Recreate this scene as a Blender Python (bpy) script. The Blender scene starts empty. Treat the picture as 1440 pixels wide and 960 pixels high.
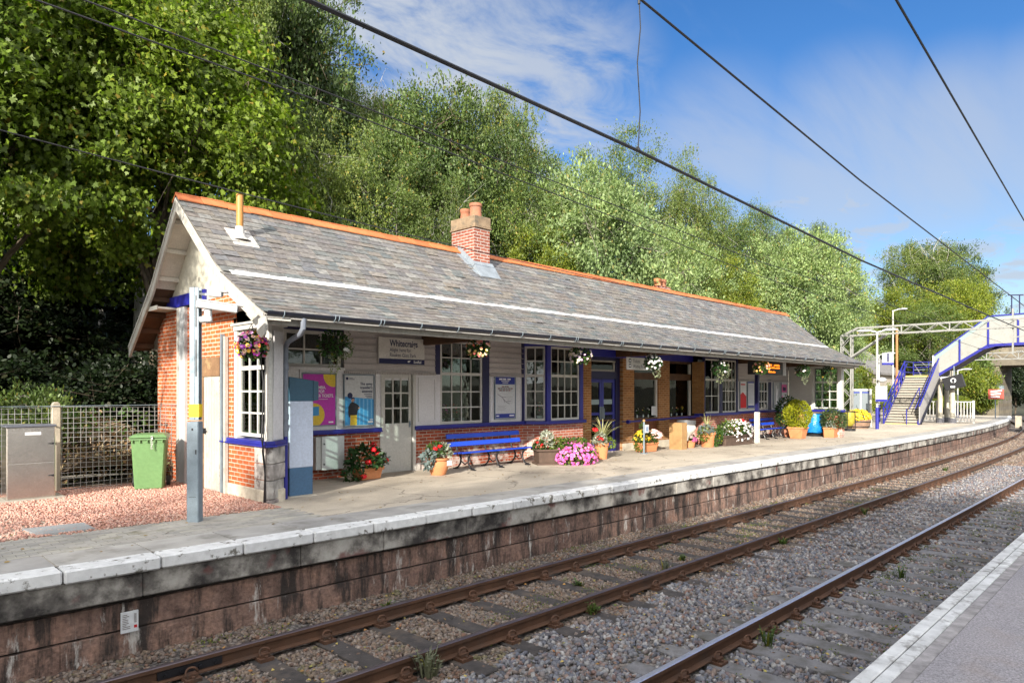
import bpy, bmesh, math, random
import numpy as np
from mathutils import Vector, Matrix
# Suburban station: platform building, tracks, footbridge and wooded bank
SUN_E=4.4;SKY_S=.14;EXPO=1.25;CLOUD=(1.72,1.9,2.2);FILL_BANK=(8.2,8.15,8.1)
SHADERS=[('oak',-25,-5,12.2,.95),('oak2',-20.5,-5.5,12.4,.95),('mid',-16.5,-5,11.8,.9),('mid2',-12,-5.2,9.6,.85),('oak',-7.5,-5.5,9.2,.85),('mid',-3,-5.6,8.6,.85),('mid2',2,-5.6,8.0,.8)]

REFLECT=[('mid',9,-11,8.5,.9),('oak2',15,-12,9,.95),('mid2',21,-11,8.5,.9),('yellow',27,-12,8,.9),('mid',33,-11.5,9,.95),('oak',39,-12,9,.95),('mid2',45,-11,9,.95)]

random.seed(7); RNG = np.random.default_rng(7)
scene = bpy.context.scene
COL = scene.collection
PI = math.pi
S = -0.0065                                   # the line falls gently away to the right
def ZG(x): return S*x                         # platform level
def CX(x):                                    # the far curve of the line
    if x <= 0: return 0.0
    if x <= 80: return 9.6e-8*x**4
    return 3.93+0.197*(x-80)

# ------------------------------------------------------------------ mesh helpers
class MB:
    def __init__(s): s.v=[]; s.f=[]; s.m=[]
    def add(s, vs, fs, mi=0):
        o=len(s.v); s.v.extend([tuple(p) for p in vs])
        for f in fs: s.f.append(tuple(i+o for i in f)); s.m.append(mi)
    def box(s,x0,y0,z0,x1,y1,z1,mi=0):
        if x1<x0:x0,x1=x1,x0
        if y1<y0:y0,y1=y1,y0
        if z1<z0:z0,z1=z1,z0
        s.add([(x0,y0,z0),(x1,y0,z0),(x1,y1,z0),(x0,y1,z0),(x0,y0,z1),(x1,y0,z1),(x1,y1,z1),(x0,y1,z1)],
              [(0,3,2,1),(4,5,6,7),(0,1,5,4),(1,2,6,5),(2,3,7,6),(3,0,4,7)],mi)
    def obox(s,c,e,R,mi=0):
        c=Vector(c); vs=[]
        for dz in(-1,1):
            for dx,dy in((-1,-1),(1,-1),(1,1),(-1,1)):
                vs.append(c+R@Vector((dx*e[0]/2,dy*e[1]/2,dz*e[2]/2)))
        s.add(vs,[(0,3,2,1),(4,5,6,7),(0,1,5,4),(1,2,6,5),(2,3,7,6),(3,0,4,7)],mi)
    def bar(s,p0,p1,w,h,mi=0,up=(0,0,1)):
        p0=Vector(p0);p1=Vector(p1);d=(p1-p0);L=d.length
        if L<1e-6:return
        d/=L;u=Vector(up)
        if abs(d.dot(u))>.98:u=Vector((1,0,0))
        a=d.cross(u).normalized();b=a.cross(d).normalized()
        R=Matrix((a,d,b)).transposed()
        s.obox((p0+p1)/2,(w,L,h),R,mi)
    def cyl(s,p0,p1,r0,r1=None,n=10,mi=0,caps=True):
        s.tube([p0,p1],[r0,r0 if r1 is None else r1],n,mi,caps)
    def tube(s,pts,r,n=8,mi=0,caps=True):
        P=[Vector(p) for p in pts];k=len(P)
        rr=r if isinstance(r,(list,tuple)) else [r]*k
        ref=None;vs=[]
        for i in range(k):
            d=(P[min(i+1,k-1)]-P[max(i-1,0)])
            d=d.normalized() if d.length>1e-9 else Vector((0,0,1))
            if ref is None:
                ref=d.cross(Vector((0,0,1)) if abs(d.z)<.95 else Vector((1,0,0))).normalized()
            a=(ref-d*ref.dot(d));a=a.normalized() if a.length>1e-6 else d.orthogonal().normalized()
            ref=a;b=d.cross(a)
            for j in range(n):
                t=2*PI*j/n;vs.append(P[i]+(a*math.cos(t)+b*math.sin(t))*rr[i])
        fs=[]
        for i in range(k-1):
            for j in range(n):
                j2=(j+1)%n;fs.append((i*n+j,i*n+j2,(i+1)*n+j2,(i+1)*n+j))
        if caps:
            fs.append(tuple(range(n-1,-1,-1)));fs.append(tuple((k-1)*n+j for j in range(n)))
        s.add(vs,fs,mi)
    def lathe(s,prof,c=(0,0,0),n=20,mi=0):
        vs=[];k=len(prof)
        for r,z in prof:
            for j in range(n):
                t=2*PI*j/n;vs.append((c[0]+r*math.cos(t),c[1]+r*math.sin(t),c[2]+z))
        fs=[]
        for i in range(k-1):
            for j in range(n):
                j2=(j+1)%n;fs.append((i*n+j,i*n+j2,(i+1)*n+j2,(i+1)*n+j))
        s.add(vs,fs,mi)
    def prism(s,poly,vec,mi=0):
        n=len(poly);v=Vector(vec)
        vs=[Vector(p) for p in poly]+[Vector(p)+v for p in poly]
        fs=[tuple(range(n-1,-1,-1)),tuple(range(n,2*n))]
        for i in range(n):
            j=(i+1)%n;fs.append((i,j,n+j,n+i))
        s.add(vs,fs,mi)
    def quad(s,a,b,c,d,mi=0): s.add([a,b,c,d],[(0,1,2,3)],mi)
    def blob(s,c,r,n=10,m=6,mi=0,jit=0.0):
        vs=[(c[0],c[1],c[2]+r[2])];
        for i in range(1,m):
            p=PI*i/m
            for j in range(n):
                t=2*PI*j/n;q=1+random.uniform(-jit,jit)
                vs.append((c[0]+r[0]*q*math.sin(p)*math.cos(t),c[1]+r[1]*q*math.sin(p)*math.sin(t),c[2]+r[2]*q*math.cos(p)))
        vs.append((c[0],c[1],c[2]-r[2]))
        fs=[(0,1+j,1+(j+1)%n) for j in range(n)]
        for i in range(m-2):
            for j in range(n):
                a=1+i*n;b=1+(i+1)*n;j2=(j+1)%n;fs.append((a+j,b+j,b+j2,a+j2))
        L=len(vs)-1;a=1+(m-2)*n
        fs+=[(L,a+(j+1)%n,a+j) for j in range(n)]
        s.add(vs,fs,mi)
    def build(s,name,mats,parent=None,bevel=0,smooth=False,recalc=True):
        me=bpy.data.meshes.new(name)
        off=Vector((0,0,0))
        if parent is not None: off=root_loc(parent)
        me.from_pydata([(p[0]-off.x,p[1]-off.y,p[2]-off.z) for p in s.v],[],s.f)
        if not isinstance(mats,(list,tuple)):mats=[mats]
        for m in mats: me.materials.append(m)
        if len(mats)>1: me.polygons.foreach_set('material_index',s.m)
        if recalc:
            bm=bmesh.new();bm.from_mesh(me);bmesh.ops.recalc_face_normals(bm,faces=bm.faces[:]);bm.to_mesh(me);bm.free()
        if smooth: me.polygons.foreach_set('use_smooth',[True]*len(me.polygons))
        me.update()
        o=bpy.data.objects.new(name,me);COL.objects.link(o)
        if parent is not None:o.parent=parent
        if smooth:
            try: me.set_sharp_from_angle(angle=math.radians(42))
            except Exception: pass
        if bevel:
            b=o.modifiers.new('Bevel','BEVEL');b.width=bevel;b.segments=1;b.limit_method='ANGLE'
        return o

def root_loc(o):
    v=Vector((0,0,0))
    while o is not None:
        v=v+o.location;o=o.parent
    return v
def tag(o,label=None,cat=None,group=None,kind=None):
    if label:o['label']=label
    if cat:o['category']=cat
    if group:o['group']=group
    if kind:o['kind']=kind
    return o
def thing(name,label,cat,loc=(0,0,0),rz=0,group=None):
    o=bpy.data.objects.new(name,None);COL.objects.link(o)
    o.empty_display_size=.1
    o.location=loc;o.rotation_euler=(0,0,rz)
    return tag(o,label,cat,group)
def copy_tree(o,parent=None):
    c=o.copy();COL.objects.link(c)
    if parent is not None:c.parent=parent
    for ch in list(o.children):copy_tree(ch,c)
    return c
def dup(root,loc,rz=0,label=None,sc=None):
    c=copy_tree(root);c.location=loc;c.rotation_euler=(0,0,rz)
    if label:c['label']=label
    if sc:c.scale=sc
    return c
def fast_mesh(name,V,Fc,mats,parent=None,mi=None,smooth=False):
    """V (n,3) float, Fc (m,k) int with constant k"""
    me=bpy.data.meshes.new(name)
    n=len(V);m,k=Fc.shape
    me.vertices.add(n);me.vertices.foreach_set('co',np.asarray(V,np.float32).ravel())
    me.loops.add(m*k);me.loops.foreach_set('vertex_index',np.asarray(Fc,np.int32).ravel())
    me.polygons.add(m);me.polygons.foreach_set('loop_start',np.arange(0,m*k,k,dtype=np.int32))
    me.polygons.foreach_set('loop_total',np.full(m,k,np.int32))
    if not isinstance(mats,(list,tuple)):mats=[mats]
    for q in mats:me.materials.append(q)
    if mi is not None:me.polygons.foreach_set('material_index',np.asarray(mi,np.int32))
    if smooth:me.polygons.foreach_set('use_smooth',np.ones(m,bool))
    me.update(calc_edges=True);me.validate()
    o=bpy.data.objects.new(name,me);COL.objects.link(o)
    if parent is not None:o.parent=parent
    return o

# ------------------------------------------------------------------ materials
class NT:
    def __init__(s,name):
        s.mat=bpy.data.materials.new(name);s.mat.use_nodes=True
        s.t=s.mat.node_tree;s.n=s.t.nodes;s.bsdf=s.n['Principled BSDF'];s.out=s.n['Material Output']
    def new(s,typ,**kw):
        nd=s.n.new(typ)
        for k,v in kw.items():
            if k.startswith('i_'):nd.inputs[k[2:].replace('_',' ')].default_value=v
            else:setattr(nd,k,v)
        return nd
    def link(s,a,b):s.t.links.new(a,b)
    def coord(s,kind='Object',rand=True,scale=None):
        if kind=='Pos':
            o=s.new('ShaderNodeNewGeometry').outputs['Position']
        else:
            o=s.new('ShaderNodeTexCoord').outputs[kind]
            if rand:
                oi=s.new('ShaderNodeObjectInfo');m=s.new('ShaderNodeMath',operation='MULTIPLY');m.inputs[1].default_value=37.0
                s.link(oi.outputs['Random'],m.inputs[0])
                a=s.new('ShaderNodeVectorMath',operation='ADD');s.link(o,a.inputs[0]);s.link(m.outputs[0],a.inputs[1]);o=a.outputs[0]
        if scale is not None:
            mp=s.new('ShaderNodeMapping');mp.inputs['Scale'].default_value=scale;s.link(o,mp.inputs[0]);o=mp.outputs[0]
        return o
    def noise(s,vec,scale,detail=5,rough=.55):
        nd=s.new('ShaderNodeTexNoise');nd.inputs['Scale'].default_value=scale;nd.inputs['Detail'].default_value=detail
        nd.inputs['Roughness'].default_value=rough;s.link(vec,nd.inputs['Vector']);return nd.outputs['Fac']
    def ramp(s,fac,stops):
        r=s.new('ShaderNodeValToRGB');e=r.color_ramp.elements
        while len(e)<len(stops):e.new(.5)
        for i,(p,c) in enumerate(stops):
            e[i].position=p;e[i].color=(c[0],c[1],c[2],1) if isinstance(c,(tuple,list)) else (c,c,c,1)
        s.link(fac,r.inputs[0]);return r.outputs[0]
    def mix(s,fac,a,b,mode='MIX'):
        m=s.new('ShaderNodeMix',data_type='RGBA',blend_type=mode)
        for i,v in((0,fac),(6,a),(7,b)):
            if hasattr(v,'is_linked') or hasattr(v,'links'):s.link(v,m.inputs[i])
            else:
                if i==0:m.inputs[0].default_value=v
                else:m.inputs[i].default_value=(v[0],v[1],v[2],1)
        return m.outputs[2]
    def math(s,op,a,b=0):
        m=s.new('ShaderNodeMath',operation=op)
        for i,v in((0,a),(1,b)):
            if hasattr(v,'links'):s.link(v,m.inputs[i])
            else:m.inputs[i].default_value=v
        return m.outputs[0]
    def bump(s,h,strength=.3,dist=.01):
        b=s.new('ShaderNodeBump');b.inputs['Strength'].default_value=strength;b.inputs['Distance'].default_value=dist
        s.link(h,b.inputs['Height']);s.link(b.outputs[0],s.bsdf.inputs['Normal'])
    def base(s,c):
        if hasattr(c,'links'):s.link(c,s.bsdf.inputs['Base Color'])
        else:s.bsdf.inputs['Base Color'].default_value=(c[0],c[1],c[2],1)
    def set(s,**kw):
        for k,v in kw.items():s.bsdf.inputs[k.replace('_',' ')].default_value=v
def sc(c,f):return tuple(min(1,x*f) for x in c)

def M(name,col,rough=.6,var=.2,scale=3,bump=.15,bscale=60,metal=0,spec=.4,dirt=None,dscale=2.5,dlo=.55,dhi=.75,pos=False,bd=.006,fine=.1):
    t=NT(name);v=t.coord('Pos') if pos else t.coord('Object')
    n=t.noise(v,scale,6)
    c=t.ramp(n,[(.3,sc(col,1-var)),(.7,sc(col,1+var))])
    f=t.noise(v,scale*14,3)
    c=t.mix(1.0,c,t.ramp(f,[(.3,1-fine),(.7,1+fine)]),'MULTIPLY') if fine else c
    if dirt:
        d=t.noise(v,dscale,8,.65)
        c=t.mix(t.ramp(d,[(dlo,0.0),(dhi,1.0)]),c,dirt)
    t.base(c);t.set(Roughness=rough,Metallic=metal)
    t.bsdf.inputs['Specular IOR Level'].default_value=spec
    if bump:t.bump(t.noise(v,bscale,4),bump,bd)
    return t.mat
def island(name,cols,rough=.7,bump=.25,bscale=60,nscale=8,var=.15,metal=0,spec=.35,bd=.006,dirt=None,dlo=.55,dhi=.7,dscale=2,noisemap=None):
    """per-piece random colour (stones, slates, tiles, petals)"""
    t=NT(name);g=t.new('ShaderNodeNewGeometry');k=len(cols)
    r=t.new('ShaderNodeValToRGB');e=r.color_ramp.elements
    while len(e)<k:e.new(.5)
    for i,c in enumerate(cols):e[i].position=(i+.0)/max(1,k-1) if k>1 else 0;e[i].color=(*c,1)
    t.link(g.outputs['Random Per Island'],r.inputs[0])
    v=t.coord('Pos');n=t.noise(v,nscale,5)
    c=t.mix(1.0,r.outputs[0],t.ramp(n,[(.3,1-var),(.7,1+var)]),'MULTIPLY')
    if dirt:
        vv=v
        if noisemap:
            mp=t.new('ShaderNodeMapping');mp.inputs['Scale'].default_value=noisemap;t.link(v,mp.inputs[0]);vv=mp.outputs[0]
        c=t.mix(t.ramp(t.noise(vv,dscale,8,.65),[(dlo,0.0),(dhi,1.0)]),c,dirt)
    t.base(c);t.set(Roughness=rough,Metallic=metal);t.bsdf.inputs['Specular IOR Level'].default_value=spec
    if bump:t.bump(t.noise(v,bscale,4),bump,bd)
    return t.mat
def brick(name,axis,c1=(.36,.10,.05),c2=(.23,.06,.035),mortar=(.42,.36,.30),salt=0,bw=.225,rh=.075):
    t=NT(name);g=t.coord('Pos');sx=t.new('ShaderNodeSeparateXYZ');t.link(g,sx.inputs[0])
    cb=t.new('ShaderNodeCombineXYZ')
    t.link(sx.outputs['X' if axis=='x' else 'Y'],cb.inputs[0]);t.link(sx.outputs['Z'],cb.inputs[1])
    b=t.new('ShaderNodeTexBrick');t.link(cb.outputs[0],b.inputs['Vector'])
    b.inputs['Scale'].default_value=1;b.inputs['Brick Width'].default_value=bw;b.inputs['Row Height'].default_value=rh
    b.inputs['Mortar Size'].default_value=.0085;b.inputs['Mortar Smooth'].default_value=.2;b.inputs['Bias'].default_value=-.1
    b.inputs['Color1'].default_value=(*c1,1);b.inputs['Color2'].default_value=(*c2,1);b.inputs['Mortar'].default_value=(*mortar,1)
    n=t.noise(g,1.1,6);c=t.mix(1.0,b.outputs['Color'],t.ramp(n,[(.3,.7),(.7,1.2)]),'MULTIPLY')
    f=t.noise(g,45,3);c=t.mix(1.0,c,t.ramp(f,[(.3,.8),(.7,1.15)]),'MULTIPLY')
    if salt:
        sn=t.noise(g,2.2,8,.7);hz=t.new('ShaderNodeMapRange');t.link(sx.outputs['Z'],hz.inputs[0])
        hz.inputs[1].default_value=.1;hz.inputs[2].default_value=1.0;hz.inputs[3].default_value=.16;hz.inputs[4].default_value=-.1
        k=t.math('ADD',sn,hz.outputs[0]);c=t.mix(t.ramp(k,[(.62,0.0),(.72,salt)]),c,(.55,.50,.46))
    t.base(c);t.set(Roughness=.85);t.bsdf.inputs['Specular IOR Level'].default_value=.25
    h=t.math('MULTIPLY',b.outputs['Fac'],-1.0);h=t.math('ADD',h,t.math('MULTIPLY',f,.35));t.bump(h,.6,.008)
    return t.mat
def leafmat(name,c,var=.35,yellow=(.25,.2,.02),yfrac=.03,trans=.45,gloss=.38):
    t=NT(name);g=t.new('ShaderNodeNewGeometry');r=g.outputs['Random Per Island']
    col=t.ramp(r,[(0,sc(c,1-var)),(.55,c),(.97-yfrac,(min(1,c[0]*(1+var)),min(1,c[1]*(1+var)),c[2]*(1+var))),(.985,yellow)])
    oi=t.new('ShaderNodeObjectInfo');col=t.mix(1.0,col,t.ramp(oi.outputs['Random'],[(0,(.85,.85,.9)),(1,(1.15,1.1,1.0))]),'MULTIPLY')
    n=t.noise(t.coord('Object',False),.55,3);col=t.mix(1.0,col,t.ramp(n,[(.3,(.72,.78,.8)),(.7,(1.25,1.18,1.0))]),'MULTIPLY')
    t.base(col);t.set(Roughness=.5);t.bsdf.inputs['Specular IOR Level'].default_value=gloss
    tr=t.new('ShaderNodeBsdfTranslucent');tc=t.mix(1.0,col,(1.0,1.25,.55),'MULTIPLY');t.link(tc,tr.inputs[0])
    mx=t.new('ShaderNodeMixShader');mx.inputs[0].default_value=trans
    t.link(t.bsdf.outputs[0],mx.inputs[1]);t.link(tr.outputs[0],mx.inputs[2]);t.link(mx.outputs[0],t.out.inputs[0])
    return t.mat
def glassmat(name,tint=(.75,.82,.8),rough=.015,minr=.055):
    t=NT(name);fr=t.new('ShaderNodeFresnel');fr.inputs[0].default_value=1.5
    tr=t.new('ShaderNodeBsdfTransparent');tr.inputs[0].default_value=(*tint,1)
    gl=t.new('ShaderNodeBsdfGlossy');gl.inputs['Roughness'].default_value=rough
    nb=t.new('ShaderNodeBump');nb.inputs['Strength'].default_value=.06;nb.inputs['Distance'].default_value=.02
    t.link(t.noise(t.coord('Pos'),3,2),nb.inputs['Height']);t.link(nb.outputs[0],gl.inputs['Normal'])
    f=t.math('MAXIMUM',fr.outputs[0],minr)
    mx=t.new('ShaderNodeMixShader');t.link(f,mx.inputs[0]);t.link(tr.outputs[0],mx.inputs[1]);t.link(gl.outputs[0],mx.inputs[2])
    t.link(mx.outputs[0],t.out.inputs[0]);return t.mat
def emis(name,c,st):
    t=NT(name);t.base((0,0,0));t.bsdf.inputs['Emission Color'].default_value=(*c,1);t.bsdf.inputs['Emission Strength'].default_value=st;return t.mat

WHITE=M('white paint',(.50,.49,.455),.5,.07,2,.08,90,dirt=(.45,.42,.36),dlo=.62,dhi=.85)
WHITED=M('weathered white paint',(.40,.385,.345),.6,.12,2.5,.25,50,dirt=(.26,.24,.19),dlo=.55,dhi=.7,dscale=6)
RENDER=M('cream render',(.46,.44,.36),.85,.07,1.2,.25,25,dirt=(.37,.335,.25),dlo=.55,dhi=.75)
SIDING=M('grey siding paint',(.46,.425,.41),.6,.06,2,.08,80)
PANELP=M('pale grey panel paint',(.62,.61,.62),.5,.05,2,.06,80)
BLUE=M('royal blue paint',(.017,.019,.215),.38,.15,3,.06,60,spec=.5)
NAVY=M('dark navy paint',(.008,.008,.055),.4,.15,3,.06,60,spec=.5)
BENCHB=M('bench blue paint',(.015,.065,.52),.35,.12,3,.06,60,spec=.5)
BRX=brick('red brick front','x',(.38,.075,.03),(.21,.042,.022),salt=.8)
BRY=brick('red brick gable','y',(.50,.125,.04),(.36,.08,.03),(.50,.43,.34))
BRB=brick('red brick bay','x',(.40,.12,.07),(.25,.06,.04),(.45,.38,.33),salt=.6)
OCH=brick('ochre brick','x',(.35,.155,.052),(.235,.095,.032),(.42,.29,.165))
OCHY=brick('ochre brick side','y',(.33,.17,.06),(.24,.115,.04),(.28,.19,.10))
CHIMX=brick('chimney brick front','x',(.33,.11,.07),(.22,.065,.045),(.5,.45,.4),salt=.5)
CHIMY=brick('chimney brick side','y',(.33,.11,.07),(.22,.065,.045),(.5,.45,.4),salt=.5)
STONEW=M('pale plinth stone',(.50,.45,.36),.9,.2,3,.5,25,dirt=(.25,.22,.18),dlo=.5,dhi=.75)
PIERS=island('pier stone',[(.30,.285,.265),(.40,.38,.35),(.22,.18,.17)],.9,.9,9,5,.5,dirt=(.13,.10,.095),dlo=.54,dhi=.62,dscale=3.5,bd=.03)
SLATE=island('roof slate',[(.095,.098,.10),(.145,.125,.11),(.115,.12,.13),(.185,.165,.145),(.10,.115,.115),(.15,.135,.125),(.20,.195,.18),(.13,.12,.12),(.165,.145,.12),(.12,.125,.12)],.6,.3,30,14,.35,spec=.45,dirt=(.215,.205,.17),dlo=.6,dhi=.74,dscale=4)
RIDGE=island('terracotta ridge tile',[(.42,.125,.040),(.48,.155,.055),(.37,.105,.035)],.75,.2,40,6,.15,dirt=(.25,.12,.06),dlo=.6,dhi=.8)
LEAD=M('sheet lead',(.22,.25,.28),.55,.2,4,.3,20,metal=.1)
STRIP=M('pale mortar strip',(.62,.62,.61),.7,.12,6,.4,25,dirt=(.3,.3,.3),dlo=.6,dhi=.8)
CLAY=M('old clay pot',(.34,.14,.08),.85,.25,4,.3,40,dirt=(.12,.10,.09),dlo=.5,dhi=.7)
FLUE=M('orange brown flue',(.42,.20,.055),.5,.1,4,.05,50)
DARKM=M('black iron',(.012,.012,.015),.4,.2,8,.1,60,spec=.5)
GUTTER=M('black gutter paint',(.012,.013,.022),.3,.2,6,.08,60,spec=.6)
GREYPIPE=M('grey downpipe paint',(.17,.19,.23),.4,.15,5,.05,60)
GALV=M('galvanised steel',(.19,.235,.27),.5,.16,6,.05,80,metal=.2)
STEEL=M('brushed stainless steel',(.60,.56,.51),.24,.07,3,.05,200,metal=.97)
WOODD=M('dark brown timber',(.085,.042,.02),.65,.3,4,.3,40)
WOODB=M('brown panel timber',(.17,.058,.022),.55,.25,5,.2,40)
WOODL=M('pale timber',(.34,.20,.085),.65,.12,4,.2,40)
GREYB=M('grey timber board',(.42,.43,.43),.7,.12,3,.3,40)
PLASTW=M('white plastic',(.72,.73,.74),.35,.04,2,0)
CAMW=M('off white camera housing',(.50,.51,.51),.4,.05,3,0)
YELL=M('yellow band',(.80,.55,.01),.5,.04,3,0)
GREENB=M('green bin plastic',(.115,.215,.085),.42,.06,1.5,.08,120)
RUB=M('black rubber',(.015,.015,.015),.7,.1,5,.1,80)
CONC=M('fence post concrete',(.36,.32,.25),.9,.2,3,.5,30,dirt=(.16,.15,.11),dlo=.55,dhi=.75)
MESHM=M('fence wire',(.34,.34,.33),.5,.1,5,0,metal=.3)
TERRA=M('terracotta',(.50,.20,.085),.8,.13,4,.2,40,dirt=(.55,.36,.25),dlo=.6,dhi=.8)
PLANTW=M('planter brown timber',(.085,.055,.04),.7,.25,6,.3,40)
SOIL=M('potting soil',(.02,.014,.009),.95,.3,10,.5,30)
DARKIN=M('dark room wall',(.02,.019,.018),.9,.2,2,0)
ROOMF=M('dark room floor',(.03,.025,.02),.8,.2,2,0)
BLIND=M('pale blind',(.42,.42,.42),.8,.06,3,0)
GLASS=glassmat('window glass')
PAPER=M('white poster paper',(.55,.56,.57),.45,.03,2,0)
BLACKT=M('black lettering',(.015,.015,.02),.5,0,2,0,fine=0)
NAVYT=M('navy sign band',(.012,.015,.075),.4,.05,2,0)
BLUET=M('blue poster band',(.02,.035,.25),.4,.05,2,0)
WHITET=M('white lettering',(.80,.80,.80),.5,0,2,0,fine=0)
REDT=M('red print',(.50,.015,.02),.5,.05,2,0)
SIGNG=M('pale grey sign face',(.60,.58,.54),.4,.03,2,0)
MAGENTA=M('magenta poster',(.50,.03,.40),.4,.05,2,0)
YELP=M('yellow print',(.72,.50,.04),.45,.04,2,0)
SKYP=M('bright blue print',(.05,.30,.62),.4,.06,2,0)
LBLUEP=M('pale blue print',(.16,.44,.72),.4,.06,2,0)
SKIN=M('printed skin',(.45,.26,.18),.5,.02,2,0)
KIOSK=M('kiosk pale blue panel',(.50,.56,.68),.35,.03,2,0)
KIOSKD=M('kiosk dark blue panel',(.06,.13,.23),.35,.06,2,0)
KIOSKT=M('kiosk dark top',(.035,.09,.14),.3,.06,2,0)
LED=emis('orange display text',(1.0,.20,.01),1.2)
BLUEBAG=M('blue plastic bag',(.01,.20,.55),.25,.2,6,.5,14,bd=.03,spec=.6)
CLEARBAG=M('pale plastic bag',(.60,.56,.50),.35,.12,5,.6,12,bd=.03,spec=.5)
RUST=M('rusty iron',(.085,.040,.022),.8,.35,10,.4,40,dirt=(.05,.035,.025),dlo=.5,dhi=.7,dscale=12)
RAILS=M('rusty rail side',(.085,.041,.022),.75,.25,5,.25,50,dirt=(.04,.03,.025),dlo=.5,dhi=.75)
RAILT=M('worn rail top',(.16,.13,.14),.32,.15,4,.05,80,metal=.7)
RAILP=M('polished rail top',(.62,.59,.64),.36,.08,4,.03,80,metal=.8)
SLEEPW=M('old timber sleeper',(.050,.043,.040),.85,.35,5,.7,30,dirt=(.10,.075,.055),dlo=.5,dhi=.7,bd=.012)
SLEEPC=M('concrete sleeper',(.15,.145,.15),.9,.22,4,.5,30,dirt=(.075,.07,.06),dlo=.45,dhi=.65)
ORANGE=M('orange flue',(.45,.16,.05),.5,.1,3,0)

# ------------------------------------------------------------------ camera, light, sky
cam=bpy.data.cameras.new('Camera');co=bpy.data.objects.new('Camera',cam);COL.objects.link(co)
cam.lens=24;cam.sensor_width=36;cam.shift_y=70/1440;cam.clip_start=.05;cam.clip_end=3000
YAW=math.radians(44.4)
co.location=(0,0,1.75)
fw=Vector((math.cos(YAW),math.sin(YAW),0))
co.rotation_euler=fw.to_track_quat('-Z','Y').to_euler()
scene.camera=co
SAZ=math.radians(27);SEL=math.radians(21)
trav=Vector((math.cos(SAZ)*math.cos(SEL),math.sin(SAZ)*math.cos(SEL),-math.sin(SEL)))
sl=bpy.data.lights.new('Sun','SUN');sl.energy=SUN_E;sl.angle=math.radians(.5);sl.color=(1,.93,.82)
so=bpy.data.objects.new('Sun',sl);COL.objects.link(so);so.rotation_euler=trav.to_track_quat('-Z','Y').to_euler()
so.location=(-40,-25,30)
w=bpy.data.worlds.new('World');scene.world=w;w.use_nodes=True
wt=w.node_tree;wn=wt.nodes;bg=wn['Background']
def wnew(t,**k):
    n=wn.new(t)
    for a,b in k.items():setattr(n,a,b)
    return n
sky=wnew('ShaderNodeTexSky',sky_type='NISHITA');sky.sun_disc=False;sky.sun_elevation=SEL
sky.sun_rotation=math.atan2(-trav.x,-trav.y);sky.air_density=1.0;sky.dust_density=.35;sky.ozone_density=2.2;sky.altitude=60
hs=wnew('ShaderNodeHueSaturation');hs.inputs['Hue'].default_value=.510;hs.inputs['Saturation'].default_value=1.32;hs.inputs['Value'].default_value=.50
wt.links.new(sky.outputs[0],hs.inputs['Color'])
tc=wnew('ShaderNodeTexCoord');sep=wnew('ShaderNodeSeparateXYZ');wt.links.new(tc.outputs['Generated'],sep.inputs[0])
def wm(op,a,b=0.0,c=None):
    m=wnew('ShaderNodeMath',operation=op)
    for i,v in enumerate((a,b,c)):
        if v is None:continue
        if hasattr(v,'links'):wt.links.new(v,m.inputs[i])
        else:m.inputs[i].default_value=v
    return m.outputs[0]
zz=wm('MAXIMUM',sep.outputs[2],.03);zz=wm('ADD',zz,.10)
px=wm('DIVIDE',sep.outputs[0],zz);py=wm('DIVIDE',sep.outputs[1],zz)
cmb=wnew('ShaderNodeCombineXYZ');wt.links.new(px,cmb.inputs[0]);wt.links.new(py,cmb.inputs[1])
def wnoise(scale,sx,sy,rot,det=7,rough=.58,dist=.4,off=(0,0,0)):
    mp=wnew('ShaderNodeMapping');mp.inputs['Rotation'].default_value=(0,0,rot);mp.inputs['Scale'].default_value=(sx,sy,1);mp.inputs['Location'].default_value=off
    wt.links.new(cmb.outputs[0],mp.inputs[0])
    n=wnew('ShaderNodeTexNoise');n.inputs['Scale'].default_value=scale;n.inputs['Detail'].default_value=det;n.inputs['Roughness'].default_value=rough;n.inputs['Distortion'].default_value=dist
    wt.links.new(mp.outputs[0],n.inputs[0]);return n.outputs['Fac']
def pixdir(u,v):
    r=Vector((math.sin(YAW),-math.cos(YAW),0));d=fw+r*((u-720)/960)+Vector((0,0,(550-v)/960));return d.normalized()
def patch(u,v,rad,soft,amp):
    """a bank of cloud in one direction of the sky"""
    d=pixdir(u,v);vm=wnew('ShaderNodeVectorMath',operation='DOT_PRODUCT')
    nv=wnew('ShaderNodeVectorMath',operation='NORMALIZE');wt.links.new(tc.outputs['Generated'],nv.inputs[0])
    wt.links.new(nv.outputs[0],vm.inputs[0]);vm.inputs[1].default_value=d
    mr=wnew('ShaderNodeMapRange');mr.interpolation_type='SMOOTHSTEP';wt.links.new(vm.outputs['Value'],mr.inputs[0])
    mr.inputs[1].default_value=math.cos(math.radians(rad+soft));mr.inputs[2].default_value=math.cos(math.radians(max(0.1,rad-soft)))
    mr.inputs[3].default_value=0;mr.inputs[4].default_value=amp;return mr.outputs[0]
n1=wnoise(1.1,1.0,2.6,.9,8,.6,.6);n2=wnoise(2.8,1,1.5,.2,8,.62,.5,(3,1,0));n3=wnoise(.9,.5,3.2,.78,7,.6,.3,(9,4,0))
def veil(src,lo,hi):
    m=wnew('ShaderNodeMapRange');m.interpolation_type='SMOOTHSTEP';wt.links.new(src,m.inputs[0])
    m.inputs[1].default_value=lo;m.inputs[2].default_value=hi;return m.outputs[0]
c1=wm('MULTIPLY',veil(n2,.30,.60),wm('MAXIMUM',patch(600,110,7.5,7.5,1.0),wm('MAXIMUM',patch(480,60,7,7,1.0),patch(740,150,6,6,.85))))
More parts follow.
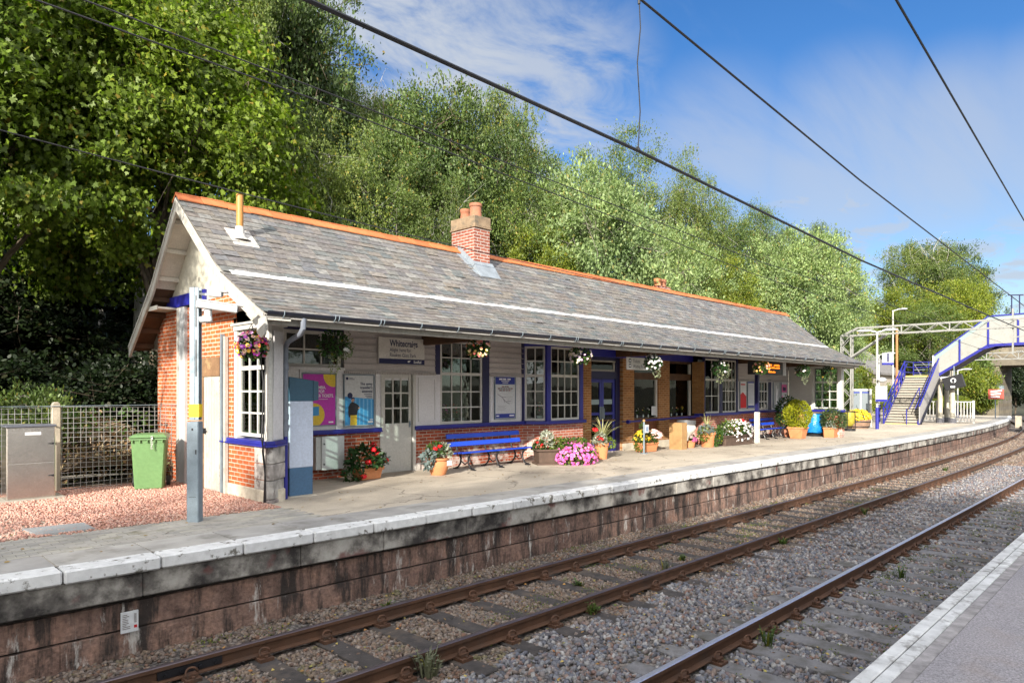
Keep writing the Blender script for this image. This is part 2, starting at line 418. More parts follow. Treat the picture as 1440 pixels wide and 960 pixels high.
band=wm('MAXIMUM',wm('MAXIMUM',patch(1000,235,4.5,4.5,.62),patch(1180,225,4.5,4.5,.66)),wm('MAXIMUM',patch(1330,215,4,4,.66),patch(1450,205,4,4,.6)))
c2=wm('MULTIPLY',veil(n3,.12,.6),band)
c3=wm('MULTIPLY',veil(n2,.36,.62),wm('MAXIMUM',wm('MAXIMUM',patch(1160,330,4,3.5,.85),patch(1270,345,3.5,3,.75)),wm('MAXIMUM',patch(1200,400,4,3,.8),patch(1420,405,4,3,.85))))
hz=wnew('ShaderNodeMapRange');wt.links.new(sep.outputs[2],hz.inputs[0]);hz.inputs[1].default_value=.32;hz.inputs[2].default_value=.0;hz.inputs[3].default_value=0;hz.inputs[4].default_value=.5
cl=wm('MAXIMUM',wm('MAXIMUM',c1,c2),c3);cl=wm('MAXIMUM',cl,wm('MULTIPLY',veil(n1,.5,.8),.18));cl=wm('MAXIMUM',cl,hz.outputs[0])
mx=wnew('ShaderNodeMix',data_type='RGBA');wt.links.new(cl,mx.inputs[0]);wt.links.new(hs.outputs[0],mx.inputs[6]);mx.inputs[7].default_value=(CLOUD[0],CLOUD[1],CLOUD[2],1)
d_=(-fw*.75+Vector((0,0,.55))).normalized()  # bright bank added behind the camera to fill the shade
vmb=wnew('ShaderNodeVectorMath',operation='DOT_PRODUCT');wt.links.new(tc.outputs['Generated'],vmb.inputs[0]);vmb.inputs[1].default_value=d_
mrb=wnew('ShaderNodeMapRange');mrb.interpolation_type='SMOOTHSTEP';wt.links.new(vmb.outputs['Value'],mrb.inputs[0]);mrb.inputs[1].default_value=.0;mrb.inputs[2].default_value=.6
bk=wm('MULTIPLY',mrb.outputs[0],veil(n2,.25,.55))
mx2=wnew('ShaderNodeMix',data_type='RGBA');wt.links.new(bk,mx2.inputs[0]);wt.links.new(mx.outputs[2],mx2.inputs[6]);mx2.inputs[7].default_value=(*FILL_BANK,1)
wt.links.new(mx2.outputs[2],bg.inputs[0]);bg.inputs[1].default_value=SKY_S
vs=scene.view_settings;vs.view_transform='Standard';vs.look='None';vs.exposure=EXPO;vs.gamma=1;vs.use_curve_mapping=False
cy=scene.cycles;cy.use_denoising=True
try: cy.denoiser='OPENIMAGEDENOISE'
except Exception: pass
cy.max_bounces=7;cy.diffuse_bounces=3;cy.glossy_bounces=3;cy.transmission_bounces=3;cy.transparent_max_bounces=10
cy.caustics_reflective=False;cy.caustics_refractive=False;cy.use_adaptive_sampling=True;cy.adaptive_threshold=.015

# ------------------------------------------------------------------ terrain
def smooth(a,b,x):
    t=min(1,max(0,(x-a)/(b-a)));return t*t*(3-2*t)
def HT(x,y):
    rel=y-CX(x);b=ZG(x)
    z=b-1.35
    k=9.0 if x<77 else 8.6
    if x<77: z+=smooth(8.9,9.4,rel)*1.22
    else: z+=smooth(8.6,13,rel)*1.4
    z+=smooth(-3,-3.6,rel)*1.2
    st=18.3 if x<36 else (18.3-smooth(36,58,x)*2.0)
    hill=max(0,rel-st)
    z+=min(hill,30)*.30*smooth(0,6,hill)+smooth(0,3,hill)*.1
    if hill>0: z+=.35*math.sin(x*.31+y*.2)*min(1,hill/8)+.2*math.sin(x*.9-y*.55)*min(1,hill/6)
    z+=max(0,-rel-8)*.05
    return z
xs=np.unique(np.concatenate([np.arange(-60,0,6),np.arange(0,100,2.0),np.arange(100,420,16)]))
ys=np.unique(np.concatenate([np.arange(-80,-8,8),np.arange(-8,2,1.0),np.arange(2,8.5,1.5),np.arange(8.5,10,.25),np.arange(10,18,1.0),np.arange(18,32,1.0),np.arange(32,60,3),np.arange(60,300,15)]))
V=[];Fq=[]
for x in xs:
    for y in ys:V.append((x,y+CX(x),HT(x,y+CX(x))))
ny=len(ys)
for i in range(len(xs)-1):
    for j in range(ny-1):Fq.append((i*ny+j,(i+1)*ny+j,(i+1)*ny+j+1,i*ny+j+1))
GROUND=M('woodland ground',(.045,.036,.020),.95,.4,.8,.6,6,dirt=(.035,.05,.012),dlo=.45,dhi=.65,dscale=1.2,pos=True,bd=.05)
tag(fast_mesh('ground',np.array(V),np.array(Fq),GROUND,smooth=True),kind='structure')

# ------------------------------------------------------------------ the far platform
EY=7.85
def sblock(mb,x0,x1,y0,y1,z0,z1,mi=0,ydx=None):
    vs=[]
    for z in(z0,z1):
        for x,y in((x0,y0),(x1,y0),(x1,y1),(x0,y1)):vs.append((x,y+CX(x),z+ZG(x)))
    mb.add(vs,[(0,3,2,1),(4,5,6,7),(0,1,5,4),(1,2,6,5),(2,3,7,6),(3,0,4,7)],mi)
def strip(name,m,x0,x1,y0,y1,z,step=1.5,kind='structure',wob=0):
    n=max(1,int((x1-x0)/step));V=[];F=[]
    for i in range(n+1):
        x=x0+(x1-x0)*i/n;q=CX(x) if not callable(y1) else 0
        V+=[(x,y0+CX(x)+random.uniform(-wob,wob),z+ZG(x)),(x,(y1+CX(x)),z+ZG(x))]
    for i in range(n):F.append((2*i,2*i+2,2*i+3,2*i+1))
    o=fast_mesh(name,np.array(V),np.array(F),m)
    return tag(o,kind=kind)
# tarmac, with old repairs and stains
t=NT('platform tarmac');g=t.coord('Pos');n=t.noise(g,.55,7,.62)
c=t.ramp(n,[(.3,(.33,.285,.225)),(.5,(.45,.39,.31)),(.7,(.52,.455,.365))])
c=t.mix(1.0,c,t.ramp(t.noise(g,160,2),[(.3,.72),(.7,1.25)]),'MULTIPLY')
mp=t.new('ShaderNodeMapping');mp.inputs['Scale'].default_value=(.35,1.6,1);t.link(g,mp.inputs[0])
c=t.mix(t.ramp(t.noise(mp.outputs[0],1.4,8,.7),[(.55,0.0),(.72,.55)]),c,(.15,.135,.115))
t.base(c);t.set(Roughness=.9);t.bump(t.noise(g,140,3),.35,.006);v2=t.new('ShaderNodeTexVoronoi');v2.feature='DISTANCE_TO_EDGE';v2.inputs['Scale'].default_value=.42
wv=t.new('ShaderNodeVectorMath',operation='ADD');nz=t.new('ShaderNodeTexNoise');nz.inputs['Scale'].default_value=1.7;nz.inputs['Detail'].default_value=6;t.link(g,nz.inputs['Vector'])
t.link(g,wv.inputs[0]);t.link(nz.outputs['Color'],wv.inputs[1]);t.link(wv.outputs[0],v2.inputs['Vector'])
c=t.mix(t.ramp(v2.outputs['Distance'],[(.0,.75),(.012,0.0)]),c,(.10,.085,.07));t.base(c)
TARMAC=t.mat
strip('platform',TARMAC,-14,76.5,EY+.25,17.0,-.004)
slabc=[(.31,.30,.285),(.35,.335,.31),(.28,.27,.26),(.37,.35,.315)]
SLAB=island('edge slab concrete',slabc,.85,.25,60,2.5,.2,dirt=(.16,.15,.13),dlo=.55,dhi=.72,dscale=1.5)
mb=MB();x=-13.6
while x<76:
    sblock(mb,x+.006,x+.894,EY+.245,EY+.86,-.07,.006);x+=.9
tag(mb.build('platform_slabs',SLAB,bevel=.004),kind='structure')
COPE=island('white painted coping',[(.58,.58,.58),(.64,.64,.63),(.52,.52,.52)],.7,.4,30,9,.14,dirt=(.15,.14,.12),dlo=.57,dhi=.63,dscale=7)
mb=MB();x=-13.6
while x<76:
    d=random.uniform(-.008,.008)
    sblock(mb,x+.007,x+.893,EY-.05+d,EY+.236,-.135,.008+d*.3);x+=.9
tag(mb.build('platform_coping',COPE,bevel=.018),kind='structure')
# grimy wall under it
t=NT('platform wall render');g=t.coord('Pos');n=t.noise(g,2.2,8,.62)
c=t.ramp(n,[(.36,(.03,.026,.024)),(.46,(.13,.118,.105)),(.54,(.30,.28,.25)),(.68,(.42,.40,.365))])
r=t.noise(g,1.6,5);c=t.mix(t.ramp(r,[(.60,0.0),(.66,.8)]),c,(.13,.045,.04))
t.base(c);t.set(Roughness=.9);t.bump(t.noise(g,18,6),.5,.02);WREND=t.mat
WS=NT('platform wall stone');g=WS.new('ShaderNodeNewGeometry');pos=g.outputs['Position']
c=WS.ramp(g.outputs['Random Per Island'],[(0,(.175,.10,.075)),(.5,(.215,.135,.105)),(1,(.155,.095,.075))])
n=WS.noise(pos,2.4,7,.65);c=WS.mix(1.0,c,WS.ramp(n,[(.32,(.45,.42,.42)),(.5,(1,1,1)),(.7,(1.5,1.4,1.3))]),'MULTIPLY')
f=WS.noise(pos,26,5);c=WS.mix(1.0,c,WS.ramp(f,[(.3,.65),(.7,1.3)]),'MULTIPLY')
def drip(scx,scz):
    mp=WS.new('ShaderNodeMapping');mp.inputs['Scale'].default_value=(scx,scx,scz);WS.link(pos,mp.inputs[0]);return mp.outputs[0]
d1=WS.noise(drip(3.2,.55),1.6,8,.7);c=WS.mix(WS.ramp(d1,[(.47,0.0),(.60,.92)]),c,(.022,.018,.016))
d2=WS.noise(drip(4.0,.8),1.3,9,.75);c=WS.mix(WS.ramp(d2,[(.575,0.0),(.655,.9)]),c,(.50,.47,.43))
WS.base(c);WS.set(Roughness=.92);WS.bump(WS.math('ADD',WS.noise(pos,9,6),WS.math('MULTIPLY',f,.5)),.8,.035);WSTONE=WS.mat
mb=MB();x=-13.6
while x<76:
    L=random.uniform(1.2,2.4);sblock(mb,x,x+L-.006,EY+.02+random.uniform(-.01,.01),EY+.5,-.41,-.14);x+=L
tag(mb.build('platform_wall_render',WREND,bevel=.012),kind='structure')
mb=MB()
for z0,z1,yy in((-.745,-.47,.13),(-1.045,-.765,.115),(-1.5,-1.055,.06)):
    x=-13.6-random.random()
    while x<76:
        L=random.uniform(1.9,3.8);sblock(mb,x,x+L-.004,EY+yy+random.uniform(-.008,.008),EY+.6,z0,z1);x+=L
tag(mb.build('platform_wall_stone',WSTONE,bevel=.003),kind='structure')
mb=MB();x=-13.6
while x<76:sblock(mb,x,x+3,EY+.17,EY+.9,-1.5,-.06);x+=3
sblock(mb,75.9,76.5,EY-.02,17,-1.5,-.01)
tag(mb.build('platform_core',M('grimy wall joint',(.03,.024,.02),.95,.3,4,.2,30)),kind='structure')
# block paving at the left end, pink gravel behind
PAV=[(.30,.29,.265),(.35,.33,.30),(.27,.26,.24),(.37,.35,.30)]
PAVE=island('grey paving blocks',PAV,.85,.3,60,2,.2,dirt=(.18,.17,.12),dlo=.55,dhi=.7)
mb=MB()
yy=EY+.87
r=0
while yy<9.80:
    x=-8+(r%2)*.1
    while x<5.0:
        mb.box(x+.003,yy+.003,ZG(x)-.05,x+.197,yy+.097,ZG(x)+.004+random.uniform(-.0015,.0015));x+=.2
    yy+=.1;r+=1
tag(mb.build('block_paving',PAVE),kind='structure')
GRAV=M('gravel bed',(.33,.17,.115),.95,.3,14,.9,60,pos=True,bd=.02)
V=[(-10,9.8,.002),(5.03,9.95,-.025),(5.03,14.6,-.02),(-10,14.6,.06)]
mb=MB();mb.quad(*V);tag(mb.build('gravel_bed',GRAV),kind='structure')

# ------------------------------------------------------------------ the near platform
NY=1.45
def nstrip(name,m,y0,y1,z):return strip(name,m,-16,70,y0,y1,z)
t=NT('near platform asphalt');g=t.coord('Pos');n=t.noise(g,.9,6)
c=t.ramp(n,[(.3,(.22,.21,.225)),(.7,(.31,.285,.295))]);c=t.mix(1.0,c,t.ramp(t.noise(g,70,4,.75),[(.32,.5),(.68,1.5)]),'MULTIPLY')
c=t.mix(t.ramp(t.noise(g,1.7,6),[(.58,0.0),(.75,.45)]),c,(.27,.21,.17));t.base(c);t.set(Roughness=.9);t.bump(t.noise(g,120,3),.7,.008)
nstrip('near_platform',t.mat,-7,NY-.275,-.004)
mb=MB();x=-16
while x<70:
    sblock(mb,x+.004,x+1.196,NY-.272,NY-.186,-.08,.0);x+=1.2
tag(mb.build('near_platform_slabs',island('near edge slab',[(.25,.235,.24),(.29,.27,.265),(.23,.215,.22)],.9,.6,90,9,.35),bevel=.004),kind='structure')
NCOPE=island('worn near coping',[(.50,.50,.50),(.55,.55,.545),(.46,.46,.465)],.8,.5,70,6,.22,dirt=(.22,.21,.20),dlo=.52,dhi=.68,dscale=7)
mb=MB();x=-16
while x<70:
    sblock(mb,x+.004,x+2.396,NY-.092,NY,-.14,.005);sblock(mb,x+.604,x+2.996,NY-.182,NY-.098,-.14,.003);x+=2.4
tag(mb.build('near_platform_coping',NCOPE,bevel=.008),kind='structure')
mb=MB();x=-16
while x<70:sblock(mb,x,x+2,-7,NY-.08,-1.5,-.10);x+=2
tag(mb.build('near_platform_wall',WSTONE),kind='structure')

# ------------------------------------------------------------------ ballast and tracks
RT=-.89
def BH(x,rel):
    z=RT-.205
    if rel>7.3:z+=smooth(7.3,7.9,rel)*.05
    if 3.9<rel<5.2:z+=.03*math.sin((rel-3.9)/1.3*PI)
    return z
xs=np.concatenate([np.arange(-12,26,.25),np.arange(26,125,2.0)]);ys=np.arange(1.2,8.15,.14)
V=[];F=[];ny=len(ys)
for x in xs:
    for y in ys:
        V.append((x,y+CX(x),BH(x,y)+ZG(x)+.012*math.sin(x*7.1+y*13)+.01*math.sin(x*17.3-y*9)))
for i in range(len(xs)-1):
    for j in range(ny-1):F.append((i*ny+j,(i+1)*ny+j,(i+1)*ny+j+1,i*ny+j+1))
t=NT('ballast bed');g=t.coord('Pos');vo=t.new('ShaderNodeTexVoronoi');vo.inputs['Scale'].default_value=17;t.link(g,vo.inputs['Vector'])
c=t.mix(.85,(.12,.11,.105),vo.outputs['Color'],'MULTIPLY');c=t.ramp(t.math('ADD',t.math('MULTIPLY',t.noise(g,40,2),.5),t.math('MULTIPLY',vo.outputs['Distance'],.6)),[(.2,(.25,.225,.20)),(.45,(.17,.15,.135)),(.7,(.05,.043,.04))])
c=t.mix(t.ramp(t.noise(g,1.3,4),[(.5,0.0),(.68,.5)]),c,(.13,.075,.05))
sx=t.new('ShaderNodeSeparateXYZ');t.link(g,sx.inputs[0])
c=t.mix(t.ramp(t.noise(g,3.1,7,.7),[(.60,0.0),(.68,.85)]),c,(.085,.10,.02))
t.base(c);t.set(Roughness=.95);t.bump(t.math('MULTIPLY',vo.outputs['Distance'],-1.0),.8,.03)
tag(fast_mesh('ballast_bed',np.array(V),np.array(F),t.mat),kind='structure')

def in_view(P,mar=90):
    """which points the lens can hold, used only to skip stones that lie wholly outside the frame"""
    r=np.array([math.sin(YAW),-math.cos(YAW)]);f=np.array([math.cos(YAW),math.sin(YAW)])
    d=P[:,0]*f[0]+P[:,1]*f[1];l=P[:,0]*r[0]+P[:,1]*r[1]
    dd=np.maximum(d,.01);u=720+960*l/dd;v=550-960*(P[:,2]-1.75)/dd
    return (d>.5)&(u>-mar*3)&(u<1440+mar*3)&(v<960+mar*4)
ICO=None
def ico():
    bm=bmesh.new();bmesh.ops.create_icosphere(bm,subdivisions=1,radius=1)
    v=np.array([x.co[:] for x in bm.verts]);f=np.array([[q.index for q in x.verts] for x in bm.faces]);bm.free();return v,f
IV,IF=ico()
def stones(name,P,size,mat,flat=.65,var=.52,sink=.22):
    n=len(P);k=len(IV)
    protos=[]
    for _ in range(14):
        q=IV*(1+RNG.uniform(-.28,.28,(k,1)));q=q*np.array([RNG.uniform(.75,1.25),RNG.uniform(.6,1.05),RNG.uniform(.5,.8)])
        # chop one side flat, as crushed rock is
        d=RNG.normal(size=3);d/=np.linalg.norm(d);h=q@d;q=q-np.outer(np.maximum(0,h-.45),d);protos.append(q)
    protos=np.array(protos);pi=RNG.integers(0,14,n)
    s=size*(1+RNG.uniform(-var,var,n))
    ang=RNG.uniform(0,2*PI,(n,3))*np.array([.35,.35,1]);ca=np.cos(ang);sa=np.sin(ang)
    Rz=np.zeros((n,3,3));Rz[:,0,0]=ca[:,2];Rz[:,0,1]=-sa[:,2];Rz[:,1,0]=sa[:,2];Rz[:,1,1]=ca[:,2];Rz[:,2,2]=1
    Rx=np.zeros((n,3,3));Rx[:,0,0]=1;Rx[:,1,1]=ca[:,0];Rx[:,1,2]=-sa[:,0];Rx[:,2,1]=sa[:,0];Rx[:,2,2]=ca[:,0]
    R=np.einsum('nij,njk->nik',Rx,Rz)
    W=np.einsum('nij,nkj->nki',R,protos[pi])*s[:,None,None]
    W=W+P[:,None,:];W[:,:,2]+=s[:,None]*(.5-sink)
    F=(IF[None]+(np.arange(n)*k)[:,None,None]).reshape(-1,3)
    return tag(fast_mesh(name,W.reshape(-1,3),F,mat),kind='stuff')
TRK={'far':(7.045,5.56),'near':(3.585,2.10)}
def sleepers_x(k):
    return [.35+.745*i for i in range(97)] if k=='far' else [1.2+.68*i for i in range(60)]
def clear_of_track(P):
    rel=P[:,1]-np.array([CX(x) for x in P[:,0]])
    ok=np.ones(len(P),bool)
    for k,(a,b) in TRK.items():
        for q in(a,b):ok&=np.abs(rel-q)>.10
        sx=np.array(sleepers_x(k));inx=np.min(np.abs(P[:,0][:,None]-sx[None,:]),axis=1)<(.135 if k=='far' else .15)
        inside=(rel<a+.62)&(rel>b-.62)&inx
        keep=RNG.random(len(P))<(.10 if k=='far' else .05)
        ok&=~(inside&~keep)
    return ok
def scatter(n,x0,x1,y0,y1):
    P=np.zeros((n,3));P[:,0]=RNG.uniform(x0,x1,n);P[:,1]=RNG.uniform(y0,y1,n)
    cx=np.array([CX(x) for x in P[:,0]])
    P[:,2]=np.array([BH(x,y) for x,y in zip(P[:,0],P[:,1])])+S*P[:,0];P[:,1]+=cx
    return P
BAL=island('ballast stone',[(.165,.165,.18),(.10,.105,.13),(.19,.145,.12),(.135,.14,.16),(.26,.25,.24),(.18,.105,.08),(.12,.13,.16),(.075,.07,.075),(.32,.305,.295),(.16,.16,.175)],.85,.3,120,30,.25,dirt=(.15,.09,.06),dlo=.60,dhi=.8,dscale=.9)
P=scatter(80000,.5,13,1.5,7.95);P=P[in_view(P)];P=P[clear_of_track(P)]
BALB=island('brown ballast stone',[(.15,.115,.09),(.10,.075,.06),(.19,.14,.10),(.13,.10,.085),(.22,.18,.15),(.16,.09,.06),(.08,.065,.06),(.24,.20,.17),(.17,.12,.08)],.88,.3,120,30,.3,dirt=(.11,.11,.04),dlo=.60,dhi=.72,dscale=2.2)
q=P[:,1]>5.28+.15*np.sin(P[:,0]*2.3)
stones('ballast_beside_platform',P[q],.023,BALB);k=RNG.random(len(P))<.72
stones('ballast',P[(~q)&k],.0315,BAL)
P=scatter(40000,13,34,1.5,7.95);P=P[in_view(P)];P=P[clear_of_track(P)]
q=P[:,1]-np.array([CX(x) for x in P[:,0]])>5.28
stones('ballast_beyond',P[~q],.034,BAL);stones('far_ballast_beside_platform',P[q],.032,BALB)
P=scatter(30000,34,66,3.7,7.95);P=P[in_view(P)];P=P[clear_of_track(P)]
stones('distant_ballast',P,.052,BALB)
P=np.zeros((26000,3));P[:,0]=RNG.uniform(-1.5,5.0,26000);P[:,1]=RNG.uniform(9.72,14.4,26000);P[:,2]=S*P[:,0]+.004
ok=in_view(P)&(P[:,1]>9.78+np.maximum(0,P[:,0]-1)*.02+.06*np.sin(P[:,0]*5)*RNG.random(26000))
stones('pink_gravel',P[ok],.0155,island('pink gravel stone',[(.45,.235,.175),(.52,.30,.235),(.39,.18,.13),(.56,.38,.31),(.42,.235,.19),(.27,.135,.11),(.50,.36,.29)],.85,.2,120,20,.15),var=.4)

def rail_profile(top,w=.07):
    h=.15
    return [(-w/2,0),(-w/2,-.035),(-.010,-.048),(-.010,-.125),(-.068,-.139),(-.068,-h),(.068,-h),(.068,-.139),(.010,-.125),(.010,-.048),(w/2,-.035),(w/2,0),(w/2-.012,.006),(-w/2+.012,.006)]
def rail(parent,y,x0,x1,topmat,step=1.0):
    mb=MB();pr=rail_profile(0);k=len(pr);vs=[];xs=list(np.arange(x0,x1,step))
    for x in xs:
        for a,b in pr:vs.append((x,y+a+CX(x),RT+b+ZG(x)))
    fs=[];mis=[]
    o=len(mb.v)
    mb.v.extend(vs)
    for i in range(len(xs)-1):
        for j in range(k):
            j2=(j+1)%k;mb.f.append((i*k+j,i*k+j2,(i+1)*k+j2,(i+1)*k+j));mb.m.append(1 if j in(11,12,13) else 0)
    mb.f.append(tuple(range(k)));mb.m.append(0)
    return mb.build('rail',[RAILS,topmat],parent)
def chair_mesh(mb,x,y,z,near):
    """cast chair with the spring clip of each side of the rail"""
    mb.box(x-.075,y-.19,z,x+.075,y+.19,z+.035,0)
    for sgn in(-1,1):
        mb.box(x-.05,y+sgn*.072,z+.03,x+.05,y+sgn*.15,z+.075,0)
        pts=[];c=y+sgn*.115
        for i in range(9):
            a=-.3+i/8*(PI+.6)
            pts.append((x+.055*math.cos(a),c+sgn*.012*math.sin(a*2),z+.075+.055*math.sin(a)))
        mb.tube(pts,.011,6,0)
        mb.cyl((x+.0,y+sgn*.165,z+.03),(x+.0,y+sgn*.165,z+.055),.018,n=6)
def track(kind,label):
    a,b=TRK[kind];mid=(a+b)/2
    t=thing('railway_track',label,'railway track',(0,mid,RT))
    far=kind=='far'
    for y in(a,b):
        r=rail(t,y,.2 if far else .8,112,RAILT if far else RAILP)
        if far and y==a:
            mb=MB()
            for sgn in(-1,):
                mb.box(2.30,y-.030,RT-.125+ZG(2.4),2.92,y-.012,RT-.045+ZG(2.4),0)
                for q in(2.37,2.52,2.70,2.85):mb.cyl((q,y-.012,RT-.085+ZG(q)),(q,y-.055,RT-.085+ZG(q)),.016,n=6)
            mb.build('fishplate',DARKM,r)
    for i,x in enumerate(sleepers_x(kind)):
        mb=MB();zt=RT-.178
        hw=.125 if far else .13
        w=random.uniform(-.02,.02) if far else 0
        zt0=ZG(x)+zt;mb.box(x-hw+w,b-.55+CX(x),zt0-.12,x+hw+w,a+.55+CX(x),zt0 if far else zt0+.008)
        sl=mb.build('sleeper',SLEEPW if far else SLEEPC,t,bevel=.01)
        if x<30 and i<45:
            for y in(a,b):
                mb=MB();chair_mesh(mb,x,y+CX(x),zt0,not far);mb.build('rail_chair',RUST,sl)
    return t
track('far','rusty railway track on timber sleepers beside the station platform')
track('near','railway track with polished rail and concrete sleepers beside the near platform')
# weeds and fallen leaves between the rails
WEEDG=leafmat('weed green',(.075,.12,.03),.3,trans=.3);WEEDP=leafmat('pale grey weed',(.16,.17,.12),.3,trans=.2)
def tuft(name,n,h,spread,mat,wd=.012,parent=None,lean=.5,base=(0,0,0)):
    mb=MB()
    for i in range(n):
        a=random.uniform(0,2*PI);r=random.uniform(0,spread*.35);l=random.uniform(.15,lean)
        p0=Vector((r*math.cos(a),r*math.sin(a),0));hh=h*random.uniform(.5,1)
        p2=p0+Vector((math.cos(a)*l*hh,math.sin(a)*l*hh,hh));p1=(p0+p2)/2+Vector((0,0,hh*.12))
        sd=Vector((-math.sin(a),math.cos(a),0))*wd
        o=len(mb.v);mb.v+= [tuple(p0-sd),tuple(p0+sd),tuple(p1+sd),tuple(p1-sd),tuple(p2)]
        mb.f+=[(o,o+1,o+2,o+3),(o+3,o+2,o+4)];mb.m+=[0,0]
        for q in range(3):
            tt=random.uniform(.3,1);c=p0.lerp(p2,tt);b=random.uniform(0,2*PI);dv=Vector((math.cos(b),math.sin(b),random.uniform(-.2,.7)))*wd*random.uniform(2,4);sv=dv.cross(Vector((0,0,1)))*.45
            o=len(mb.v);mb.v+=[tuple(c),tuple(c+dv*.5+sv),tuple(c+dv),tuple(c+dv*.5-sv)];mb.f.append((o,o+1,o+2,o+3));mb.m.append(0)
    mb.v=[(p[0]+base[0],p[1]+base[1],p[2]+base[2]) for p in mb.v]
    return mb.build(name,mat,parent,recalc=False)
bz=RT-.19
wd=[('pale grey-green weed clump growing against the rail at the bottom of the photo',(4.32,5.42),30,.30,WEEDP),
 ('green weed growing beside the inner far rail below the bench',(7.0,5.42),20,.20,WEEDG),
 ('small bright green weed between the platform wall and the outer rail',(5.25,7.42),12,.16,WEEDG),
 ('tall thin green weed at the foot of the polished near rail',(7.55,3.35),14,.24,WEEDG),
 ('pale weed standing in the far track opposite the plain planter',(9.6,5.95),14,.22,WEEDP),
 ('low green weed between far rails opposite the bench',(7.9,6.35),16,.10,WEEDG),
 ('second green weed sprig between far rails, below the pink petunias',(10.4,6.1),14,.12,WEEDG),
 ('green weed by the near rail among concrete sleepers toward the right edge',(11.8,3.1),14,.22,WEEDG),
 ('weed tuft against the far rail where the ballast turns pink',(12.9,5.4),16,.16,WEEDG),
 ('green weed tuft beside the inner far rail well beyond the bins',(17.5,5.4),16,.2,WEEDG),
 ('spread of green weeds in the far track opposite the footbridge stair',(30,6.3),40,.15,WEEDG)]
for lb,(x,y),n,h,m in wd:
    o=tuft('weed',n,h,.2 if h<.3 else .3,m,.012);o.location=(x,y+CX(x),ZG(x)+bz);tag(o,lb,'weed',group='weeds growing in the ballast')
n=900;P=np.concatenate([scatter(520,1,14,4.0,7.85),scatter(380,5,26,1.6,3.5)]);k=len(P)
q=np.array([(-1,0,0),(0,-.55,.12),(1,0,0),(0,.55,.1)])*.026
ang=RNG.uniform(0,2*PI,k);W=np.zeros((k,4,3));W[:,:,0]=q[:,0]*np.cos(ang)[:,None]-q[:,1]*np.sin(ang)[:,None];W[:,:,1]=q[:,0]*np.sin(ang)[:,None]+q[:,1]*np.cos(ang)[:,None];W[:,:,2]=q[:,2]+RNG.uniform(-.01,.012,(k,4))
W+=P[:,None,:];W[:,:,2]+=.035
tag(fast_mesh('fallen_leaves',W.reshape(-1,3),np.arange(k*4).reshape(-1,4),island('fallen leaf',[(.35,.20,.05),(.28,.12,.04),(.18,.16,.04),(.45,.33,.10),(.12,.16,.03),(.25,.10,.05)],.7,0,10,10,.2)),kind='stuff')
# moss on the fouled ballast
C=np.concatenate([scatter(70,5,22,1.7,3.45),scatter(34,6,26,5.6,7.0),scatter(14,3,20,7.2,7.8)]);k=7200
ci=RNG.integers(0,len(C),k);P=C[ci]+RNG.normal(0,1,(k,3))*np.array([.16,.07,0])
A=RNG.normal(size=(k,3));A/=np.linalg.norm(A,axis=1)[:,None];Bv=np.cross(A,RNG.normal(size=(k,3)));Bv/=np.linalg.norm(Bv,axis=1)[:,None]
W=np.stack([P-A*.012,P-Bv*.008,P+A*.012,P+Bv*.008],1);W[:,:,2]+=RNG.uniform(.018,.05,(k,1))
tag(fast_mesh('moss',W.reshape(-1,3),np.arange(k*4).reshape(-1,4),island('track moss',[(.10,.14,.02),(.07,.11,.02),(.16,.17,.03),(.05,.08,.02)],.9,0,10,10,.2)),kind='stuff')
# small white notice on the platform wall
tn=thing('track_notice','small white notice plate with red square fixed to the platform wall','notice plate',(2.32,EY+.07,-.67))
mb=MB();mb.box(2.235,EY+.055,-.785,2.405,EY+.072,-.565);mb.build('plate',PAPER,tn,bevel=.003)
mb=MB()
for i in range(9):mb.box(2.25,EY+.0525,-.60-.018*i,2.25+random.uniform(.03,.075),EY+.0545,-.592-.018*i)
for i in range(9):mb.box(2.36,EY+.0525,-.600-.011*i,2.385,EY+.0545,-.594-.011*i)
mb.build('print',M('grey print',(.18,.16,.15),.5,0,2,0),tn)
mb=MB();mb.box(2.36,EY+.0525,-.745,2.39,EY+.0545,-.715);mb.build('red_square',REDT,tn)

# ------------------------------------------------------------------ lettering
def text_polys(body,size,font_bold=False,align='LEFT',space=1.0):
    cu=bpy.data.curves.new('lettering_source','FONT');cu.body=body;cu.size=size;cu.align_x=align;cu.space_character=space
    if font_bold:cu.offset=size*.018
    cu.resolution_u=3
    o=bpy.data.objects.new('lettering_source',cu);COL.objects.link(o)
    bpy.context.view_layer.update()
    dg=bpy.context.evaluated_depsgraph_get();me=bpy.data.meshes.new_from_object(o.evaluated_get(dg))
    vs=[v.co.copy() for v in me.vertices];fs=[tuple(p.vertices) for p in me.polygons]
    bpy.data.objects.remove(o);bpy.data.curves.remove(cu);bpy.data.meshes.remove(me)
    return vs,fs
def add_text(mb,body,size,org,right,up,mi=0,bold=False,align='LEFT',sx=1.0):
    vs,fs=text_polys(body,size,bold,align);org=Vector(org);right=Vector(right);up=Vector(up)
    mb.add([org+right*(v.x*sx)+up*v.y for v in vs],fs,mi)
def disc(mb,c,r,right,up,mi=0,n=24,a0=0,a1=2*PI,clip=None):
    c=Vector(c);right=Vector(right);up=Vector(up);vs=[]
    for i in range(n+1):
        a=a0+(a1-a0)*i/n;x=r*math.cos(a);z=r*math.sin(a)
        if clip:x=min(max(x,clip[0]),clip[1]);z=min(max(z,clip[2]),clip[3])
        vs.append(c+right*x+up*z)
    mb.add(vs,[tuple(range(len(vs)))],mi)
XR=(1,0,0);ZU=(0,0,1)
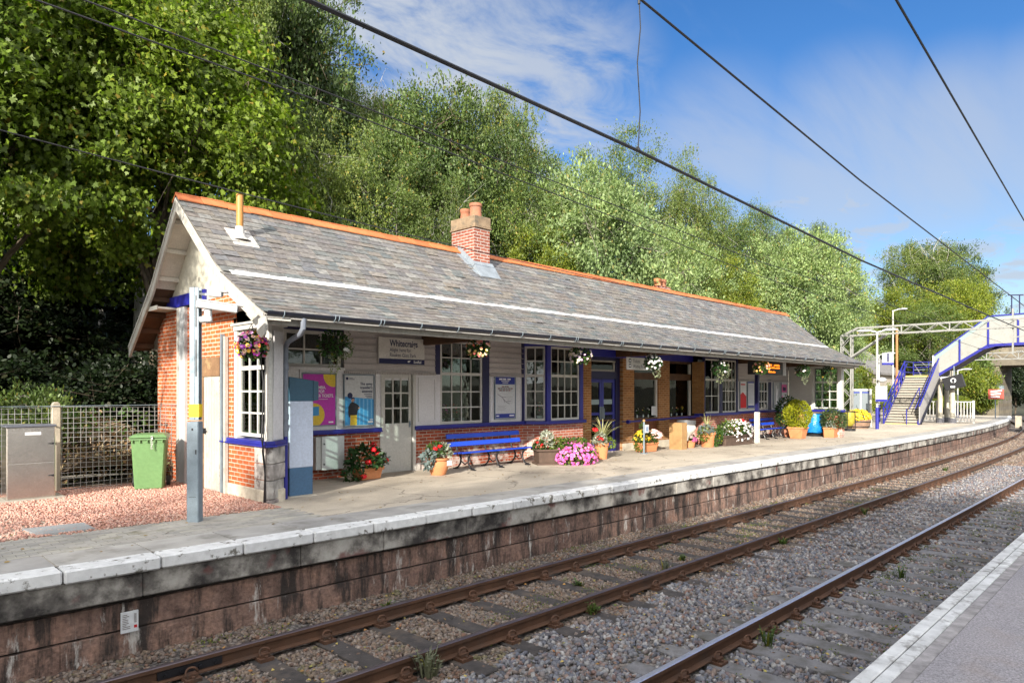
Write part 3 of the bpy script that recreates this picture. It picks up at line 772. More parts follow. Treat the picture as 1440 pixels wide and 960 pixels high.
class Fr:
    """a wall face: a runs along it, b sticks out of it"""
    def __init__(s,x,y,ang,nrm):
        s.o=Vector((x,y,0));s.d=Vector((math.cos(ang),math.sin(ang),0));s.n=Vector((nrm[0],nrm[1],0)).normalized()
    def p(s,a,b,z):return s.o+s.d*a+s.n*b+Vector((0,0,z))
    def box(s,mb,a0,a1,b0,b1,z0,z1,mi=0):
        vs=[s.p(a,b,z) for z in(z0,z1) for a,b in((a0,b0),(a1,b0),(a1,b1),(a0,b1))]
        mb.add(vs,[(0,3,2,1),(4,5,6,7),(0,1,5,4),(1,2,6,5),(2,3,7,6),(3,0,4,7)],mi)
FW=Fr(0,12.6,0,(0,-1))
# ------------------------------------------------------------------ the station building
B=thing('station_building','long single-storey brick station building with slate roof, orange ridge and blue trim','station building',(17,13,0))
PROF=[(13.08,5.28),(11.12,3.68),(9.60,2.90)]
REAR=[(13.08,5.28),(14.35,3.86),(15.75,2.70)]
def zroof(y):
    P=PROF if y<13.08 else REAR
    for (a,za),(b,zb) in zip(P,P[1:]):
        if min(a,b)<=y<=max(a,b):return za+(zb-za)*(y-a)/(b-a)
    return P[-1][1]
X0,X1=4.62,31.2
# roof deck
mb=MB()
def deck(P,th=.05,off=0):
    for (a,za),(b,zb) in zip(P,P[1:]):
        mb.prism([(X0,a,za-.012+off),(X0,b,zb-.012+off),(X0,b,zb-.012-th+off),(X0,a,za-.012-th+off)],(X1-X0,0,0))
deck(PROF);deck(REAR)
roof=mb.build('roof',M('roof boarding',(.40,.38,.35),.8,.15,2,.2,30),B)
# individual slates
mb=MB()
def slates(P,seed):
    rnd=random.Random(seed)
    for si,((a,za),(b,zb)) in enumerate(zip(P,P[1:])):
        L=math.hypot(b-a,zb-za);dy,dz=(b-a)/L,(zb-za)/L
        n=Vector((0,-dz,dy)) if dy>0 else Vector((0,dz,-dy))
        if n.z<0:n=-n
        gauge=.178 if si==0 else .145
        rows=int(L/gauge);gauge=L/rows
        for r in range(rows):
            s1=(r+1)*gauge;s0=max(0,s1-gauge*2.0)
            x=X0-.02-rnd.random()*.2-(r%2)*.14
            while x<X1+.02:
                w_=rnd.uniform(.20,.38);xa=max(X0-.025,x);xb=min(X1+.025,x+w_-.009);x+=w_
                if xb-xa<.05:continue
                j=rnd.uniform(-.009,.009);e=.017+rnd.uniform(0,.007);lift=rnd.uniform(0,.004);sk=rnd.uniform(-.004,.004)
                if rnd.random()<.02:e+=.012
                vs=[]
                for t_ in(0,.013):
                    for xx,ss,ee,q in((xa,s0,.0,0),(xb,s0,.0,0),(xb,s1+j+sk,e,1),(xa,s1+j-sk,e,1)):
                        o=n*(ee+lift+t_);vs.append((xx,a+dy*ss+o.y,za+dz*ss+o.z))
                mb.add(vs,[(0,1,2,3),(4,7,6,5),(0,4,5,1),(1,5,6,2),(2,6,7,3),(3,7,4,0)])
slates(PROF,3)
mb.build('slates',SLATE,roof)
mb=MB();x=X0
deckr=REAR
for (a,za),(b,zb) in zip(REAR,REAR[1:]):
    mb.prism([(X0-.02,a,za),(X0-.02,b,zb),(X0-.02,b,zb+.012),(X0-.02,a,za+.012)],(X1-X0+.04,0,0))
mb.build('rear_slates',SLATE,roof)
mb=MB();x=X0-.03;i=0
while x<X1:
    L=.45;z=5.36+random.uniform(-.004,.004);dz=.006 if i%2 else 0
    for sg in(-1,1):
        mb.prism([(x,13.08,z+dz),(x,13.08+sg*.17,z-.135+dz),(x,13.08+sg*.165,z-.16+dz),(x,13.08,z-.028+dz)],(L-.008,0,0))
    mb.tube([(x,13.08,z-.005+dz),(x+L-.008,13.08,z-.005+dz)],.022,6)
    x+=L;i+=1
mb.build('ridge_tiles',RIDGE,roof,bevel=.004)
mb=MB();x=X0+.12
while x<X1-.05:
    l=random.uniform(.35,.6);a=random.uniform(-.012,.012)
    vs=[]
    for xx,q in((x,a),(min(X1-.03,x+l),random.uniform(-.012,.012))):
        vs+=[(xx,11.19,3.735+.03),(xx,11.07+q,3.655+.045),(xx,11.01+q,3.62+.035)]
    mb.add(vs,[(0,1,4,3),(1,2,5,4)]);x+=l
mb.build('mortar_strip',STRIP,roof)
# chimney
mb=MB();mb.box(11.38,12.44,4.4,11.90,13.30,5.80,0)
ch=mb.build('chimney',[CHIMX,CHIMY],B)
for p in ch.data.polygons:
    if abs(p.normal.x)>.5:p.material_index=1
mb=MB();mb.box(11.34,12.40,5.80,11.94,13.34,5.84);mb.box(11.36,12.42,5.838,11.92,13.32,6.10);mb.build('chimney_cap',M('weathered cap stone',(.23,.165,.105),.9,.25,6,.4,30,dirt=(.10,.09,.07),dlo=.5,dhi=.7,dscale=5),ch,bevel=.012)
for y,zt,r in((13.06,6.38,.135),(12.68,6.46,.155)):
    mb=MB();mb.lathe([(r*.8,0),(r,.02),(r,.10),(r*.93,.13),(r*.93,zt-6.19),(r*1.06,zt-6.17),(r*1.06,zt-6.10),(r*.8,zt-6.10),(r*.78,0)],(11.64,y,6.10),18)
    mb.build('chimney_pot',CLAY,ch,smooth=True)
mb=MB()
for k in range(6):
    y0=12.35+k*.115;y1=y0+.115
    mb.prism([(11.37,y0,zroof(y0)+.03),(11.37,y1,zroof(y1)+.03),(11.37,y1,zroof(y1)+.20),(11.37,y0,zroof(y0)+.20)],(-.012,0,0))
mb.prism([(11.30,12.40,zroof(12.40)+.04),(11.30,12.12,zroof(12.12)+.035),(11.30,12.11,zroof(12.11)+.055),(11.30,12.42,zroof(12.42)+.22)],(.68,0,0))
mb.prism([(11.22,12.2,zroof(12.2)+.03),(11.22,13.0,zroof(13.0)+.03),(11.22,13.0,zroof(13.0)+.045),(11.22,12.2,zroof(12.2)+.045)],(.16,0,0))
mb.prism([(11.91,12.2,zroof(12.2)+.03),(11.91,13.0,zroof(13.0)+.03),(11.91,13.0,zroof(13.0)+.16),(11.91,12.2,zroof(12.2)+.05)],(.10,0,0))
mb.build('lead_flashing',LEAD,ch)
c2=MB();c2.box(21.55,13.6,4.2,22.35,14.0,5.62);c2=c2.build('chimney',CHIMX,B)
for x in(21.78,22.12):
    mb=MB();mb.lathe([(.13,0),(.14,.2),(.15,.22),(.15,.28),(.11,.28)],(x,13.8,5.62),14);mb.build('chimney_pot',TERRA if x<22 else CLAY,c2,smooth=True)
# flue
mb=MB();mb.cyl((5.37,12.14,4.45),(5.37,12.14,5.30),.062,n=16);fl=mb.build('flue_pipe',FLUE,B,smooth=True)
mb=MB();mb.lathe([(.075,.22),(.085,.10),(.12,.02),(.2,-.03)],(5.37,12.14,4.50),14)
mb.prism([(5.16,12.32,zroof(12.32)+.03),(5.16,11.88,zroof(11.88)+.03),(5.16,11.88,zroof(11.88)+.045),(5.16,12.32,zroof(12.32)+.045)],(.46,0,0))
mb.build('flue_flashing',M('pale lead flashing',(.50,.47,.43),.6,.15,8,.3,30),fl)
# gable: bargeboards and soffit
mb=MB()
def board(P,x0,x1,drop,th,ext=0):
    for (a,za),(b,zb) in zip(P,P[1:]):
        mb.prism([(x0,a,za-th),(x0,b,zb-th),(x0,b,zb-th-drop),(x0,a,za-th-drop)],(x1-x0,0,0))
board(PROF,4.60,4.645,.235,.02);board(REAR,4.60,4.645,.22,.02)
board(PROF,4.585,4.601,.06,.005);board(REAR,4.585,4.601,.06,.005)
# scrolled foot
pts=[(9.72,2.92),(9.60,2.86),(9.55,2.72),(9.60,2.58),(9.70,2.54),(9.80,2.60),(9.83,2.70),(9.98,2.80),(10.2,2.93)]
mb.prism([(4.602,a,b) for a,b in pts],(.041,0,0))
mb.build('bargeboard',WHITED,B,bevel=.004)
mb=MB()
def soffit(P,x0,x1,d,th):
    for (a,za),(b,zb) in zip(P,P[1:]):
        mb.prism([(x0,a,za-d),(x0,b,zb-d),(x0,b,zb-d-th),(x0,a,za-d-th)],(x1-x0,0,0))
soffit(PROF,4.646,5.03,.075,.02);soffit(REAR[:2],4.646,5.03,.075,.02)
mb.box(4.65,14.2,3.36,5.03,14.95,3.40);mb.box(4.645,14.2,3.34,4.66,14.9,3.42)
for P in(PROF,REAR[:2]):
    for (a,za),(b,zb) in zip(P,P[1:]):
        L=math.hypot(b-a,zb-za);k=max(2,int(L/.52))
        for i in range(k):
            f=(i+.55)/k;y=a+(b-a)*f;z=za+(zb-za)*f
            mb.bar((4.65,y,z-.135),(5.03,y,z-.135),.06,.08)
mb.build('verge_soffit',M('off-white soffit boards',(.60,.57,.50),.7,.12,3,.25,30),B)  # boards in their own even off-white
mb=MB();soffit(REAR[1:],4.646,5.03,.075,.02)
(a,za),(b,zb)=REAR[1:]
for i in range(4):
    f=(i+.5)/4;y=a+(b-a)*f;z=za+(zb-za)*f;mb.bar((4.65,y,z-.14),(5.03,y,z-.14),.06,.09)
mb.build('lower_verge_soffit',WOODD,B)
# gable walls
mb=MB()
mb.box(5.03,12.80,-.4,5.25,15.32,2.95);mb.box(5.03,12.06,2.02,5.25,12.80,3.36)
mb.prism([(5.03,12.80,2.949),(5.03,15.32,2.949),(5.03,14.85,3.36),(5.03,12.80,3.36)],(.22,0,0))
mb.prism([(5.033,12.06,3.36),(5.033,12.62,3.36),(5.033,12.62,3.5),(5.033,10.9,3.44),(5.033,10.6,3.18),(5.033,11.6,3.05),(5.033,12.06,3.05)],(.2,0,0))
mb.box(5.03,11.60,.9,5.25,12.06,3.06)
mb.box(5.03,10.42,2.90,5.25,11.60,3.10)
mb.box(5.03,10.79,.17,5.40,12.06,.86);mb.box(5.03,10.46,.17,5.14,10.80,.86)
gw=mb.build('gable_wall',BRY,B)
mb=MB();mb.box(5.00,10.44,-.4,5.38,12.02,.17);mb.build('plinth',STONEW,B,bevel=.012)
mb=MB()
G=[]
for y in(11.15,11.6,12.1,12.6,13.08,13.5,14.0,14.35,14.7):G.append((5.027,y,zroof(y)-.10))
mb.prism([(5.027,10.95,3.44)]+G+[(5.027,14.85,3.40)],(.20,0,0))
mb.build('gable_render',RENDER,B)
mb=MB();mb.prism([(4.98,12.75,3.40),(4.98,14.82,3.40),(4.98,14.68,3.62),(4.98,12.75,3.62)],(.05,0,0));mb.build('blue_band',BLUE,B)
mb=MB();mb.box(4.97,13.97,-.03,5.03,14.09,3.38);mb.build('white_board',WHITED,B)
mb=MB();mb.box(4.975,13.69,-.03,5.03,13.965,3.38);mb.build('grey_board',GREYB,B)
for x,y,z1,m in((4.99,11.98,2.75,GALV),(4.985,11.83,2.7,WHITED)):
    mb=MB();mb.box(x-.03,y-.03,-.03,x+.03,y+.03,z1);mb.build('cable_conduit',m,B)
mb=MB();mb.box(4.985,12.80,-.04,5.04,13.02,2.02);mb.box(4.98,12.1,2.02,5.04,13.05,2.36);mb.build('door_surround',M('weathered brown board',(.20,.115,.06),.8,.3,3,.5,25,dirt=(.36,.24,.12),dlo=.55,dhi=.7),B)
mb=MB();mb.box(5.0,12.10,-.02,5.04,12.80,2.02)
for k in range(6):mb.box(4.992,12.11+k*.115,.0,5.002,12.215+k*.115,2.0)
sd=mb.build('door',WHITED,B)
mb=MB();mb.box(4.95,12.70,.98,4.992,12.74,1.08);mb.cyl((4.96,12.74,1.03),(4.96,12.62,1.03),.012,n=8);mb.build('handle',DARKM,sd)
# near and far glazed wings that close the ends of the canopy
def window(parent,F,a0,a1,z0,z1,cols,rows,b=0.0,fr=.06,mt=.022,mat=None,glass=True,mid=None,dep=.05,name='window'):
    """rows: list of z where transoms run"""
    mb=MB();F.box(mb,a0,a1,b-dep,b,z0,z0+fr);F.box(mb,a0,a1,b-dep,b,z1-fr,z1)
    F.box(mb,a0,a0+fr,b-dep,b,z0+fr,z1-fr);F.box(mb,a1-fr,a1,b-dep,b,z0+fr,z1-fr)
    for i in range(1,cols):
        a=a0+fr+(a1-a0-2*fr)*i/cols;F.box(mb,a-mt/2,a+mt/2,b-dep*.8,b-.006,z0+fr,z1-fr)
    for r in rows:
        t_=mt
        if isinstance(r,tuple):r,t_=r
        F.box(mb,a0+fr,a1-fr,b-dep*.82,b-.008 if t_==mt else b+.004,r-t_/2,r+t_/2)
    o=mb.build(name,mat or WHITE,parent)
    if glass:
        mb=MB();F.box(mb,a0+fr*.5,a1-fr*.5,b-dep*.55,b-dep*.45,z0+fr*.5,z1-fr*.5);mb.build('pane',GLASS,o)
    return o
def even(z0,z1,n):return [z0+(z1-z0)*i/n for i in range(1,n)]
def wing(x0,x1,far):
    FG=Fr(x0,0,PI/2,(-1,0));zz=ZG(x0)
    if far:
        mb=MB();mb.box(x0,10.40,-.6,x1,12.55,.86);mb.build('wing_wall',BRY,B)
    # stone pier on the corner
    mb=MB();z=-.35+zz
    for h in(.38,.30,.26,.28):
        mb.box(x0-.015+random.uniform(-.012,.01),10.30+random.uniform(-.012,.012),z,x1-.02+random.uniform(-.015,.012),10.46,min(z+h-.008,.86));z+=h
    if far:mb.build('corner_pier',BRX,B)
    else:
        mb=MB();z=-.35
        for h in(.38,.30,.26,.28):
            j=[random.uniform(-.012,.012) for _ in range(4)]
            mb.prism([(5.012,10.315+j[0],z),(5.10+j[1],10.31,z),(5.445+j[2],10.60+j[3],z),(5.44,10.80,z),(5.012,10.80,z)],(0,0,min(z+h-.008,.86)-z));z+=h
        mb.build('corner_pier',PIERS,B,bevel=.012)
    mb=MB()
    if far:mb.box(x0,10.33,.95,x1,10.47,3.0)
    else:mb.prism([(5.03,10.33,.95),(5.09,10.33,.95),(5.43,10.62,.95),(5.43,10.70,.95),(5.20,10.47,.95),(5.03,10.47,.95)],(0,0,2.05))
    mb.box(x0,11.50,.95,x1,11.62,3.0);mb.box(x0,10.47,2.80,x1,11.5,3.12)
    if far:mb.box(x0+.03,11.62,.95,x1-.03,12.58,3.2)
    mb.box(x0-.02,10.44,2.78,x0,11.6,2.86);mb.box(x0-.05,10.40,2.86,x0,11.64,2.90)
    mb.build('wing_frame',WHITE,B,bevel=.004)
    if not far:
        mb=MB();mb.prism([(5.125,10.345,.97),(5.40,10.58,.97),(5.392,10.59,.97),(5.117,10.355,.97)],(.008,-.008,1.75));mb.build('end_panel',PANELP,B)
    mb=MB()
    if far:mb.box(x0-.07,10.24,.86,x1+.03,12.56,.89);mb.box(x0-.045,10.26,.889,x1+.01,12.56,.955)
    else:
        for e,za,zb in((.075,.86,.892),(.05,.891,.955)):mb.prism([(5.03-e,10.33-e,za),(5.09+e*.6,10.33-e,za),(5.43+e,10.62-e*.3,za),(5.43+e,10.95,za),(5.3,10.95,za),(5.3,12.04,za),(5.03-e,12.04,za)],(0,0,zb-za))
    mb.build('sill',BLUE,B,bevel=.008)
    for b,q in((-.05,0),(-.30 if not far else -.16,1)):
        window(B,FG,10.47 if not q or far else 10.72,11.50,1.0,2.80,3,[1.39,1.75,(2.14,.07),2.47],b=b,fr=.055,mt=.03)
wing(5.03,5.43,False)
wing(30.60,30.90,True)
# front wall: brick dado
for a,b_ in((5.43,8.70),(9.66,13.31),(24.79,30.6)):
    mb=MB();mb.box(a,12.6,-.5,b_,12.85,.865);mb.build('dado_wall',BRX,B)
mb=MB()
mb.prism([(13.31,12.602,-.5),(13.78,12.132,-.5),(15.27,12.132,-.5),(15.27,12.85,-.5),(13.31,12.85,-.5)],(0,0,1.365))
mb.build('bay_dado',BRB,B)
mb=MB()
mb.prism([(22.19,12.132,-.5),(24.78,12.132,-.5),(24.78,12.85,-.5),(22.19,12.85,-.5)],(0,0,1.365))
mb.build('bay_dado',BRB,B)
for a,b_ in((5.43,8.72),(9.64,13.30),(24.79,30.55)):
    mb=MB();mb.box(a,12.50,.865,b_,12.6,.89);mb.box(a,12.53,.889,b_,12.62,.955);mb.build('sill',BLUE,B,bevel=.006)
mb=MB()
mb.prism([(13.29,12.50,.865),(13.74,12.05,.865),(15.34,12.05,.865),(15.34,12.3,.865),(13.4,12.62,.865)],(0,0,.09))
mb.build('sill',BLUE,B,bevel=.006)
mb=MB()
mb.prism([(22.14,12.05,.865),(24.84,12.05,.865),(24.84,12.5,.865),(22.14,12.5,.865)],(0,0,.09))
mb.build('sill',BLUE,B,bevel=.006)
for a in(8.60,9.66):
    mb=MB();mb.box(a,12.56,-.45,a+.13,12.6,.10);mb.build('door_plinth_block',PIERS,B)
# upper wall
def panel(a0,a1,z0,z1,m=PANELP,b=0,dep=.12,name='wall_panel'):
    mb=MB();FW.box(mb,a0,a1,b-dep,b,z0,z1);return mb.build(name,m,B)
def siding(a0,a1,z0,z1):
    mb=MB();z=z0
    while z<z1-.01:
        z2=min(z+.138,z1)
        P=[FW.p(a0,.034,z),FW.p(a0,.034,z+.012),FW.p(a0,.012,z+.014),FW.p(a0,.004,z2-.006),FW.p(a0,-.05,z2-.006),FW.p(a0,-.05,z)]
        mb.prism(P,(a1-a0,0,0));z=z2
    mb.build('siding',SIDING,B)
    mb=MB();FW.box(mb,a0,a1,-.05,-.012,z0,z1);mb.build('siding_back',SIDING,B)
    mb=MB();a=a0
    FW.box(mb,a0,a1,0,.035,z0-.05,z0-.012)
    while a<a1:
        FW.box(mb,a,a+.022,.03,.05,z0-.075,z0-.02);a+=.045
    mb.build('dentil_moulding',SIDING,B)
TOP=3.15
panel(5.43,6.45,.955,TOP)
panel(6.45,7.80,.955,2.22);panel(6.45,7.80,2.98,TOP,NAVY)
window(B,FW,6.45,7.74,2.24,2.98,3,[2.60],b=-.02,fr=.07,mt=.035)
panel(7.80,8.70,.955,2.2)
siding(7.80,10.26,2.20,TOP);panel(7.80,10.26,2.0,TOP,PANELP,b=-.05,dep=.05)
mb=MB();FW.box(mb,6.2,7.8,.0,.05,2.18,2.24);FW.box(mb,5.44,8.74,.0,.012,1.0,1.02);FW.box(mb,7.60,7.64,0,.02,.96,2.2);FW.box(mb,8.58,8.72,0,.03,.96,2.2);FW.box(mb,6.78,6.86,0,.03,.96,2.2)
mb.build('wall_trim',PANELP,B)
# waiting room door with nine panes
mb=MB();FW.box(mb,8.70,8.78,-.10,.03,-.1,2.20);FW.box(mb,9.60,9.68,-.10,.03,-.1,2.20);FW.box(mb,8.70,9.68,-.10,.03,2.14,2.20);mb.build('door_frame',WHITE,B,bevel=.004)
mb=MB();FW.box(mb,8.79,9.59,-.08,-.03,-.06,1.03)
FW.box(mb,8.79,8.865,-.08,-.03,1.03,2.13);FW.box(mb,9.515,9.59,-.08,-.03,1.03,2.13);FW.box(mb,8.865,9.515,-.08,-.03,2.05,2.13)
for i in(1,2):
    a=8.865+.65*i/3;FW.box(mb,a-.02,a+.02,-.075,-.032,1.03,2.05)
    z=1.03+1.02*i/3;FW.box(mb,8.865,9.515,-.074,-.034,z-.018,z+.018)
dr=mb.build('door',WHITE,B,bevel=.003)
mb=MB();FW.box(mb,8.85,9.53,-.06,-.052,1.0,2.08);mb.build('pane',GLASS,dr)
mb=MB();FW.box(mb,9.52,9.56,-.03,-.015,.93,1.07);mb.cyl(FW.p(9.54,-.01,1.0),FW.p(9.54,.03,1.0),.01,n=8);mb.build('handle',GALV,dr)
panel(9.68,10.36,.955,2.2)
mb=MB()
for q in((9.76,9.79,1.05,2.06),(10.25,10.28,1.05,2.06)):FW.box(mb,q[0],q[1],0,.018,q[2],q[3])
FW.box(mb,9.79,10.25,0,.018,1.05,1.08);FW.box(mb,9.79,10.25,0,.018,2.03,2.06);mb.build('panel_moulding',PANELP,B)
panel(10.26,10.42,2.15,TOP,NAVY,b=.005);panel(10.36,10.42,.955,2.2,PANELP)
window(B,FW,10.42,11.80,.96,2.98,4,[1.36,1.74,(2.17,.07),2.56],b=-.01,fr=.065,mt=.03)
panel(10.42,11.80,2.98,TOP,NAVY,b=-.01)
panel(11.80,12.03,.955,TOP,NAVY,b=.012,name='blue_post')
panel(12.03,13.30,.955,2.2);siding(12.03,13.28,2.20,TOP)
mb=MB()
FW.box(mb,12.06,12.09,0,.02,.96,2.12);FW.box(mb,13.18,13.21,0,.02,.96,2.12);FW.box(mb,12.09,13.18,0,.02,2.05,2.08);mb.build('panel_moulding',PANELP,B)
panel(13.22,13.30,.955,TOP,NAVY,b=.03,name='blue_post')
# first bay, canted
cang=math.atan2(-.47,.47);FC=Fr(13.31,12.602,cang,(-1,-1));FB=Fr(13.78,12.132,0,(0,-1))
window(B,FC,.03,.60,.96,2.96,2,[1.37,1.75,(2.17,.07),2.56],b=-.02,fr=.06,mt=.03)
window(B,FB,.10,1.34,.96,2.96,4,[1.37,1.75,(2.17,.07),2.56],b=-.02,fr=.06,mt=.03)
mb=MB();FB.box(mb,-.06,.10,-.06,.012,.955,TOP);FB.box(mb,1.34,1.49,-.12,.012,.955,TOP);FC.box(mb,0,.66,-.08,-.002,2.96,TOP);FB.box(mb,.1,1.34,-.08,.0,2.96,TOP);FC.box(mb,0,.03,-.06,.01,.955,2.96)
mb.box(15.15,12.26,.955,15.268,12.6,TOP)
mb.build('blue_post',BLUE,B)
# ochre brick entrance
for a,b_ in((15.28,16.26),(17.88,18.50),(19.95,20.64)):
    mb=MB();mb.box(a,12.6,-.5,b_,12.9,2.80);pp_=mb.build('entrance_pillar',OCH,B)
    if a>16:mb=MB();mb.box(a-.02,12.575,-.5,b_+.02,12.6,.10);mb.build('plinth',STONEW,pp_)
mb=MB();mb.box(22.16,12.13,.955,22.188,12.6,2.8);mb.build('bay_return',OCHY,B)
mb=MB();mb.box(15.28,12.57,2.80,22.2,12.9,TOP+.05);mb.build('lintel_beam',BLUE,B)
mb=MB();FW.box(mb,16.26,17.70,-.2,-.12,2.70,2.80);FW.box(mb,16.26,16.30,-.2,-.12,-.1,2.8);FW.box(mb,17.66,17.88,-.2,-.12,-.12,2.8);FW.box(mb,16.3,17.66,-.2,-.1,2.14,2.36);mb.build('entrance_frame',NAVY,B)
mb=MB();FW.box(mb,16.34,17.62,-.18,-.13,2.36,2.42);FW.box(mb,17.56,17.62,-.18,-.13,2.42,2.7);FW.box(mb,16.3,17.66,-.18,-.13,2.66,2.70);fl_=mb.build('fanlight',WHITED,B)
mb=MB();FW.box(mb,16.30,17.60,-.16,-.152,2.38,2.68);mb.build('pane',GLASS,fl_)
for k,(a0,a1) in enumerate(((16.31,16.975),(16.985,17.65))):
    mb=MB();F=FW
    F.box(mb,a0,a0+.09,-.20,-.15,-.12,2.13);F.box(mb,a1-.11,a1,-.20,-.15,-.12,2.13);F.box(mb,a0+.09,a1-.11,-.20,-.15,2.02,2.13);F.box(mb,a0+.09,a1-.11,-.20,-.15,-.12,.20)
    F.box(mb,a0+.09,a1-.11,-.195,-.155,1.02,1.10)
    d_=mb.build('entrance_door',BLUE,B)
    mb=MB();F.box(mb,a0+.08,a1-.1,-.18,-.172,.19,2.03);mb.build('pane',GLASS,d_)
    mb=MB();F.box(mb,a0+.09,a1-.11,-.171,-.168,1.35,1.50);mb.build('frosted_band',M('frosted glass band',(.25,.33,.36),.6,.05,2,0),d_)
    mb=MB();q=a1-.06 if k==0 else a0+.045;F.box(mb,q-.05,q+.05,-.15,-.142,.82,1.28);mb.tube([F.p(q,-.142,.9),F.p(q,-.09,.92),F.p(q,-.09,1.22),F.p(q,-.142,1.24)],.014,8);mb.build('handle',GALV,d_)
for a0,a1 in((18.50,19.95),(20.64,22.16)):
    mb=MB();F=FW
    F.box(mb,a0,a1,-.14,-.06,.76,.88);F.box(mb,a0,a1,-.14,-.06,2.14,2.36);F.box(mb,a0,a0+.07,-.14,-.06,.88,2.8);F.box(mb,a0+.07,a1,-.14,-.06,2.72,2.8)
    wn_=mb.build('window',WOODD,B)
    mb=MB();F.box(mb,a1-.10,a1,-.14,-.05,.88,2.14);F.box(mb,a1-.10,a1,-.14,-.05,2.36,2.72);mb.build('frame',WHITE,wn_)
    mb=MB();F.box(mb,a0+.06,a1-.09,-.11,-.10,.87,2.15);F.box(mb,a0+.06,a1-.09,-.11,-.10,2.35,2.73);mb.build('pane',GLASS,wn_)
    mb=MB();k=0;a=a0
    while a<a1-.01:
        F.box(mb,a+.004,min(a+.105,a1)-.004,-.16,-.09,-.4,.76);a+=.105
    F.box(mb,a0,a1,-.18,-.14,-.4,.76);mb.build('boarded_panel',WOODB,B,bevel=.004)
# second bay
FD=Fr(22.19,12.132,0,(0,-1))
window(B,FD,.06,1.14,.96,2.92,2,[1.58,(2.17,.07)],b=-.02,fr=.055,mt=.025)
window(B,FD,1.34,2.46,.96,2.92,4,[1.36,1.76,(2.17,.07)],b=-.02,fr=.055,mt=.03)
mb=MB();FD.box(mb,0,.06,-.08,.012,.955,TOP);FD.box(mb,1.14,1.34,-.08,.012,.955,TOP);FD.box(mb,2.46,2.59,-.12,.012,.955,TOP);FD.box(mb,.06,1.14,-.08,0,2.92,TOP);FD.box(mb,1.34,2.46,-.08,0,2.92,TOP)
mb.build('blue_post',NAVY,B)
for F__,q in((FD,(.1,1.1,1.0,2.9)),(FD,(1.4,2.4,1.0,2.9)),(FB,(.76,1.30,1.0,2.9)),(FB,(.12,.55,2.55,2.94))):
    mb=MB();F__.box(mb,q[0],q[1],-.32,-.30,q[2],q[3]);mb.build('window_blind',BLIND,B)
# right-hand stretch
panel(24.78,27.45,.955,2.2);panel(28.55,28.75,.955,TOP,PANELP);siding(24.78,30.58,2.22,TOP);panel(24.78,30.58,2.0,TOP,PANELP,b=-.05,dep=.05)
window(B,FW,27.5,28.5,.96,2.2,3,[1.32,1.75],b=.01,fr=.09,mt=.05)
panel(27.3,27.5,.955,2.25,NAVY,b=.02,name='blue_post');panel(28.5,28.80,.955,2.25,NAVY,b=.02,name='blue_post')
panel(28.80,30.58,.955,2.2)
# eaves: gutter, fascia beam, brackets, soffit
mb=MB();mb.box(4.66,9.76,2.755,31.0,9.84,2.86);mb.build('fascia_beam',WHITED,B)
mb=MB();k=9
for i in range(k):
    a=PI+PI*i/(k-1);b_=PI+PI*(i+1)/(k-1)
    if i<k-1:
        mb.add([(4.64,9.62+.075*math.cos(a),2.935+.075*math.sin(a)),(31.2,9.62+.075*math.cos(a),2.935+.075*math.sin(a)),(31.2,9.62+.075*math.cos(b_),2.935+.075*math.sin(b_)),(4.64,9.62+.075*math.cos(b_),2.935+.075*math.sin(b_))],[(0,1,2,3)])
gu=mb.build('gutter',GUTTER,B)
mb=MB();x=4.9
for q in np.arange(4.9,31,.86):
    for ex in((0,.07) if int(q*10)%3==0 else (0,)):
        mb.tube([(q+ex,9.535,2.95),(q+ex,9.545,2.89),(q+ex,9.60,2.845),(q+ex+.03,9.70,2.86)],.007,5)
mb.build('gutter_bracket',GALV,gu)
mb=MB();mb.prism([(4.66,9.84,2.83),(4.66,10.3,3.10),(4.66,12.62,3.14),(4.66,12.62,3.17),(4.66,10.3,3.13),(4.66,9.84,2.86)],(26.3,0,0));mb.build('canopy_soffit',SIDING,B)
for q in(9.86,17.45,25.05,29.9):
    mb=MB();mb.box(q,9.85,2.82,q+.16,12.6,3.06);mb.build('canopy_bracket',WOODD,B,bevel=.006)
# downpipe with swan neck
mb=MB();mb.tube([(5.25,9.62,2.87),(5.25,9.63,2.72),(5.27,9.75,2.64),(5.44,10.48,2.56),(5.475,10.62,2.50),(5.48,10.64,2.35),(5.48,10.64,1.0)],.043,10);dp=mb.build('downpipe',GREYPIPE,B,smooth=True)
mb=MB();mb.cyl((5.48,10.64,1.0),(5.48,10.64,-.1),.036,n=10);mb.build('lower_length',BLUE,dp,smooth=True)
mb=MB()
for z in(2.1,1.28,1.1):mb.cyl((5.48,10.64,z),(5.48,10.64,z+.09),.055,n=12)
mb.build('pipe_collar',GREYPIPE,dp,smooth=True)
# canopy post, sunlit lower part and shaded upper part put into the paint
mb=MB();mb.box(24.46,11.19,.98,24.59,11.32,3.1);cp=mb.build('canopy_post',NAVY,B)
mb=MB();mb.box(24.45,11.18,-.3,24.60,11.33,.98);mb.build('sunlit_post_part',WHITE,cp)
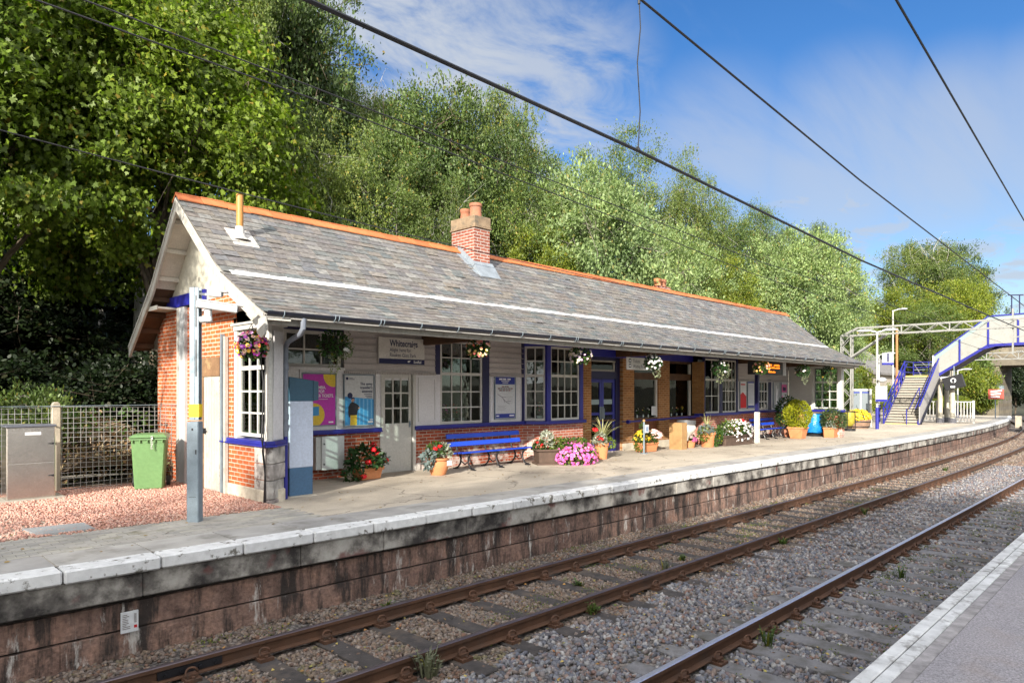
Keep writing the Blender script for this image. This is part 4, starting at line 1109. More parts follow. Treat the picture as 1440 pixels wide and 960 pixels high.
# blue handrail on the entrance wall
mb=MB();mb.tube([(17.9,12.62,.80),(17.75,12.3,.80),(22.15,12.3,.86)],.028,8)
for q in(18.2,19.95,21.9):mb.tube([(q,12.3,.81),(q,12.45,.78),(q,12.6,.78)],.018,6)
mb.cyl((17.70,12.3,.80),(17.80,12.3,.80),.06,n=10)
mb.build('handrail',BLUE,B,smooth=True)
mb=MB();mb.tube([(5.02,10.62,3.0),(5.0,10.55,2.4),(5.01,10.47,1.9),(4.99,10.46,1.25),(4.93,10.36,1.0),(4.92,10.30,.92),(4.96,10.36,.78),(5.01,10.40,.5),(5.0,10.42,-.05)],.012,6);mb.tube([(5.02,10.44,2.9),(5.015,10.43,1.3),(4.92,10.28,.97),(4.93,10.33,.8),(5.0,10.38,.4),(5.0,10.38,-.05)],.009,6);mb.build('hanging_cable',DARKM,B,smooth=True)
# dark interior and back walls
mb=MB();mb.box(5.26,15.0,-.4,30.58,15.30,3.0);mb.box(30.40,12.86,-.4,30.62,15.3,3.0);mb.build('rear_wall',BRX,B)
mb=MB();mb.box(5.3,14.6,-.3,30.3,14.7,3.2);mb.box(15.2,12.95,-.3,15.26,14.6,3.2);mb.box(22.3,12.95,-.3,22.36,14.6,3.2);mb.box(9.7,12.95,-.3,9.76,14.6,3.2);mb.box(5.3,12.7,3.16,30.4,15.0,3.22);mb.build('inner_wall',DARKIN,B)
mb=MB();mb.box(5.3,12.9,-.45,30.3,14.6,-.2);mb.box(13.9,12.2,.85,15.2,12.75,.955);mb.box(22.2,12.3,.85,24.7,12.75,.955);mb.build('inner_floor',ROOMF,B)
# far gable (closing the other end)
mb=MB();mb.prism([(30.70,y,zroof(y)-.08) for y in(9.9,11.12,13.08,14.35,15.3)]+[(30.70,15.3,2.7),(30.70,9.9,2.7)],(.2,0,0));mb.build('far_gable',WHITE,B)

# ------------------------------------------------------------------ posters, signs, cabinets on the wall
def on(y):return y
YF=12.575
def case(name,label,x0,x1,z0,z1,cat='poster',y=YF,frame=True):
    t=thing(name,label,cat,((x0+x1)/2,y,z0))
    mb=MB();mb.box(x0,y-.004,z0,x1,y+.015,z1);mb.build('sheet',PAPER,t)
    if frame:
        mb=MB();f=.022
        mb.box(x0-f,y-.02,z0-f,x1+f,y+.02,z0);mb.box(x0-f,y-.02,z1,x1+f,y+.02,z1+f);mb.box(x0-f,y-.02,z0,x0,y+.02,z1);mb.box(x1,y-.02,z0,x1+f,y+.02,z1)
        mb.build('frame',GALV,t)
    return t
def flat(mb,pts,y,mi=0):mb.add([(a,y,b) for a,b in pts],[tuple(range(len(pts)))],mi)
# magenta ticket poster
t=case('poster','magenta poster with yellow circles and white lettering about tickets',6.84,7.58,1.06,2.10)
y=YF-.006
mb=MB();flat(mb,[(6.84,1.06),(7.58,1.06),(7.58,2.10),(6.84,2.10)],y);mb.build('print',MAGENTA,t)
mb=MB();disc(mb,(7.54,y-.002,2.08),.24,XR,ZU,clip=(-1,.04,-1,.02));mb.build('yellow_circle',YELP,t);mb=MB();disc(mb,(7.09,y-.002,1.27),.24,XR,ZU,clip=(-.25,1,-.21,1));mb.build('yellow_circle',YELP,t)
mb=MB();flat(mb,[(6.93,1.24),(7.20,1.26),(7.20,1.44),(6.93,1.43)],y-.004);mb.build('blue_screen',SKYP,t)
mb=MB();disc(mb,(7.0,y-.004,1.12),.02,XR,ZU);mb.build('button_print',BLACKT,t)
mb=MB()
for i,(s_,xr) in enumerate((('SAMBA.',7.36),('BRITPOP.',7.34),('CHEAPER TICKETS.',7.535))):add_text(mb,s_,.088,(xr,y-.004,1.80-.085*i),XR,ZU,bold=True,align='RIGHT',sx=.78 if i==2 else .9)
mb.box(7.1,y-.003,1.585,7.4,y-.002,1.592);mb.box(7.42,y-.003,1.10,7.53,y-.002,1.13)
mb.build('lettering',WHITET,t)
# traveller poster
t=case('poster','pale poster of a person in dark jacket before blue huts',7.80,8.52,1.02,2.09)
mb=MB();flat(mb,[(7.80,1.03),(8.52,1.03),(8.52,1.58),(7.80,1.64)],y);mb.build('blue_print',SKYP,t)
mb=MB()
for k in range(6):
    a=7.95+k*.1;flat(mb,[(a,1.03),(a+.035,1.03),(a+.035,1.6),(a,1.6)],y-.001)
mb.build('pale_stripes',LBLUEP,t)
mb=MB();flat(mb,[(7.885,1.30),(7.90,1.20),(7.93,1.20),(7.94,1.24),(8.10,1.24),(8.12,1.34),(8.17,1.40),(8.13,1.46),(8.06,1.50),(7.98,1.53),(7.93,1.49),(7.89,1.42)],y-.003);mb.build('dark_jacket',BLACKT,t)
mb=MB();flat(mb,[(7.93,1.03),(8.10,1.03),(8.10,1.24),(7.94,1.24)],y-.003);mb.build('yellow_trousers',YELP,t)
mb=MB();disc(mb,(8.0,y-.004,1.565),.042,XR,ZU);flat(mb,[(8.12,1.39),(8.17,1.42),(8.16,1.37)],y-.004);mb.build('face_print',SKIN,t)
mb=MB();flat(mb,[(7.955,1.57),(7.96,1.61),(8.0,1.625),(8.04,1.61),(8.045,1.585),(8.0,1.595)],y-.005);mb.build('hat_print',NAVYT,t)
mb=MB();disc(mb,(7.93,y-.004,1.66),.062,XR,ZU);disc(mb,(7.86,y-.002,2.02),.032,XR,ZU);mb.build('round_logo',NAVYT,t)
mb=MB()
for i,s_ in enumerate(('The savvy',"traveller's",'essential')):add_text(mb,s_,.082,(8.49,y-.004,1.885-.08*i),XR,ZU,bold=True,align='RIGHT',sx=.95)
for i in range(3):mb.box(8.28+.03*i,y-.003,1.68-.035*i,8.48,y-.002,1.692-.035*i)
mb.box(7.91,y-.003,2.025,8.0,y-.002,2.035);mb.box(7.91,y-.003,2.0,8.04,y-.002,2.01)
mb.build('lettering',NAVYT,t)
mb=MB();mb.box(8.38,y-.004,1.07,8.50,y-.003,1.11);mb.box(8.42,y-.004,1.13,8.50,y-.003,1.15);mb.build('small_lettering',WHITET,t)
# station name
t=thing('station_sign','pale grey Whitecraigs station name board with navy band on grey siding','station sign',(9.25,12.53,2.36))
mb=MB();mb.box(8.63,12.535,2.36,9.90,12.57,2.95);mb.build('sign_board',SIGNG,t,bevel=.004)
y=12.532
mb=MB();mb.box(8.64,y-.001,2.362,9.895,y+.001,2.475);mb.build('navy_band',NAVYT,t)
mb=MB();add_text(mb,'Whitecraigs',.205,(8.92,y-.002,2.755),XR,ZU,sx=.78,bold=True)
add_text(mb,'Alight here for',.12,(8.92,y-.002,2.635),XR,ZU,sx=.82);add_text(mb,'Rouken Glen Park',.12,(8.92,y-.002,2.52),XR,ZU,sx=.82);mb.build('lettering',NAVYT,t)
mb=MB();add_text(mb,'ScotRail',.085,(9.80,y-.004,2.39),XR,ZU,align='RIGHT',sx=.8,bold=True)
flat(mb,[(9.44,2.40),(9.50,2.44),(9.44,2.44),(9.40,2.42)],y-.004);mb.build('white_lettering',WHITET,t)
# route notice
t=case('route_notice','white service map notice with blue bands beside the canted bay',12.22,12.95,1.05,2.13,'notice')
y=YF-.006
mb=MB();flat(mb,[(12.23,1.93),(12.94,1.93),(12.94,2.12),(12.23,2.12)],y);flat(mb,[(12.23,1.06),(12.94,1.06),(12.94,1.17),(12.23,1.17)],y);mb.build('blue_bands',BLUET,t)
mb=MB();
for q in(12.36,12.50,12.66):mb.box(q,y-.003,2.045,q+.12,y-.002,2.085)
mb.box(12.44,y-.003,2.005,12.73,y-.002,2.02);mb.box(12.48,y-.003,1.965,12.69,y-.002,1.98)
mb.box(12.26,y-.003,1.10,12.36,y-.002,1.13);mb.box(12.74,y-.003,1.10,12.91,y-.002,1.135);mb.build('white_lettering',WHITET,t)
mb=MB();
for z_,w_ in((1.86,.13),(1.81,.27),(1.76,.22)):
    q=12.585-w_
    while q<12.585+w_:
        l_=random.uniform(.05,.10);mb.box(q,y-.003,z_,min(q+l_,12.585+w_),y-.002,z_+.024);q+=l_+.02;mb.build('red_lettering',REDT,t)
mb=MB()
def ln(a,b,w=.006):
    mb.bar((a[0],y-.003,a[1]),(b[0],y-.003,b[1]),.002,w,up=(0,1,0)) if False else mb.prism([(a[0]-w/2,y-.002,a[1]-w/2),(a[0]+w/2,y-.002,a[1]+w/2),(b[0]+w/2,y-.002,b[1]+w/2),(b[0]-w/2,y-.002,b[1]-w/2)],(0,-.001,0))
for a,b in(((12.3,1.68),(12.46,1.60)),((12.46,1.60),(12.6,1.48)),((12.6,1.48),(12.74,1.42)),((12.46,1.60),(12.62,1.60)),((12.52,1.55),(12.56,1.46)),((12.6,1.48),(12.8,1.50))):ln(a,b,.012)
for i in range(4):mb.box(12.3,y-.003,1.37-.035*i,12.3+(.26 if i%2 else .32),y-.002,1.376-.035*i);mb.box(12.64,y-.003,1.60-.05*i,12.86,y-.002,1.606-.05*i)
mb.build('map_print',M('grey map print',(.22,.22,.24),.5,0,2,0),t)
# posters on the far stretch
t=case('poster','white poster with red foot just right of the far bay window',25.86,26.42,1.06,2.17);y=YF-.006
mb=MB();flat(mb,[(25.88,1.08),(26.40,1.08),(26.40,1.55),(26.1,1.72),(25.88,1.62)],y);mb.box(25.92,y-.002,2.0,26.3,y,2.05);mb.build('red_print',REDT,t)
t=case('poster','plain white timetable poster beside the red-footed poster',26.55,27.12,1.06,2.17)
mb=MB();flat(mb,[(26.57,1.08),(27.10,1.08),(27.10,1.17),(26.57,1.17)],y);flat(mb,[(26.57,2.08),(27.10,2.08),(27.10,2.15),(26.57,2.15)],y)
for i in range(18):mb.box(26.62,y-.002,2.0-.043*i,27.05,y,2.008-.043*i)
mb.build('print',BLUET,t)
t=case('poster','grey and white poster with a pale figure near the end of the wall',28.98,29.62,1.06,2.18)
mb=MB();flat(mb,[(29.0,1.08),(29.6,1.08),(29.6,2.16),(29.0,2.16)],y);mb.build('grey_print',M('grey print ground',(.36,.37,.37),.5,.25,3,0),t)
mb=MB();flat(mb,[(29.22,1.1),(29.42,1.1),(29.38,1.5),(29.46,1.85),(29.40,1.86),(29.33,1.65),(29.30,2.0),(29.25,2.0),(29.26,1.5)],y-.002);mb.build('pale_figure',WHITET,t)
t=case('poster','white poster with a pink block, nearest the glazed end wing',29.80,30.40,1.06,2.18)
mb=MB();flat(mb,[(29.84,1.70),(30.38,1.70),(30.38,2.05),(29.84,2.05)],y);flat(mb,[(29.84,1.45),(29.95,1.45),(29.95,1.55),(29.84,1.55)],y);mb.build('pink_print',M('pink print',(.60,.12,.30),.5,.1,3,0),t)
mb=MB();flat(mb,[(29.95,1.78),(30.25,1.78),(30.3,1.9),(29.95,1.95)],y-.002);mb.build('dark_print',NAVYT,t)
# meter cabinet
t=thing('meter_cabinet','pale grey metal meter cabinet on the brick wall under the posters','cabinet',(7.35,12.5,.14))
mb=MB();mb.box(7.06,12.44,.16,7.70,12.60,.82);mb.build('body',M('cabinet grey',(.50,.51,.49),.45,.05,3,.05,60),t,bevel=.006)
mb=MB();mb.box(7.17,12.40,.15,7.69,12.44,.83);dd=mb.build('door',M('cabinet door grey',(.56,.58,.57),.4,.04,3,.03,60),t,bevel=.006)
mb=MB()
for z in(.27,.68):mb.cyl((7.22,12.40,z),(7.22,12.385,z),.016,n=8)
mb.build('lock',DARKM,dd)
# information kiosk
t=thing('information_kiosk','pale blue information totem with dark foot and sloped dark top by the gable corner','information kiosk',(5.80,10.95,ZG(5.7)))
mb=MB();mb.box(5.64,10.82,.44,6.09,11.17,1.58);mb.build('front_panel',KIOSK,t,bevel=.01)
mb=MB();mb.box(5.645,10.825,-.05,6.085,11.165,.44);mb.build('foot',KIOSKD,t,bevel=.008)
mb=MB();mb.prism([(5.64,10.82,1.58),(6.09,10.82,1.58),(6.09,10.82,1.94),(5.64,10.82,2.0)],(0,.35,0));mb.build('top',KIOSKT,t,bevel=.01)
mb=MB();mb.prism([(6.092,10.82,1.58),(6.22,10.87,1.60),(6.22,10.87,1.92),(6.092,10.82,1.94)],(0,.03,0));mb.build('side_screen',KIOSKT,t)
mb=MB();mb.box(5.55,10.7,-.08,6.1,11.2,-.035);mb.build('base_stone',STONEW,t,bevel=.01)
# CCTV mast
t=thing('camera_mast','galvanised steel camera mast with a yellow band standing in front of the gable','camera mast',(3.63,9.59,ZG(3.6)))
px_,py_=3.63,9.59
RM=Matrix.Rotation(YAW-PI/2,3,'Z')
def mbx(mb,x0,x1,y0,y1,z0,z1,mi=0):
    '''boxes of the mast stand square to the camera mast's own turn'''
    mb.obox(Vector((px_,py_,(z0+z1)/2))+RM@Vector(((x0+x1)/2,(y0+y1)/2,0)),(x1-x0,y1-y0,z1-z0),RM,mi)
mb=MB();mbx(mb,-.062,.012,-.05,.05,1.36,3.16);mbx(mb,.012,.066,-.05,-.035,1.36,3.16);mbx(mb,.012,.066,.035,.05,1.36,3.16);pl=mb.build('pole',GALV,t,bevel=.005)
mb=MB();mbx(mb,.022,.040,-.052,-.034,1.95,2.45);mbx(mb,.022,.040,-.052,-.034,2.62,3.05);mb.build('cable_slot',DARKM,pl)
mb=MB();mbx(mb,-.09,.07,-.075,.075,-.05,1.34);bs=mb.build('base_cabinet',GALV,t,bevel=.01)
mb=MB();mbx(mb,-.06,.04,-.078,-.074,.32,.324);mbx(mb,.03,.045,-.08,-.074,.9,.96);mbx(mb,-.02,.0,-.079,-.074,1.22,1.25);mb.build('door_seam',DARKM,bs)
mb=MB();mbx(mb,-.066,.070,-.054,.054,1.40,1.575);mb.build('yellow_band',YELL,t)
def cam_house(p,d,L,w,h,nm,par,m=CAMW):
    d=Vector(d).normalized();p=Vector(p)
    mb=MB();mb.bar(p,p+d*L,w,h);mb.bar(p+d*.02+Vector((0,0,h*.55)),p+d*(L+.08)+Vector((0,0,h*.55)),w*1.2,.02)
    o=mb.build(nm,m,par,bevel=.012);mb=MB();mb.bar(p+d*(L-.001),p+d*(L+.012),w*.7,h*.65);mb.build('lens',DARKM,o);return o
rt=Vector((math.sin(YAW),-math.cos(YAW),0))
cam_house((px_-.03,py_-.1,2.93),rt*.9+fw*.45+Vector((0,0,-.10)),.52,.105,.10,'camera',t)
cam_house((px_+.16,py_-.02,3.09),rt*.9+fw*.2+Vector((0,0,-.03)),.18,.11,.07,'camera',t)
mb=MB();mb.cyl((px_+.03,py_-.06,2.72),(px_+.16,py_-.14,2.74),.045,n=10);mb.cyl((px_+.12,py_-.12,2.70),(px_+.12,py_-.12,2.86),.05,n=10);mb.bar((px_+.02,py_,3.08),(px_+.17,py_-.02,3.08),.03,.03);mb.build('bracket',CAMW,t,smooth=True)
# stainless cabinet
t=thing('steel_cabinet','tall stainless steel cabinet standing on gravel before the mesh fence','cabinet',(2.45,13.45,0))
mb=MB();F=Fr(2.13,13.33,0,(0,-1))
F.box(mb,0,.66,-.40,0,-.02,1.17);cb=mb.build('body',STEEL,t,bevel=.008)
mb=MB();F.box(mb,-.015,.675,-.42,.02,1.17,1.205);mb.build('lid',M('dark steel lid',(.14,.15,.18),.4,.1,3,.05,60,metal=.4),t,bevel=.006)
mb=MB();F.box(mb,.01,.65,.0,.012,.60,1.15);F.box(mb,.01,.65,.0,.012,.03,.585);dr=mb.build('door',STEEL,t,bevel=.003)
mb=MB();F.box(mb,.24,.46,.012,.015,1.04,1.09);mb.build('label_plate',PAPER,dr)
mb=MB()
for z in(.36,.885):F.box(mb,.56,.63,.012,.03,z,z+.014);F.box(mb,.61,.635,.012,.035,z-.01,z+.024)
mb.build('lock',DARKM,dr)
mb=MB();F.box(mb,-.25,.78,-.5,.12,-.08,.012);mb.build('base_slab',M('concrete plinth',(.33,.30,.25),.9,.15,4,.3,40),t)
t=None
mb=MB();mb.add([(1.83,10.50,.008),(1.90,9.92,.006),(2.50,9.90,.002),(2.50,10.42,.004)],[(0,1,2,3)]);mb.add([(1.83,10.50,-.05),(1.90,9.92,-.05),(2.50,9.90,-.05),(2.50,10.42,-.05),(1.83,10.50,.012),(1.90,9.92,.010),(2.50,9.90,.008),(2.50,10.42,.010)],[(4,5,6,7),(0,1,5,4),(1,2,6,5),(2,3,7,6),(3,0,4,7)])
mb.f=mb.f[1:];mb.m=mb.m[1:]
tag(mb.build('access_cover',M('grey cover slab',(.27,.28,.285),.7,.1,4,.4,60)),'grey square access cover slab set in the pink gravel','access cover')
# wheelie bin
t=thing('wheelie_bin','green wheelie bin with a chain hanging from its lid by the mesh fence','wheelie bin',(4.32,13.55,ZG(4.3)),rz=math.radians(-24))
def local(mb):return mb
def lbuild(mb,name,mat,par,**k):
    """build in the thing's own axes"""
    l=root_loc(par);mb.v=[(p[0]+l.x,p[1]+l.y,p[2]+l.z) for p in mb.v];return mb.build(name,mat,par,**k)
def frustum(mb,w0,d0,w1,d1,z0,z1,cx=0,cy=0,cx1=None,cy1=None):
    cx1=cx if cx1 is None else cx1;cy1=cy if cy1 is None else cy1
    vs=[(cx+a*w0/2,cy+b*d0/2,z0) for a,b in((-1,-1),(1,-1),(1,1),(-1,1))]+[(cx1+a*w1/2,cy1+b*d1/2,z1) for a,b in((-1,-1),(1,-1),(1,1),(-1,1))]
    mb.add(vs,[(0,3,2,1),(4,5,6,7),(0,1,5,4),(1,2,6,5),(2,3,7,6),(3,0,4,7)])
mb=MB();frustum(mb,.46,.40,.56,.58,.0,.92,0,-.03,0,0);bd=lbuild(mb,'body',GREENB,t,bevel=.025)
mb=MB();frustum(mb,.60,.63,.58,.60,.90,.95);
for k in range(5):mb.box(-.26+k*.12,-.325,.85,-.24+k*.12,-.29,.91)
lbuild(mb,'rim',GREENB,t,bevel=.008)
mb=MB();frustum(mb,.61,.66,.50,.52,.955,1.00);mb.box(-.31,-.34,.94,.31,.33,.962);mb.cyl((-.2,.36,.98),(.2,.36,.98),.02,n=8);lbuild(mb,'lid',GREENB,t,bevel=.012)
for s_ in(-1,1):
    mb=MB();mb.cyl((s_*.25,.22,.10),(s_*.31,.22,.10),.10,n=18);lbuild(mb,'wheel',RUB,t)
mb=MB()
for i in range(7):
    mb.tube([(.06+.008*math.sin(i*2),-.345,.98-i*.035),(.075+.008*math.cos(i*2),-.35,.96-i*.035),(.06+.008*math.sin(i*2),-.345,.945-i*.035),(.045,-.35,.96-i*.035),(.06,-.345,.98-i*.035)],.006,5)
lbuild(mb,'chain',M('pale chain',(.5,.5,.48),.4,.1,5,0,metal=.5),t)
# mesh fence
t=thing('mesh_fence','grey wire mesh fence with concrete posts behind the gravel','fence',(1.5,14.25,0))
for x,y,z1,w_ in((-4,14.55,1.55,.14),(-.6,14.40,1.55,.14),(2.98,14.22,1.56,.13),(5.22,14.18,1.56,.15)):
    mb=MB();mb.box(x-w_/2,y-.06,-.1,x+w_/2,y+.06,z1-.04);mb.prism([(x-w_/2,y-.06,z1-.04),(x+w_/2,y-.06,z1-.04),(x+w_/2-.03,y-.06,z1),(x-w_/2+.03,y-.06,z1)],(0,.12,0));mb.build('post',CONC,t,bevel=.01)
mb=MB();fa=Vector((-4,14.48,0));fb=Vector((5.16,14.10,0));L=(fb-fa).length;n=int(L/.095)
for i in range(n+1):
    q=fa.lerp(fb,i/n);j=random.uniform(-.006,.006);mb.bar(q+Vector((j,0,0)),q+Vector((j*2,0,1.47+.012*math.sin(i*.35))),.007,.007)
for k in range(17):
    z=.02+k*.09;pts=[fa.lerp(fb,i/24)+Vector((0,0,z+.01*math.sin(i*.9+k))) for i in range(25)]
    for a,b in zip(pts,pts[1:]):mb.bar(a,b,.007,.007)
mb.build('wire_mesh',MESHM,t,recalc=False)
mb=MB();mb.cyl((5.06,14.0,-.05),(5.06,14.0,1.5),.025,n=8);mb.bar((5.1,14.05,1.49),(-4,14.45,1.49),.01,.01);mb.build('strainer_rod',GALV,t)

# ------------------------------------------------------------------ benches
def bench(loc,label,L,rz=0,legs=3):
    t=thing('bench',label,'bench',loc,rz,'blue platform benches')
    for z,y,w_,tilt in((.76,.33,.11,.22),(.575,.29,.11,.22)):
        mb=MB();R=Matrix.Rotation(-tilt,3,'X');mb.obox((0,y,z),(L,.035,w_),R);lbuild(mb,'back_slat',BENCHB,t,bevel=.006)
    for k,y in enumerate((-.16,-.02,.12)):
        mb=MB();mb.obox((0.03,y,.405-.012*k),(L+.02,.115,.035),Matrix.Rotation(math.radians(-4),3,'X'));lbuild(mb,'seat_slat',BENCHB,t,bevel=.006)
    for i in range(legs):
        x=-L/2+.28+(L-.62)*i/(legs-1)
        mb=MB()
        mb.tube([(x,-.24,.36),(x,-.18,.375),(x,.1,.36),(x,.22,.36),(x,.28,.5),(x,.37,.82)],[.018,.022,.022,.022,.02,.014],6)
        mb.bar((x,.255,.42),(x,.325,.72),.045,.012)
        mb.tube([(x,-.20,.37),(x,-.14,.28),(x,-.13,.18),(x,-.20,.06),(x,-.30,.018),(x,-.34,.03)],[.022,.025,.022,.02,.02,.018],6)
        mb.tube([(x,.18,.36),(x,.12,.25),(x,.14,.14),(x,.22,.05),(x,.32,.018)],[.022,.024,.022,.02,.02],6)
        mb.tube([(x,-.14,.2),(x,-.02,.12),(x,.13,.2)],.014,6)
        mb.box(x-.03,-.38,-.01,x+.03,-.24,.022);mb.box(x-.03,.24,-.01,x+.03,.38,.022)
        o=lbuild(mb,'leg',DARKM,t,smooth=True)
    return t
bench((11.56,11.95,ZG(11.5)),'long blue slatted bench against the red brick beside the terracotta pot',2.45)
bench((27.5,12.1,ZG(27.5)),'shorter blue slatted bench beside the round clipped conifer',2.2,legs=3)

# ------------------------------------------------------------------ leaves and flowers
RH=np.array([(0,0,0),(.5,-.27,.05),(1,0,-.04),(.5,.27,.05)])
OVAL=np.array([(0,0,0),(.25,-.24,.05),(.65,-.22,.05),(1,0,-.06),(.65,.22,.05),(.25,.24,.05)])
MAPLE=np.array([(0,0,0),(.12,-.22,.02),(.02,-.5,-.03),(.30,-.42,.0),(.48,-.62,-.06),(.58,-.26,.03),(1.0,0,-.08),(.58,.26,.03),(.48,.62,-.06),(.30,.42,0),(.02,.5,-.03),(.12,.22,.02)])
PETAL=np.array([(math.cos(2*PI*i/7)*(1 if i%2 else .8)*.5,math.sin(2*PI*i/7)*(1 if i%2 else .85)*.5,.08 if i%2 else -.06) for i in range(7)])
def unit(a):return a/np.maximum(1e-9,np.linalg.norm(a,axis=1))[:,None]
def leaf_arrays(P,A,N,size,T):
    A=unit(A);N=N-A*np.sum(A*N,axis=1)[:,None];N=unit(N);B=np.cross(N,A);k=len(T)
    W=P[:,None,:]+size[:,None,None]*(T[None,:,0,None]*A[:,None,:]+T[None,:,1,None]*B[:,None,:]+T[None,:,2,None]*N[:,None,:])
    n=len(P);return W.reshape(-1,3),np.arange(n*k).reshape(n,k)
def ell(n,r,shell=.5,zmin=-1):
    """points in an ellipsoid, gathered towards its skin"""
    d=unit(RNG.normal(size=(n*2,3)));d=d[d[:,2]>zmin][:n];n=len(d)
    rad=(shell+(1-shell)*RNG.random(n))**.6
    return d*rad[:,None]*np.array(r),d
def foliage(par,name,c,r,n,size,mat,T=OVAL,zmin=-.5,shell=.5,up=.5,droop=0):
    P,d=ell(n,r,shell,zmin);k=len(P)
    N=d+np.array([0,0,up])+RNG.normal(0,.45,(k,3));A=d+RNG.normal(0,.7,(k,3))-np.array([0,0,droop])
    V,F=leaf_arrays(P+np.array(c),A,N,size*RNG.uniform(.6,1.25,k),T)
    return fast_mesh(name,V,F,mat,par)
def blossoms(par,name,c,r,n,size,mat,zmin=-.3,shell=.85,out=1.06,double=True):
    P,d=ell(n,(r[0]*out,r[1]*out,r[2]*out),shell,zmin);k=len(P)
    N=d+np.array([-.25,-.35,.35])+RNG.normal(0,.3,(k,3));A=np.cross(N,RNG.normal(size=(k,3)))
    V,F=leaf_arrays(P+np.array(c),A,N,size*RNG.uniform(.75,1.2,k),PETAL)
    if double:
        V2,F2=leaf_arrays(P+np.array(c)+unit(N)*size*.14,A+.5*N,N+RNG.normal(0,.2,(k,3)),size*.55*RNG.uniform(.8,1.1,k),PETAL);F2=F2+len(V);V=np.concatenate([V,V2]);F=np.concatenate([F,F2])
    return fast_mesh(name,V,F,mat,par)
def heads(par,name,pts,r,mat,n=60,ps=.035):
    """round flower heads such as geraniums: packed petals on a ball"""
    Vs=[];Fs=[];o=0
    for c in pts:
        d=unit(RNG.normal(size=(n,3)));P=d*np.array([r,r,r*.75])+np.array(c)
        V,F=leaf_arrays(P,np.cross(d,RNG.normal(size=(n,3))),d+RNG.normal(0,.25,(n,3)),np.full(n,ps),PETAL);Vs.append(V);Fs.append(F+o);o+=len(V)
    return fast_mesh(name,np.concatenate(Vs),np.concatenate(Fs),mat,par)
def blades(par,name,c,n,h,mat,w_=.014,spread=.9,mx=1.0):
    mb=MB();c=Vector(c)
    for i in range(n):
        a=2*PI*i/n+random.uniform(-.3,.3);s_=random.uniform(.15,spread);hh=h*random.uniform(.65,1.05)
        pts=[]
        for k in range(6):
            f=k/5;rr=s_*hh*(f**1.6);z=hh*(f-.35*s_*f*f*f*1.3);pts.append(c+Vector((rr*math.cos(a),rr*math.sin(a),z)))
        sd=Vector((-math.sin(a),math.cos(a),0))
        for k in range(5):
            w0=w_*(1-.75*(k/5));w1=w_*(1-.75*((k+1)/5))
            o=len(mb.v);mb.v+=[tuple(pts[k]-sd*w0),tuple(pts[k]+sd*w0),tuple(pts[k+1]+sd*w1),tuple(pts[k+1]-sd*w1)];mb.f.append((o,o+1,o+2,o+3));mb.m.append(0)
    return lbuild(mb,name,mat,par,recalc=False)
LG=leafmat('garden leaf green',(.06,.13,.03),.35);LGD=leafmat('dark geranium leaf',(.03,.085,.022),.35);LGY=leafmat('lime garden leaf',(.17,.24,.045),.3)
LSIL=leafmat('silver leaf',(.33,.36,.31),.3,yellow=(.5,.5,.45),trans=.2);LBLU=leafmat('blue grey leaf',(.16,.21,.22),.25,yellow=(.2,.25,.25),trans=.2);LVAR=leafmat('pale striped blade',(.42,.42,.24),.3,yellow=(.5,.45,.3),trans=.3)
LREDB=leafmat('red bronze blade',(.26,.07,.05),.3,yellow=(.3,.1,.06),trans=.3)
REDF=island('red petals',[(.70,.010,.012),(.62,.006,.02),(.78,.03,.02)],.6,0,10,10,.1);PINKF=island('magenta pink petals',[(.62,.06,.30),(.72,.16,.42),(.52,.03,.22),(.75,.35,.55)],.6,0,10,10,.1)
WHF=island('white petals',[(.62,.61,.57),(.58,.55,.53),(.66,.66,.63),(.60,.47,.53)],.6,0,10,10,.08);YELF=island('yellow petals',[(.64,.42,.015),(.58,.34,.01),(.68,.50,.06)],.6,0,10,10,.1)
PANF=island('mixed pansy petals',[(.25,.02,.40),(.78,.50,.02),(.60,.03,.05),(.42,.06,.55),(.72,.45,.40),(.80,.60,.10),(.16,.015,.28),(.70,.28,.05)],.6,0,10,10,.1);MIXF=island('red pink and yellow petals',[(.70,.02,.02),(.75,.30,.28),(.80,.55,.05),(.78,.70,.5),(.65,.05,.08)],.6,0,10,10,.1)
LILF=island('lilac and cream petals',[(.55,.35,.62),(.75,.68,.40),(.70,.60,.68),(.45,.22,.55)],.6,0,10,10,.1);PALEP=island('pale pink petals',[(.78,.42,.38),(.80,.55,.50),(.70,.25,.28)],.6,0,10,10,.1)
SPRAY=leafmat('silvery green spray',(.19,.23,.16),.4,yellow=(.3,.3,.2),trans=.3)
def pot_round(t,r=.22,h=.36,mat=TERRA):
    mb=MB();mb.lathe([(0,0),(r*.66,0),(r*.92,h*.45),(r*.98,h*.7),(r*.84,h*.84),(r*.98,h*.88),(r,h),(r*.9,h),(r*.85,h*.9)],(0,0,0),24);return lbuild(mb,'pot',mat,t,smooth=True)
def pot_taper(t,r0,r1,h,mat=TERRA):
    mb=MB();mb.lathe([(0,0),(r0,0),(r1*.94,h*.82),(r1*1.04,h*.83),(r1*1.04,h),(r1*.92,h),(r1*.9,h*.85)],(0,0,0),22);return lbuild(mb,'pot',mat,t,smooth=True)
def trough(t,L,W,h,mat=TERRA,rim=True,taper=.9):
    mb=MB();frustum(mb,L*taper,W*taper,L,W,0,h)
    if rim:mb.box(-L/2-.02,-W/2-.02,h-.06,L/2+.02,W/2+.02,h+.008)
    return lbuild(mb,'trough',mat,t,bevel=.012)
def soil(t,r,h,sq=None):
    mb=MB()
    if sq:mb.box(-sq[0]/2,-sq[1]/2,h-.03,sq[0]/2,sq[1]/2,h+.012)
    else:mb.cyl((0,0,h-.05),(0,0,h-.02),r,n=16)
    return lbuild(mb,'soil',SOIL,t)
PL='planted pots along the platform'
def planter(label,x,y,rz=0,nm='flower_pot'):
    return thing(nm,label,'flower pot',(x,y,ZG(x)),rz,PL)
